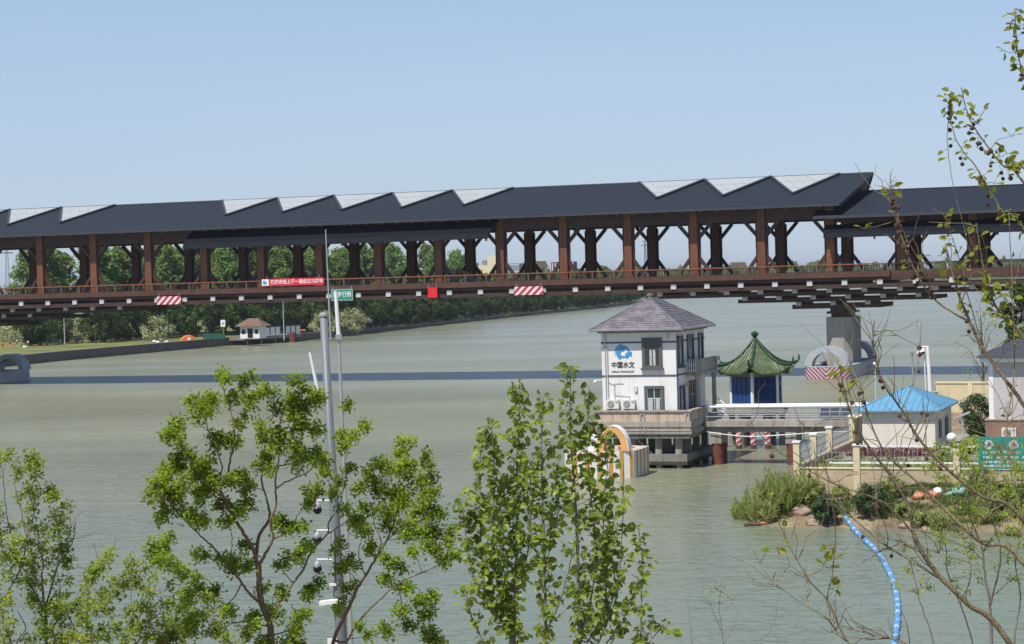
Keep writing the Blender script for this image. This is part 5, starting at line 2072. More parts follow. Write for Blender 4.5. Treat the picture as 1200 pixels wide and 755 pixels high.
def sidewin(y0_, y1_, z0_, z1_):
    f = MB().box(.002, .06, y0_, y1_, z0_, z1_).build('window', 'frame_light', hwall)
    MB().box(.061, .068, y0_ + .08, y1_ - .08, z0_ + .08, z1_ - .08).build('glass', 'window_glass', f)
    MB().box(.069, .09, (y0_ + y1_) / 2 - .03, (y0_ + y1_) / 2 + .03, z0_ + .08, z1_ - .08).build('bar', 'frame_light', f)
sidewin(1.4, 2.9, .9, 2.4)
sidewin(4.6, 6.4, .9, 2.4)
MB().box(-W_ - .004, -W_ - .002, .2, .3, 0, 1).build('corner_strip', 'frame_light', hwall)
MB().box(-W_ + .002, -.002, -.03, -.002, -.2, .18).build('plinth', 'machine_grey', hwall)

# ---- grey house at the right edge
G_C = at(1160.5, 519, 153)
gh = thing('grey_house', 'pale grey house with brick base and dark tiled roof at the right edge', 'house', (G_C.x, G_C.y, GZ), -HA)
GX, GY, GH = 12, 9, 6.25
gwl = MB().box(0, GX, 0, GY, 1.95, GH).build('wall', 'grey_wall', gh)
MB().box(-.3, GX + .3, -.3, GY + .3, -.2, 1.9).build('brick_base', 'red_brick', gh)
MB().box(-.36, GX + .36, -.36, GY + .36, 1.901, 2.0).build('base_ledge', 'concrete_pale', gh)
MB().box(-.02, .32, -.03, -.002, 2.0, GH - .01).box(-.03, -.002, -.03, .3, 2.0, GH - .01).build('corner_pilaster', 'white_paint', gwl)
MB().box(-.6, GX + .6, -.6, GY + .6, GH + .002, GH + .36).build('eave_fascia', 'white_paint', gh)
e0, e1, e2_, e3 = (-.8, -.8), (GX + .8, -.8), (GX + .8, GY + .8), (-.8, GY + .8)
z_ = GH + .363
r1, r2 = (4.7, GY / 2, z_ + 2.5), (GX - 4.7, GY / 2, z_ + 2.5)
MB().add([(*e0, z_), (*e1, z_), (*e2_, z_), (*e3, z_), (*e0, z_ + .1), (*e1, z_ + .1), (*e2_, z_ + .1), (*e3, z_ + .1), r1, r2],
         [(4, 5, 9, 8), (5, 6, 9), (6, 7, 8, 9), (7, 4, 8), (0, 1, 5, 4), (1, 2, 6, 5), (2, 3, 7, 6), (3, 0, 4, 7), (0, 3, 2, 1)]).build('roof', 'roof_dark', gh)
MB().tube([(1.0, -.08, 2.0), (1.0, -.08, 3.1)], .04, 6).tube([(1.25, -.08, 2.0), (1.25, -.08, 3.4)], .03, 6).build('conduit', 'frame_light', gwl)
p = at(1183, 513, 152.2)
aircon(Vector((p.x, p.y, p.z)), -HA, 'air conditioner unit on the brick base of the grey house at right', None)

# ---- yellow boundary wall by the river
yp0, yp1 = at(1098, 474, 190), at(1152, 474, 188)
yw = thing('boundary_wall', 'plain pale yellow boundary wall between the clipped bush and the river', 'wall', (yp0.x, yp0.y, GZ - .3), math.atan2(yp1.y - yp0.y, yp1.x - yp0.x))
YL = 26
MB().box(0, YL, -.15, .15, -.3, 2.95).box(-.15, .15, -9, -.151, -.3, 2.2).build('render', 'yellow_wall', yw)
MB().box(-.05, YL, -.22, .22, 2.951, 3.1).build('coping', 'yellow_cap', yw)
mps = MB()
for i in range(6):
    mps.box(3.2 + i * 4.2 - .22, 3.2 + i * 4.2 + .22, -.24, -.151, -.2, 2.94)
mps.build('pilaster', 'yellow_cap', yw)

# ---- camera mast, garden lamps
cb_ = at(1092, 468, 172)
cmst = thing('camera_mast', 'white steel mast with two dome cameras on a short arm behind the blue-roofed hut', 'mast', (cb_.x, cb_.y, GZ), 0)
tp_ = at(1087, 405.5, 172)
dx = tp_.x - cb_.x
hz = tp_.z - GZ
MB().tube([(0, 0, -.2), (dx, 0, hz)], [.19, .15], 10).tube([(-.36, .1, -.2), (dx - .3, .1, hz - .4)], .05, 6).build('pole', 'white_paint', cmst)
MB().tube([(dx, 0, hz - .1), (dx - .75, -.1, hz - .05)], .08, 8).build('arm', 'white_paint', cmst)
for x, z in ((-.42, -.28), (-.72, -.5)):
    hd = MB().lathe([(.06, .3), (.2, .2), (.22, .02), (.2, 0)], 12, (dx + x, -.1, hz + z - .2)).build('camera_housing', 'white_paint', cmst)
    MB().ball((dx + x, -.1, hz + z - .25), .17, 12).build('camera_dome', 'black', hd)
def globe_lamp(loc, h, label, r=.3):
    t = thing('globe_lamp', label, 'lamp', loc, 0, 'white globe lamps')
    MB().tube([(0, 0, -.3), (0, 0, h)], .05, 8).build('post', 'frame_light', t)
    MB().ball((0, 0, h + r * .9), r, 16).build('globe', 'white_paint', t)
g1 = at(1115, 513, 143)
globe_lamp((g1.x, g1.y, GZ), g1.z - GZ - .28, 'white globe lamp beside the right wall of the blue-roofed hut', .33)
g2 = at(1025.5, 427, 167)
globe_lamp((g2.x, g2.y, GZ - .3), g2.z - GZ + .1, 'white globe lamp on a tall thin post, seen against the river left of the hut', .2)
g3 = at(1070, 455, 176)
t = thing('thin_post', 'thin dark grey post standing behind the blue-roofed hut', 'post', (g3.x, g3.y, GZ), 0)
MB().tube([(0, 0, -.3), (0, 0, 6.1)], [.09, .07], 8).build('shaft', 'steel', t)
MB().box(-.16, .16, -.16, .16, 6.1, 6.25).build('cap', 'steel', t)
# solar lamp / slanted board beside the hut
sp_ = at(1128, 487, 150)
t = thing('slanted_panel', 'small slanted pale panel on a post right of the hut', 'panel', (sp_.x, sp_.y, GZ), -.3)
MB().tube([(0, 0, -.2), (0, 0, sp_.z - GZ - .1)], .05, 8).build('post', 'frame_light', t)
MB().slab([(-.7, -.2, sp_.z - GZ - .3), (.5, -.2, sp_.z - GZ + .2), (.5, .5, sp_.z - GZ + .3), (-.7, .5, sp_.z - GZ - .2)], .05).build('panel', 'galv', t)

# ---- teal notice sign
s0 = at(1146, 512, 130.2)
t = thing('notice_sign', 'large teal notice sign with white pictograms in front of the garden wall', 'sign', (s0.x, s0.y, 0), -HA)
SW, SH = 3.5, 2.05
MB().box(0, SW, -.05, .05, s0.z - SH, s0.z).build('panel', 'sign_teal', t)
MB().tube([(.4, .1, .8), (.4, .1, s0.z - .1)], .06, 8).tube([(SW - .4, .1, .8), (SW - .4, .1, s0.z - .1)], .06, 8).build('post', 'steel', t)
pc = MB()
for cx_ in (.68, 2.2):
    pc.lathe([(.3, -.065), (.3, -.055)], 20, (0, 0, 0))
pc.v, pc.f = [], []
for cx_ in (.68, 2.22):
    pc.prism([(cx_ + .3 * math.cos(i * math.pi / 10), s0.z - .5 + .3 * math.sin(i * math.pi / 10)) for i in range(20)], -.062, -.052)
pc.build('pictogram_disc', 'cap_white', t)
pd = MB().prism([(1.2, s0.z - .75), (1.8, s0.z - .75), (1.5, s0.z - .22)], -.062, -.052)
for cx_, q in ((.68, 0), (2.22, 1)):
    pd.prism([(cx_ - .14, s0.z - .62), (cx_ + .16, s0.z - .6), (cx_ + .1, s0.z - .36), (cx_ - .02, s0.z - .3)], -.068, -.063)
pd.build('pictogram', 'grey_trim', t)
rl_ = random.Random(4)
for r_i, zz in enumerate((1.0, 1.3, 1.6, 1.85)):
    x = .3
    while x < SW - .5:
        l_ = rl_.choice((.14, .14, .3, .44))
        MB().box(x, x + l_ - .05, -.06, -.052, s0.z - zz - .07, s0.z - zz + .07).build('text_mark', 'cap_white', t)
        x += l_ + rl_.choice((.02, .02, .2))


# ---- rubbish, rocks, driftwood
lump('rubbish_bag', 'crumpled teal plastic sacks heaped against the garden wall', 'rubbish bag', Vector((*at(1126, 574, 130.5).xy, ground_z(*at(1126, 574, 130.5).xy) + .15)), .62, 'bag_teal', 5, .75, 'rubbish below the garden wall')
for i, (x, y, r, mm, lb_) in enumerate(((1076, 574, .38, 'bag_orange', 'orange sack lying at the left end of the rubbish below the wall'), (1093, 577, .45, 'bag_orange', 'larger orange sack right beside the small white bag'),
                                        (1099, 571, .3, 'bag_white', 'small white bag on top of the orange sacks'), (1134, 572, .28, 'bag_white', 'white bag right beside the teal sacks'), (1112, 582, .25, 'bag_teal', 'small teal bag lying below the white bag and left of the teal sacks'))):
    q = at(x, y, 130.5)
    lump('rubbish_bag', lb_, 'rubbish bag', Vector((q.x, q.y, ground_z(q.x, q.y) + .1 + (.3 if i == 2 else 0))), r, mm, 21 + i, .8, 'rubbish below the garden wall')
for i, (x, y, r, lb_) in enumerate(((936, 604, .85, 'large flat pinkish boulder on the muddy shore'), (955, 610, .6, 'rounded rock right of the large pinkish boulder'), (918, 612, .45, 'small rock at the water left of the pinkish boulder'), (1018, 613, .5, 'rock beside the blue floating pipe on its right'), (1062, 612, .55, 'rock on the shore below the dark round shrub'))):
    q = on(x, y, .35)
    lump('shore_rock', lb_, 'rock', Vector((q.x, q.y, ground_z(q.x, q.y))), r, 'rock', 31 + i, .55, 'rocks on the muddy shore')
q = on(882, 616.5)
t = thing('driftwood', 'dark chunk of driftwood floating off the reed bed', 'driftwood', (q.x, q.y, .05), .2)
MB().tube(crm([(-.55, 0, 0), (-.2, .04, .05), (.2, -.03, .04), (.55, .02, 0)], 4), [.1, .13, .15, .16, .17, .17, .16, .15, .15, .16, .14, .12, .1], 9).build('log', 'wood_drift', t, smooth=True)
q = on(894, 614.5)
lump('plastic_scrap', 'orange-brown scrap lying at the waterline beside the driftwood', 'rubbish', Vector((q.x, q.y, .05)), .35, 'bag_orange', 50, .3)

# ---- blue floating pipe
pp = [on(*q) for q in ((986, 604), (990, 612), (1000, 622), (1012, 634), (1022, 643), (1034, 658), (1043, 675), (1049, 692), (1052, 710), (1052, 728), (1050, 745), (1047, 765), (1042, 800))]
pts = []
for i, q in enumerate(pp):
    z = (.9, .45, .16)[i] if i < 3 else .12
    pts.append(Vector((q.x, q.y, z)))
t = thing('floating_pipe', 'long blue segmented pipe floating from the shore towards the viewer', 'pipe', pts[0])
cp_pts = crm(pts, 8)
MB().tube([p - pts[0] for p in cp_pts], .1, 10).build('hose', 'pipe_blue', t, smooth=True)
seg = MB()
sg2 = MB()
acc = m_acc = 0
for a, b in zip(cp_pts[:-1], cp_pts[1:]):
    acc += (b - a).length
    if acc > 1.7 + .5 * math.sin(m_acc * 2.3):
        acc = 0
        m_acc += 1
        d = (b - a).normalized()
        m_ = (a + b) / 2 - pts[0]
        seg = MB()
        seg.tube([m_ - d * .6, m_ - d * .5, m_ + d * .5, m_ + d * .6], [.1, .15, .15, .1], 10)
        seg.build('float_collar', 'pipe_blue', t)
        sg2 = MB()
        sg2.tube([m_ + d * .62, m_ + d * .95], .125, 10)
        sg2.build('joint', 'pipe_pale', t)
b0_, b1_ = at(984, 595, 131), at(1001, 594.5, 131.5)
MB().tube([b0_ - pts[0], b1_ - pts[0]], .16, 8).tube([b0_ - pts[0], Vector((0, 0, 0))], .16, 8).build('inlet', 'pipe_blue', t)

# ---- shrubs and reeds of the right bank
r_w = random.Random(19)
def bush(loc, r, h, label, seed, name='shrub', material='leaf_bush', n=60, per=52, lsz=.085, group=None):
    return shrub(loc, r, h, material, label, seed, group, lsz, n, per, name)
q = on(1021, 601, .7)
bush(Vector((q.x, q.y, .6)), 1.25, 1.75, 'dark green dome-shaped shrub on the shore right of the blue pipe', 61)
q = on(967, 606, .6)
bush(Vector((q.x, q.y, .45)), .85, 1.4, 'dark green shrub on the shore left of the blue pipe', 62)
q = on(952, 590, 1.0)
bush(Vector((q.x, q.y, .9)), .9, 1.6, 'lighter green shrub against the corner of the garden wall', 63, material='leaf_reed')
q = at(1146, 500, 160)
bush(Vector((q.x, q.y, GZ)), 1.35, 3.3, 'clipped oval evergreen bush beside the grey house', 64, n=90, per=80)
wd = MB()
for i in range(900):                      # dry stalks and litter on the slope
    p = CW(r_w.uniform(-2, 24), r_w.uniform(-10.5, -.3))
    if sdist(Vector((p.x, p.y))) < .3:
        continue
    z = ground_z(p.x, p.y)
    h = r_w.uniform(.15, .9)
    q2 = p + Vector((r_w.gauss(0, .25), r_w.gauss(0, .2), h))
    p.z = z - .03
    q2.z = z + h
    wd.tube([p, p.lerp(q2, .5) + Vector((r_w.gauss(0, .05), 0, .05)), q2], [.014, .01, .004], 3, False)
struct(wd.build('dry_stalks', 'twig_dry', fix=False), 'stuff')
for i, (x, y, r, h, lb_) in enumerate(((1060, 600, .7, .9, 'low weedy shrub below the orange sacks'), (1108, 606, 1.0, 1.3, 'yellow-green shrub on the slope below the teal sacks'), (1165, 603, 1.3, 1.6, 'weedy green shrub on the slope below the teal sign'),
                                       (1190, 600, 1.2, 1.8, 'green shrub on the slope at the right edge of the photo'), (1130, 612, .9, .9, 'low plants at the water below the teal sacks'),
                                       (985, 590, .7, 1.3, 'scruffy weed at the wall foot directly above the blue pipe end'), (1045, 590, .8, 1.5, 'scruffy weed at the wall foot right of the dark dome shrub'), (1145, 590, 1.0, 1.7, 'tall weed at the wall foot left of the teal sign'), (1085, 604, .8, .8, 'flat yellowish weed on the slope below the orange sacks'),
                                       (1010, 612, .6, .6, 'low weed at the waterline right of the blue pipe'), (1178, 612, 1.0, 1.2, 'low weed near the water at the right edge'))):
    q = on(x, y, .8)
    bush(Vector((q.x, q.y, ground_z(q.x, q.y) - .05)), r, h, lb_, 70 + i, material='leaf_reed' if i != 3 else 'grass', n=34, per=46)
for i, (x, Y, r, lb_) in enumerate(((1130, 146, 1.1, 'low garden shrub right of the globe lamp'), (1105, 139.5, .7, 'small shrub behind the railing below the hut'), (1140, 150, 1.0, 'low garden shrub in front of the clipped bush'))):
    q = at(x, 520, Y)
    bush(Vector((q.x, q.y, GZ)), r, .9, lb_, 80 + i, material='leaf_reed', n=30, per=44)
# reed bed (uncountable)
rd = MB()
r_ = random.Random(9)
rpoly = [(876, 607, .7, 60), (898, 610, .9, 150), (912, 608, .9, 220), (925, 606, .8, 190), (938, 604, .8, 90), (888, 606, .7, 60)]
for x, y, sp__, n in rpoly:
    q = on(x, y, .1)
    tall = {876: 2.0, 888: 2.4, 898: 3.0, 912: 3.3, 925: 3.3, 938: 2.0}[x]
    for i in range(n):
        a, rr = r_.uniform(0, 6.28), math.sqrt(r_.random()) * sp__ * 1.25
        p = Vector((q.x + rr * math.cos(a), q.y + rr * math.sin(a) * 1.6, 0))
        p.z = max(-.3, ground_z(p.x, p.y) - .1)
        h = tall * r_.uniform(.35, 1.0) * (.75 + .9 * noise.noise(Vector((p.x * 1.1, p.y * .6, 2))))
        if h < .25:
            continue
        lean = Vector((r_.gauss(0, .16), r_.gauss(0, .12), 1)).normalized()
        rd.tube([p, p + lean * h], [.012, .006], 3, False)
        for k in range(6):
            b_ = p + lean * h * r_.uniform(.35, 1)
            d = Vector((r_.gauss(0, .5), r_.gauss(0, .5), r_.uniform(.5, 1.4))).normalized()
            rd.leaf(b_, d, Vector((r_.gauss(0, .6), -.7, 1)), r_.uniform(.35, .75), .085, .1)
struct(rd.build('reed_bed', 'leaf_reed', fix=False), 'stuff')
# grass and weeds over the slope and the garden
gm = MB()
def tuft(x, y, n, h):
    z = ground_z(x, y) - .03
    for k in range(n):
        p = Vector((x + r_.gauss(0, .12), y + r_.gauss(0, .12), z))
        d = Vector((r_.gauss(0, .45), r_.gauss(0, .45), 1)).normalized()
        gm.leaf(p, d, Vector((r_.gauss(0, 1), r_.gauss(0, 1), .2)), h * r_.uniform(.6, 1.3), .07, .2)
for i in range(8000):
    p = CW(r_.uniform(-2, 24), r_.uniform(-11, -.3))
    dd = sdist(Vector((p.x, p.y)))
    if dd < 1.2 or noise.noise(Vector((p.x * .35, p.y * .35, 5))) + (p.x - 28) * .03 + (dd - 3) * .05 < r_.uniform(-.45, .2):
        continue
    tuft(p.x, p.y, 5, .22 + .5 * max(0, noise.noise(Vector((p.x * .8, p.y * .8, 9)))))
for i in range(2200):
    p = CW(r_.uniform(.6, 24), r_.uniform(.4, 16))
    if (p - C_O).dot(ey) > 10 and (p - C_O).dot(ex) < 8.4:
        continue
    q = p - Vector((B_C.x, B_C.y, 0))
    if -W_ - .4 < q.dot(ex) < .3 and -.3 < q.dot(ey) < D_:
        continue
    tuft(p.x, p.y, 5, .2)
struct(gm.build('grass', 'grass', fix=False), 'stuff')
# ---- trees behind the grey house
def back_tree(x, Y, h, rx, material, label, seed, n, per, lsz, base):
    q = at(x, 460, Y)
    r2_ = random.Random(seed)
    t = thing('garden_tree', label, 'tree', (q.x, q.y, GZ - .1), 0)
    m_, cl = crown_mb(h, rx, base, n, per, lsz, r2_)
    m_.build('crown', material, t, fix=False)
    tm = MB()
    tm.tube([(0, 0, -.3), (.05, 0, h * .4), (0, .1, h * .9)], [.13, .09, .03], 7)
    for c, _ in cl[::2]:
        tm.tube([(0, 0, max(.5, c.z - rx)), c * .5 + Vector((0, 0, c.z * .4)), c], [.035, .025, .01], 4, False)
    tm.build('trunk', 'far_wood', t)
back_tree(1199, 200, 11.4, 2.2, 'far_leaf', 'dark dense tree at the right edge behind the grey house', 91, 60, 70, .2, 4)
back_tree(1152, 196, 9.5, 2.9, 'leaf_reed', 'thin pale-leaved willow behind the grey house eave', 92, 34, 12, .12, 2)
# ================================================================== NEAR BANK, POLES, FOREGROUND TREES
nb = MB()
prof = [(-380, 1.6), (56, 1.5), (66, .8), (74, -.8)]
for X in (-400, 400):
    nb.v += [(X, y, z) for y, z in prof]
nb.f += [(i, i + 4, i + 5, i + 1) for i in range(3)]
struct(nb.build('near_bank', 'bank_soil'))

def stick(a, b, Y, to_ground=True):
    """a pole seen through two photo points at distance Y, carried down to the bank"""
    p, q = at(*a, Y), at(*b, Y)
    if to_ground:
        d = (q - p)
        q = p + d * ((1.4 - p.z) / d.z)
    return p, q
PY = 45.0
p, q = stick((379, 371), (400.5, 755), PY)
pole = thing('camera_pole', 'tall tapered grey steel pole leaning slightly, rising among the foreground trees', 'pole', q)
MB().tube([Vector((0, 0, -.3)), (p - q) * .25, (p - q) * .6, p - q], [.2, .165, .118, .082], 16).build('shaft', 'pole_grey', pole, smooth=True)
MB().lathe([(.095, 0), (.095, .05), (.03, .09)], 14, p - q).build('cap', 'galv', pole)
a1, a0 = at(381.6, 269, PY), at(387.5, 398, PY)
MB().tube([a0 - q, a1 - q], [.022, .012], 6).build('antenna_rod', 'galv', pole)
b0_, b1_ = at(363, 413, PY), at(373.5, 463, PY)
MB().tube([b0_ - q, b1_ - q], [.03, .045], 8).tube([b1_ - q, at(373.5, 467, PY) - q], .028, 6).build('short_antenna', 'white_paint', pole)
MB().tube([at(371, 466.5, PY) - q, at(385, 466, PY) - q], .04, 6).build('bracket', 'galv', pole)
MB().beam(at(375, 707, PY - .1) - q, at(403, 703.5, PY - .15) - q, .22, .08).build('shelf_bracket', 'white_paint', pole)
MB().beam(at(386, 685.5, PY - .12) - q, at(394, 685, PY - .12) - q, .08, .05).box(*[c for pr_ in zip(at(386, 753, PY - .3) - q - Vector((.04, .03, .05)), at(393, 751, PY - .3) - q + Vector((.04, .03, .05))) for c in pr_]).build('junction_box', 'white_paint', pole)
MB().tube([at(390.5, 620, PY - .13) - q, at(391, 680, PY - .15) - q], .03, 6).build('cable_sleeve', 'galv', pole)
for i, y in enumerate((596, 631, 665)):
    c = at(372, y, PY - .1)
    d = at(391, y - 9, PY)
    t = thing('dome_camera', ('topmost', 'middle', 'lowest')[i] + ' of three dark dome cameras on the grey steel pole', 'camera', c, 0, 'dome cameras on the grey pole')
    MB().tube([d - c, Vector((0, 0, .17)), Vector((0, 0, .1))], .026, 6).build('arm', 'white_paint', t)
    h = MB().lathe([(.035, .13), (.07, .1), (.082, .06), (.082, .02)], 16).build('housing', 'galv', t)
    MB().ball((0, 0, -.03), .1, 16).build('dome', 'dark_glossy', h)
p, q = stick((397, 395), (405.5, 600), PY + 2)
tp2 = thing('antenna_mast', 'slender pole with a white upper rod, just right of the grey steel pole', 'mast', q)
MB().tube([Vector((0, 0, -.3)), p - q], [.06, .036], 8).build('lower_tube', 'galv', tp2)
r0 = at(393.3, 341, PY + 2)
MB().tube([p - q, r0 - q], [.05, .04], 8).build('white_rod', 'white_paint', tp2)
MB().box(*[c for pr_ in zip(p - q - Vector((.07, .07, .06)), p - q + Vector((.07, .07, .06))) for c in pr_]).build('clamp', 'steel', tp2)

# ------------------------------------------------------------------ tree growing
class Tree:
    def __init__(self, name, label, Y, seed, cat='tree', group=None, base=None):
        self.Y, self.r = Y, random.Random(seed)
        self.nodes = []                       # (px, py, depth, point, radius)
        self.wood, self.lv = MB(), MB()
        self.name, self.label, self.cat, self.group, self.base = name, label, cat, group, base
        self.s = F / Y
        self.thick = .74

    def near(self, x, y, bias=0.0):
        best, bn = 1e9, None
        for n in self.nodes:
            d = math.hypot(n[0] - x, n[1] - y) + (bias * 12 if n[1] < y - 2 else 0)
            if d < best:
                best, bn = d, n
        return bn, best

    def limb(self, pts, w0, w1, drift=None, jit=1.0, ndiv=5, n=7):
        """photo polyline from the thick end to the tip; widths in photo pixels"""
        dep = self.Y
        p0 = None
        if self.nodes:
            nb_, dist_ = self.near(*pts[0])
            if dist_ < 26:
                dep = nb_[2]
                p0 = nb_[3]
        dr = drift if drift is not None else self.r.uniform(-.4, .4)
        out, L_ = [], 0.0
        for i, (x, y) in enumerate(pts):
            if i:
                L_ += math.hypot(x - pts[i - 1][0], y - pts[i - 1][1]) / self.s
            out.append(at(x, y, dep + dr * L_))
        if p0 is not None:
            out = [p0] + (out[1:] if (out[0] - p0).length < .12 else out)
        sm = crm(out, ndiv)
        for i in range(1, len(sm) - 1):
            sm[i] += Vector((self.r.gauss(0, 1), self.r.gauss(0, 1), self.r.gauss(0, 1))) * (.35 * jit / self.s)
        m_ = len(sm)
        rad = [(w0 + (w1 - w0) * (i / (m_ - 1)) ** .7) * self.thick * .5 / self.s for i in range(m_)]
        self.wood.tube(sm, rad, n)
        for i, p in enumerate(sm):
            X_, Y_ = proj(p)
            self.nodes.append((X_, Y_, p.y, p, rad[i]))
        return sm

    def twig(self, a, b, r0, r1=.003, n=4):
        m_ = a.lerp(b, .5) + Vector((self.r.gauss(0, .1), self.r.gauss(0, .1), self.r.gauss(.02, .08))) * (b - a).length
        self.wood.tube([a, m_, b], [r0, (r0 + r1) / 2, r1], n, False)
        return m_

    def tuft(self, c, rad, n, l, wr, up_=.4, droop=0):
        r = self.r
        for k in range(n):
            d = Vector((r.gauss(0, 1), r.gauss(0, 1), r.gauss(up_, 1) - droop)).normalized()
            p = c + d * rad * r.uniform(.1, 1.0)
            nr = (Vector((0, 0, 1)) + Vector((r.gauss(0, .7), r.gauss(0, .7), r.gauss(0, .4)))).normalized()
            d2 = (d * .35 + Vector((r.gauss(0, .8), r.gauss(0, .8), r.gauss(-.1, .6)))).normalized()
            L_ = l * r.uniform(.65, 1.25)
            self.lv.leaf(p, d2, nr, L_, L_ * wr, r.uniform(.1, .4))

    def clump(self, x, y, rpx, l, wr, dens=1.0, spread=1.0, sub=None, extra=False):
        nb_, dist_ = self.near(x, y + rpx * .5, 1.0)
        R_ = rpx / self.s
        dep = nb_[2] + self.r.gauss(0, R_ * 1.1 * spread + dist_ / self.s * .25)
        c = at(x, y, dep)
        self.twig(nb_[3], c, min(nb_[4] * .7, .012 + R_ * .02))
        k = sub or max(4, int(rpx * 1.25 * dens))
        for i in range(k):
            d = Vector((self.r.gauss(0, 1), self.r.gauss(0, 1), self.r.gauss(.15, .85))).normalized() * R_ * self.r.uniform(.25, 1.0)
            e = c + d
            self.twig(c - d * .2, e, .005, .0025, 3)
            self.tuft(e, .15, self.r.randint(9, 13), l, wr)
        X_, Y_ = x, y
        self.nodes.append((X_, Y_, dep, c, .008))
        if extra:
            self.clump(x + self.r.uniform(-1.3, 1.3) * rpx, y + self.r.uniform(-1.1, 1.1) * rpx, rpx * .62, l, wr, dens, spread, sub, False)

    def finish(self, bark, leaf, foot=None, woodname='trunk', leafname='crown'):
        base = Vector(foot) if foot is not None else min((n[3] for n in self.nodes), key=lambda q_: q_.z).copy()
        base = Vector((base.x, base.y, 1.45))
        t = thing(self.name, self.label, self.cat, base, 0, self.group)
        for m_ in (self.wood, self.lv):
            m_.v = [(v[0] - base.x, v[1] - base.y, v[2] - base.z) for v in m_.v]
        if self.wood.v:
            self.wood.build(woodname, bark, t, smooth=True, fix=False)
        if self.lv.v:
            self.lv.build(leafname, leaf, t, fix=False)
        self.obj, self.basept = t, base
        return t

    def root(self, x, y, w, foot):
        """trunk from the ground up to the photo point"""
        p = at(x, y, self.Y)
        f = Vector((foot, self.Y + .3, 1.3)) if not isinstance(foot, Vector) else foot
        r1 = w * .5 / self.s
        self.wood.tube(crm([f, f.lerp(p, .4) + Vector((.1, 0, .2)), p], 6), [r1 * 1.5 - r1 * .5 * i / 12 for i in range(13)], 9)
        self.nodes.append((x, y, self.Y, p, r1))

# ---- large light-barked tree left of the pole
T = Tree('leafy_tree', 'broad green tree with pale branching trunk left of the grey steel pole', 40, 101)
T.root(320, 775, 13, at(322, 775, 40).x + .2)
T.limb([(320, 775), (318, 755), (315.6, 730), (306.6, 707), (304, 684), (303.5, 660)], 13, 9, .05)
T.limb([(303.5, 662), (300, 655), (293.7, 637.5), (280.7, 618), (270.4, 598.7), (260, 578), (256, 564)], 7, 4.5, -.3)
T.limb([(258, 572), (265.7, 560.7), (269.8, 541), (274, 521.7), (274.6, 502), (271, 485.6), (265.7, 466), (258.7, 448)], 4.2, 1.6, .2)
T.limb([(256, 566), (260, 547), (254, 527), (246, 510), (242, 490)], 3, 1.5, -.3)
T.limb([(303.5, 655), (304, 627), (314.3, 611.7), (315.6, 598.7), (311.7, 583), (306.6, 562.6), (309, 548)], 6.5, 2.5, .3)
T.limb([(305, 665), (309, 653), (319.5, 632), (317, 611.7), (323.4, 591), (322.7, 569), (324, 552), (327, 535.7), (328, 496.7), (336, 470)], 6, 1.6, -.2)
T.limb([(323, 572), (338, 563.5), (360, 554), (372, 542)], 3, 1.4, .3)
T.limb([(325, 548), (338, 544), (352, 536)], 2.5, 1.3, -.4)
T.limb([(318, 631), (333, 626), (345, 612), (348, 604)], 2.8, 1.3, .3)
T.limb([(306.6, 706), (300, 703), (288.5, 691.7), (283, 682.7), (267.8, 663), (249.7, 641), (239.4, 632), (226.5, 619.4), (205.8, 598.7), (196, 585)], 5.5, 1.8, -.5)
T.limb([(316, 724), (324.7, 710), (340, 689), (355.7, 666), (366, 645), (384, 624.6), (385, 613), (395.7, 596), (402, 575), (404, 545), (412, 512)], 5.5, 1.4, .35)
T.limb([(383, 625), (404.7, 611.7), (416, 600)], 2.5, 1.2, .2)
T.limb([(283, 682), (276, 698), (262, 712), (240, 722)], 2.6, 1.2, .3)
T.limb([(270, 660), (272, 640), (270, 618)], 2, 1.1, .3)
T.limb([(316, 735), (290, 728), (262, 735), (240, 748)], 3, 1.3, -.4)
T.limb([(318, 745), (345, 735), (358, 712)], 3, 1.3, .4)
cl = [(265, 444, 9), (285, 450, 8), (277, 466, 9), (290, 468, 7), (318, 461, 7), (305, 464, 5), (347, 452, 8), (240, 475, 12), (232, 488, 10), (208, 502, 12), (199, 511, 9), (250, 470, 7), (262, 519, 12), (254, 511, 8), (280, 498, 7), (309, 499, 9), (312, 516, 5),
      (329, 482, 11), (343, 476, 11), (355, 490, 11), (365, 470, 9), (350, 502, 9), (372, 461, 7), (369, 505, 7), (335, 507, 7), (325, 524, 8), (305, 546, 11), (312, 536, 8), (346, 540, 11), (364, 536, 12), (379, 541, 10), (385, 556, 7), (195, 555, 12), (184, 568, 11), (206, 545, 10),
      (176, 581, 7), (214, 536, 8), (240, 545, 12), (229, 552, 11), (250, 561, 9), (214, 573, 11), (200, 585, 11), (190, 600, 8), (234, 584, 11), (246, 574, 9), (256, 590, 9), (214, 602, 9), (228, 613, 7), (271, 564, 7), (285, 560, 9), (294, 571, 7), (291, 590, 9), (281, 604, 7), (265, 611, 6),
      (241, 609, 7), (331, 612, 9), (336, 621, 7), (364, 586, 9), (371, 576, 7), (350, 621, 6), (351, 650, 9), (361, 640, 7), (190, 640, 10), (181, 655, 10), (200, 662, 9), (215, 671, 9), (241, 651, 7), (266, 660, 9), (280, 655, 9), (292, 664, 7), (284, 642, 6), (330, 664, 5),
      (250, 694, 10), (230, 681, 10), (221, 701, 12), (236, 723, 12), (271, 718, 10), (300, 722, 8), (345, 742, 11), (352, 722, 8), (331, 700, 7), (362, 700, 8), (374, 683, 7), (310, 690, 5), (256, 741, 10), (222, 742, 11), (290, 745, 10), (325, 722, 7), (338, 757, 11), (310, 757, 9),
      (425, 498, 7), (412, 514, 6), (402, 525, 5), (396, 511, 5), (405, 480, 4), (418, 610, 6), (404, 598, 6), (392, 583, 5)]
for x, y, r in cl:
    T.clump(x + T.r.gauss(0, 1.5), y + T.r.gauss(0, 1.5), r * 1.22, .07, .8, 1.15, extra=True)
T.finish('bark', 'leaf_green')

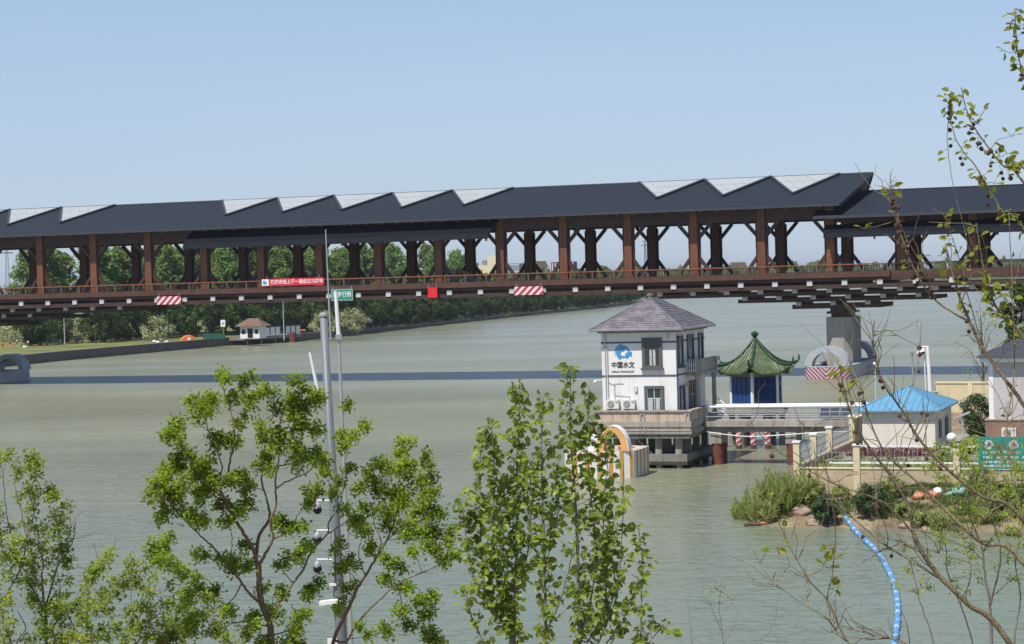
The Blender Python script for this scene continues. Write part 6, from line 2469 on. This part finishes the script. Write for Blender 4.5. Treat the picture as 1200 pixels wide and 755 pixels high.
# ---- smaller tree right of the pole
T = Tree('leafy_tree', 'smaller green multi-stemmed tree right of the grey steel pole', 41, 102)
T.root(388, 778, 9, at(388, 778, 41).x)
T.limb([(388, 778), (391, 749.6), (405.5, 720), (416.4, 695), (425.5, 678.5), (438, 658.5), (453, 633), (463.8, 605.7), (468, 580)], 7.5, 2.2, .2)
T.limb([(395, 748), (405, 752), (420, 728), (438, 709.5), (467, 684), (500, 669.4), (515, 662)], 5, 1.5, -.4)
T.limb([(438, 658), (447, 636.6), (440, 618), (436, 598)], 3, 1.4, .3)
T.limb([(427, 676), (420, 652), (424, 630)], 2.4, 1.2, -.3)
T.limb([(463, 606), (475, 590), (488, 570)], 2, 1.1, .4)
T.limb([(453, 633), (474, 618), (498, 606)], 2.2, 1.1, -.4)
T.limb([(470, 682), (471, 712), (474, 745)], 2, 1.2, .2)
T.limb([(467, 684), (490, 690), (500, 706)], 2, 1.1, .4)
for x, y, r in [(474, 520, 9), (468, 530, 6), (445, 545, 10), (426, 555, 8), (460, 550, 11), (480, 550, 11), (500, 545, 9), (506, 560, 9), (440, 568, 11), (455, 576, 11), (470, 580, 12), (490, 570, 12), (505, 578, 10), (420, 575, 7), (465, 596, 12), (485, 600, 11), (501, 600, 10), (515, 606, 9), (445, 600, 9),
                (430, 600, 7), (416, 610, 7), (426, 626, 8), (436, 640, 8), (456, 620, 8), (475, 626, 10), (495, 624, 11), (510, 626, 9), (526, 626, 6), (516, 646, 8), (529, 655, 6), (500, 640, 9), (481, 646, 6), (520, 661, 5), (466, 665, 7), (450, 680, 7), (470, 690, 9), (490, 706, 10), (500, 720, 9),
                (508, 700, 7), (470, 715, 7), (400, 670, 8), (411, 655, 7), (405, 690, 7), (396, 716, 7), (398, 640, 6), (455, 652, 7), (500, 745, 9), (515, 752, 8), (430, 745, 7), (452, 735, 7), (486, 735, 6), (402, 570, 6), (410, 548, 5)]:
    T.clump(x + T.r.gauss(0, 1.5), y + T.r.gauss(0, 1.5), r * 1.22, .07, .8, 1.1, extra=True)
T.finish('bark', 'leaf_green')

# ---- yellow-green airy tree at the left edge
T = Tree('spring_tree', 'airy yellow-green tree with thin bare twigs at the left edge', 38, 103)
T.root(55, 785, 8, at(55, 785, 38).x)
k = 1 / 2.96
Z_ = lambda *pts: [(x * k, 500 + y * k) for x, y in pts]
T.limb([(55, 785)] + Z_((160, 720), (158, 650), (150, 590), (145, 520), (150, 470), (135, 420), (130, 360)), 7, 1.5, .2)
T.limb(Z_((155, 650), (120, 570), (80, 520), (60, 460), (50, 400)), 4, 1.4, -.3)
T.limb(Z_((165, 640), (185, 530), (215, 450), (250, 405), (262, 330)), 4, 1.2, .4)
T.limb([(55, 785)] + Z_((60, 760), (90, 700), (60, 640)), 4, 1.5, -.4)
T.limb([(30, 790)] + Z_((0, 640), (30, 570), (70, 490), (90, 400), (75, 300), (50, 200)), 5, 1.3, .1)
T.limb(Z_((75, 480), (40, 380), (20, 280), (10, 160)), 2.5, 1.1, -.3)
T.limb(Z_((90, 400), (120, 300), (140, 220), (110, 150)), 2.3, 1, .3)
T.limb(Z_((160, 715), (230, 640), (300, 570), (350, 500), (385, 430)), 4, 1.3, .4)
T.limb(Z_((235, 640), (260, 700), (300, 745)), 3, 1.3, -.3)
T.limb([(60, 790), (120, 770)] + Z_((480, 745), (475, 680), (520, 600), (500, 560)), 4, 1.3, .2)
T.limb(Z_((478, 690), (550, 650), (560, 590)), 2.4, 1.2, -.3)
for pts in (((260, 400), (300, 380), (345, 360)), ((240, 420), (245, 330), (235, 290)), ((350, 500), (330, 420), (320, 400)), ((385, 440), (400, 400), (398, 375)), ((340, 510), (280, 490), (230, 500)), ((470, 690), (455, 600), (465, 450)), ((215, 450), (255, 330), (290, 290)), ((200, 500), (210, 570), (200, 600))):
    T.limb(Z_(*pts), 1.4, .6, jit=.6)
rs = random.Random(77)
for i in range(165):
    x, y = rs.uniform(-6, 84), rs.uniform(532, 757)
    if x > 45 and y < 560 + (x - 45) * 1.0:
        continue
    if rs.random() < .25:
        continue
    T.clump(x, y, rs.uniform(4, 8), .075, .65, .36)
for x, y in [(75, 595), (70, 610), (66, 618), (45, 545), (40, 556), (60, 580), (128, 648), (126, 656), (112, 672), (120, 665), (105, 680), (100, 705), (110, 712), (130, 716), (150, 672), (145, 690), (158, 685), (168, 690), (180, 695), (140, 700), (150, 715), (165, 712), (178, 718), (100, 735), (118, 740), (135, 738), (150, 745), (165, 740), (180, 745), (192, 735), (200, 750), (70, 700), (85, 715), (60, 735), (85, 745), (72, 722), (122, 700), (172, 730), (105, 752), (145, 755), (190, 755), (95, 722), (205, 735), (210, 715), (195, 712)]:
    T.clump(x + rs.gauss(0, 2), y + rs.gauss(0, 2), rs.uniform(5, 9), .09, .55, .75)
for i in range(70):
    x, y = rs.uniform(70, 265), rs.uniform(655, 757)
    if y < 700 and x > 200 or y < 640 + abs(x - 150) * .5:
        continue
    T.clump(x, y, rs.uniform(5, 9), .078, .65, .45)
T.finish('bark_grey', 'leaf_yellow')

# ---- young poplars
def poplar(label, seed, stems, dens, shoots=(), Y=34):
    T = Tree('young_poplar', label, Y, seed, 'tree', 'young poplars in the foreground')
    f = at(stems[0][0][0], 780, Y)
    T.root(stems[0][0][0], 778, stems[0][2] + 1, f.x)
    T.nodes[0] = (stems[0][0][0], 778, Y, at(stems[0][0][0], 778, Y), .05)
    for st in stems:
        pts, _, w0, d = (st[1], None, st[2], st[3])
        sm = T.limb(pts, w0, 1.1, T.r.uniform(-.05, .05), .8, 8)
        n = len(sm)
        tot = 0
        for i in range(1, n):
            a, b = sm[i - 1], sm[i]
            tot += (b - a).length
            fr = i / (n - 1)
            m_ = (b - a).length * T.s / 3.6 * d
            while m_ > 0:
                if T.r.random() < m_:
                    p = a.lerp(b, T.r.random())
                    ang = T.r.uniform(0, 6.28)
                    bell = (.45 + .75 * (1 - fr)) if fr > .55 else (.85 - .25 * (.55 - fr))
                    L_ = T.r.choice((T.r.uniform(3, 18), T.r.uniform(10, 34))) / T.s * bell
                    e = p + Vector((math.cos(ang), math.sin(ang), T.r.uniform(.5, 1.5))).normalized() * L_
                    T.twig(p, e, .006, .003, 4)
                    for q in range(T.r.randint(3, 6)):
                        c = p.lerp(e, T.r.uniform(.35, 1.05))
                        dd = Vector((T.r.gauss(0, 1), T.r.gauss(0, 1), T.r.gauss(.1, .6))).normalized()
                        c2 = c + dd * .045
                        nr = Vector((T.r.gauss(0, .8), T.r.gauss(-.3, .8), T.r.uniform(.2, 1))).normalized()
                        l_ = T.r.choice((T.r.uniform(.05, .1), T.r.uniform(.09, .15), T.r.uniform(.12, .19)))
                        T.lv.leaf(c2, (dd + Vector((0, 0, -.25))).normalized(), nr, l_, l_ * .86, T.r.uniform(.05, .3))
                m_ -= 1
    return T.finish('bark_grey', 'leaf_poplar')
poplar('bushiest young poplar, left of the clump in front of the river', 111, [
    [(601, 0), [(601, 778), (602, 755), (604, 680), (606, 600), (606, 540), (609, 490), (609, 450)], 8, 1.25],
    [(0, 0), [(600, 735), (584, 690), (578, 620), (579, 560), (577, 500)], 4, 1.15],
    [(0, 0), [(600, 750), (580, 715), (566, 670), (563, 600), (562, 545), (566, 516)], 3.5, 1.0],
    [(0, 0), [(584, 725), (560, 690), (548, 640), (541, 588)], 2.6, .7],
    [(0, 0), [(603, 700), (618, 650), (622, 590), (621, 540)], 3, 1.0],
    [(0, 0), [(570, 760), (552, 720), (545, 690)], 3, .7],
    [(0, 0), [(601, 740), (592, 700), (590, 640), (592, 560)], 2.6, .9]], 1.0)
poplar('straight young poplar in the middle of the clump, bare-stemmed lower down', 112, [
    [(640, 0), [(641, 778), (640, 755), (638.5, 690), (637, 620), (635, 560), (635, 510), (637, 466)], 7, .85],
    [(0, 0), [(641, 745), (656, 705), (668, 660), (672, 635)], 2.6, .35],
    [(0, 0), [(637, 650), (650, 620), (655, 580), (652, 545)], 2.2, .9],
    [(0, 0), [(637, 670), (645, 640), (648, 615)], 2, .5]], 1.0)
poplar('tallest young poplar of the clump, its tip rising above the others against the river', 113, [
    [(680, 0), [(682, 778), (680, 755), (678, 690), (676, 620), (672, 560), (669, 510), (668, 470), (669, 428)], 8, .78],
    [(0, 0), [(680, 740), (693, 700), (699, 640), (692, 580), (688, 520), (691, 458)], 3.2, .95],
    [(0, 0), [(690, 750), (708, 710), (710, 650), (706, 590), (712, 545), (705, 505)], 3, .9],
    [(0, 0), [(700, 755), (722, 700), (728, 640), (730, 585), (731, 540)], 2.6, .28],
    [(0, 0), [(678, 690), (694, 668), (697, 655)], 2.5, .3],
    [(0, 0), [(704, 745), (720, 690), (716, 640), (722, 600)], 2.6, .9]], 1.0)
poplar('thin poplar sapling right of the clump, small and sparse', 114, [
    [(748, 0), [(750, 778), (751, 740), (752, 690), (752, 650), (748, 614)], 2.6, .55],
    [(0, 0), [(751, 778), (762, 752), (775, 738), (790, 742)], 2, .9],
    [(0, 0), [(700, 775), (722, 745), (738, 705), (748, 690)], 2.2, .6]], 1.0)

# ---- plane tree with seed balls reaching in from the right
T = Tree('plane_tree', 'plane tree with bare branches, few young leaves and hanging seed balls at right', 15, 121)
TX, TYp = 5.4, 15.3
foot = Vector((TX, TYp, 1.3))
T.wood.tube(crm([foot, Vector((TX - .05, TYp, 6)), Vector((TX, TYp - .1, 10.5)), Vector((TX + .1, TYp, 15.0)), Vector((TX + .3, TYp, 18))], 5),
            [.24 - .009 * i for i in range(21)], 12)
def from_trunk(z):
    return proj(Vector((TX, TYp, z)))
def plimb(z, pts, w0, w1, drift=.1):
    a = Vector((TX, TYp, z))
    b = at(*pts[0], 15)
    pts2 = [proj(a), proj(a.lerp(b, .5) + Vector((0, 0, -.08)))] + list(pts)
    T.nodes = [n for n in T.nodes]
    T.nodes.append((pts2[0][0], pts2[0][1], TYp, a, .1))
    return T.limb(pts2, w0, w1, drift, .7, 6, 8)
PL = []
PL.append(plimb(10.2, [(1183.7, 755), (1133.6, 707), (1096, 669.5), (1073, 632), (1064.8, 594), (1046, 561), (1021, 527.6), (1002, 498.4), (989.7, 456.7), (985, 436)], 13, 1.6, -.05))
PL.append(plimb(11.2, [(1200, 661), (1150, 636), (1108.6, 598.5), (1075, 565), (1042, 536), (1025, 507), (1012.6, 469), (1008, 440)], 10, 1.5, .12))
PL.append(plimb(11.7, [(1200, 611), (1150, 582), (1100, 540), (1075, 511), (1057, 480), (1037, 452), (1024, 408), (1025, 374)], 9, 1.4, -.15))
PL.append(plimb(12.7, [(1200, 474.6), (1178, 445), (1152, 408), (1137, 378), (1122, 341), (1107.6, 289)], 9, 3.5, .08))
PL.append(plimb(13.2, [(1200, 396.7), (1174, 370.7), (1160, 341), (1150, 300), (1144, 262)], 7, 1.4, -.1))
PL.append(T.limb([(1137, 378), (1096.5, 352), (1070.5, 315), (1055.7, 274), (1048, 237), (1043, 222)], 4, 1.3, .1, .8))
PL.append(T.limb([(1096, 352), (1085, 318), (1062, 280), (1052, 250)], 2.4, 1.0, -.2, .8))
PL.append(plimb(14.4, [(1200, 215), (1176, 195), (1153, 165.6), (1136, 139), (1126, 102.6)], 5, 1.2, -.1))
PL.append(plimb(14.0, [(1200, 268), (1176, 250), (1146, 199), (1123, 169), (1113, 132), (1114.8, 106)], 4.5, 1.1, .1))
PL.append(plimb(15.3, [(1212, 110), (1200, 89), (1192.6, 60), (1189, 10)], 4, 1.2, 0))
PL.append(T.limb([(1113, 132), (1110, 165), (1116, 215), (1128, 260), (1137, 300)], 1.6, .8, -.15, .8))
PL.append(T.limb([(1200, 620), (1186, 560), (1180, 500), (1188, 440), (1187, 350), (1182, 250)], 3, 1.2, .2, .8))
PL.append(T.limb([(1067, 623.5), (1037, 590), (983, 569), (942, 548), (900, 519), (878, 492)], 3.5, 1.0, -.2, .8))
PL.append(T.limb([(1110, 684), (1067, 657), (1033.5, 636), (1000, 607), (971, 577.7), (952, 545), (940, 500)], 3.8, 1.1, .15, .8))
PL.append(T.limb([(1045, 785), (996, 755), (969, 703), (950, 682), (925, 640), (908, 598.5), (903, 585)], 4.5, 1.2, .1, .8))
PL.append(T.limb([(969, 703), (976, 665), (979, 620), (972, 577), (968, 540)], 2.5, 1.0, -.2, .8))
PL.append(T.limb([(1040, 780), (990, 750), (966, 723), (933, 703), (900, 674), (880, 640)], 2.6, .9, .2, .8))
PL.append(T.limb([(1071, 774), (1066, 756), (1000, 738), (968, 724)], 2.8, .9, .1, .8))
PL.append(T.limb([(1048, 562), (1060, 545), (1066, 520), (1080, 490), (1082, 470)], 2.0, .9, -.2, .8))
PL.append(T.limb([(1025, 507), (1000, 470), (985, 430), (960, 400), (935, 378)], 1.6, .6, .2, .8))
PL.append(T.limb([(1137, 660), (1090, 646), (1048, 640), (1010, 660)], 2.2, .8, .3, .8))
PL.append(T.limb([(1060, 480), (1073, 440), (1078, 400), (1080, 377)], 2.0, .8, .2, .8))
PL.append(T.limb([(1152, 408), (1130, 330), (1120, 290), (1105, 250)], 2, .8, -.2, .8))
PL.append(T.limb([(1150, 582), (1172, 545), (1190, 530)], 2.2, 1.0, .3, .8))
r = T.r
# fine bare side twigs
for k_ in range(240):
    sm = PL[r.choice((0, 0, 1, 1, 2, 2, 3, 4, 5, 11, 12, 13, 14, 16, 17, 20, 23))]
    i = r.randint(int(len(sm) * .25), len(sm) - 2)
    d0 = (sm[i + 1] - sm[i]).normalized()
    s_ = Vector((r.gauss(0, 1), r.gauss(0, .6), r.gauss(.35, .8))).normalized()
    L_ = r.uniform(.12, .5)
    p = [sm[i]]
    for q in range(4):
        p.append(p[-1] + (d0 * .6 + s_ * .8 + Vector((r.gauss(0, .25), r.gauss(0, .25), r.gauss(.1, .25)))).normalized() * L_ / 4)
    T.wood.tube(p, [.0045, .0038, .003, .0024, .0016], 4, False)
    if r.random() < .35:
        T.wood.tube([p[2], p[2] + (s_ + Vector((r.gauss(0, .5), 0, .4))).normalized() * L_ * .4], [.003, .0014], 3, False)
# leaves: thin bunches towards the twig ends
def pleaf(p, n=2, l=.062):
    for k in range(n):
        d = Vector((r.gauss(0, 1), r.gauss(0, 1), r.gauss(.1, .7))).normalized()
        e = p + d * r.uniform(.015, .05)
        T.wood.tube([p, e], [.0025, .0015], 3, False)
        L_ = l * r.uniform(.6, 1.25)
        T.lv.leaf(e, (d + Vector((0, 0, -.2))).normalized(), Vector((r.gauss(0, .7), r.gauss(-.4, .6), 1)).normalized(), L_, L_ * .8, r.uniform(.1, .5))
for idx, lo, pr_, n in ((7, .3, .95, 3), (8, .25, .95, 3), (9, .25, .95, 4), (3, .7, .6, 2), (4, .4, .8, 3), (5, .4, .55, 2), (6, .4, .5, 2), (11, .45, .7, 3), (22, .3, .7, 2), (10, .1, .22, 1), (0, .85, .35, 1), (1, .8, .2, 1), (14, .7, .45, 1), (15, .3, .25, 1), (22, .4, .5, 1)):
    sm = PL[idx]
    for i in range(int(len(sm) * lo), len(sm)):
        if r.random() < pr_:
            pleaf(sm[i], r.randint(1, n))
for x, y in ((1160, 330), (1166, 352), (1156, 320), (1163, 340), (1012, 268), (985, 437), (988, 460), (910, 642), (968, 665), (975, 690), (1104, 306), (1113, 260), (969, 640), (1190, 20), (1185, 25), (1192, 45), (1178, 60), (1195, 30), (1150, 135), (1165, 215), (1185, 160), (1190, 190), (1180, 180), (1192, 205)):
    nb_, _ = T.near(x, y)
    c = at(x, y, nb_[2] + r.gauss(0, .05))
    T.twig(nb_[3], c, .004, .002, 4)
    pleaf(c, 3, .075)
balls = []
for idx, lo, k in ((5, .35, 20), (6, .2, 14), (7, .45, 13), (8, .35, 14), (9, .5, 4), (3, .6, 4), (0, .55, 5), (1, .6, 4), (2, .4, 6), (12, .2, 4), (13, .2, 5), (21, .4, 3), (18, .3, 4), (22, .3, 5)):
    sm = PL[idx]
    for j in range(k):
        p = sm[int(len(sm) * r.uniform(lo, .98))]
        balls.append(p)
for x, y in ((1077, 377), (1074, 384)):
    balls.append(at(x, y - 5, 15))
for x, y in ((1048, 500), (1090, 510), (1110, 478), (1125, 540), (1060, 600), (1094, 640), (1120, 620), (1008, 580), (1035, 560)):
    nb_, _ = T.near(x, y)
    balls.append(nb_[3])
hang = []
for p in balls:
    L_ = r.uniform(.03, .09)
    e = p + Vector((r.gauss(0, .014), r.gauss(0, .02), -L_))
    T.wood.tube([p, p.lerp(e, .5) + Vector((r.gauss(0, .006), 0, 0)), e], .0016, 3, False)
    hang.append(e)
pt = T.finish('bark_olive', 'leaf_plane', foot)
s0_ = None
bm_ = bmesh.new()
bmesh.ops.create_icosphere(bm_, subdivisions=2, radius=.0165)
for v in bm_.verts:
    v.co *= 1 + .1 * noise.noise(v.co * 300)
me = bpy.data.meshes.new('seed_ball')
bm_.to_mesh(me)
bm_.free()
me.materials.append(MAT['seed_brown'])
for e in hang[:100]:
    o = bpy.data.objects.new('seed_ball', me)
    COL.objects.link(o)
    o.parent = pt
    o.location = e - T.basept - Vector((0, 0, .012))
    o.scale = (r.uniform(.8, 1.15),) * 3

# ---- budding shrub-like tree low at right
T = Tree('budding_tree', 'thin tree with tiny yellow-green buds low at right, behind the plane branches', 46, 131)
T.root(1162, 790, 9, at(1162, 790, 46).x)
T.limb([(1162, 790), (1162, 755), (1160, 710), (1155, 680), (1150, 640), (1138, 610), (1130, 585)], 7, 1.5, .1)
T.limb([(1160, 712), (1170, 670), (1172, 640), (1160, 600), (1155, 560)], 4, 1.2, -.3)
T.limb([(1150, 650), (1166, 625), (1185, 600), (1195, 570)], 3, 1, .3)
T.limb([(1145, 790), (1140, 755), (1125, 707), (1110, 670), (1108, 640), (1092, 600)], 4, 1.1, -.2)
T.limb([(1125, 707), (1138, 670), (1128, 635), (1115, 610)], 2.6, .9, .3)
T.limb([(1100, 790), (1092, 745), (1078, 705), (1070, 670), (1058, 640), (1050, 610)], 3.5, .9, .2)
T.limb([(1150, 660), (1130, 640), (1100, 630), (1080, 620)], 2.4, .9, .2)
T.limb([(1185, 790), (1190, 740), (1196, 700), (1190, 660), (1198, 620)], 5, 1.2, .2)
T.limb([(1160, 700), (1185, 680), (1198, 672)], 2.4, .9, .2)
rs = random.Random(5)
for i in range(150):
    x, y = rs.uniform(1045, 1205), rs.uniform(520, 700)
    if y < 700 - (x - 1000) * .95 or rs.random() < .15:
        continue
    T.clump(x, y, rs.uniform(4, 8), .07, .6, .4, sub=rs.randint(2, 3))
for i in range(40):
    x, y = rs.uniform(1085, 1200), rs.uniform(520, 575)
    T.clump(x, y, rs.uniform(4, 7), .075, .6, .5, sub=3)
T.finish('bark_grey', 'leaf_yellow')

# ---- bare twigs in the bottom centre-right
T = Tree('bare_sapling', 'leafless thin sapling low in front of the open water, right of the poplars', 30, 141)
T.root(850, 790, 3, at(850, 790, 30).x)
T.limb([(850, 790), (848, 755), (843, 715), (846, 684)], 2.2, .8, .1)
T.limb([(848, 752), (862, 730), (868, 700)], 1.3, .5, .3)
T.limb([(847, 740), (836, 718), (830, 700)], 1.2, .5, -.3)
T.limb([(850, 790), (880, 760), (905, 735), (912, 700)], 1.8, .6, .2)
T.limb([(850, 790), (815, 760), (808, 722), (806, 700)], 1.6, .6, .2)
T.limb([(898, 742), (925, 745), (940, 720)], 1.3, .5, .2)
for i in range(5):
    T.clump(845 + T.r.gauss(0, 8), 690 + T.r.gauss(0, 8), 3, .05, .5, .2, sub=1)
T.finish('bark_grey', 'leaf_yellow')
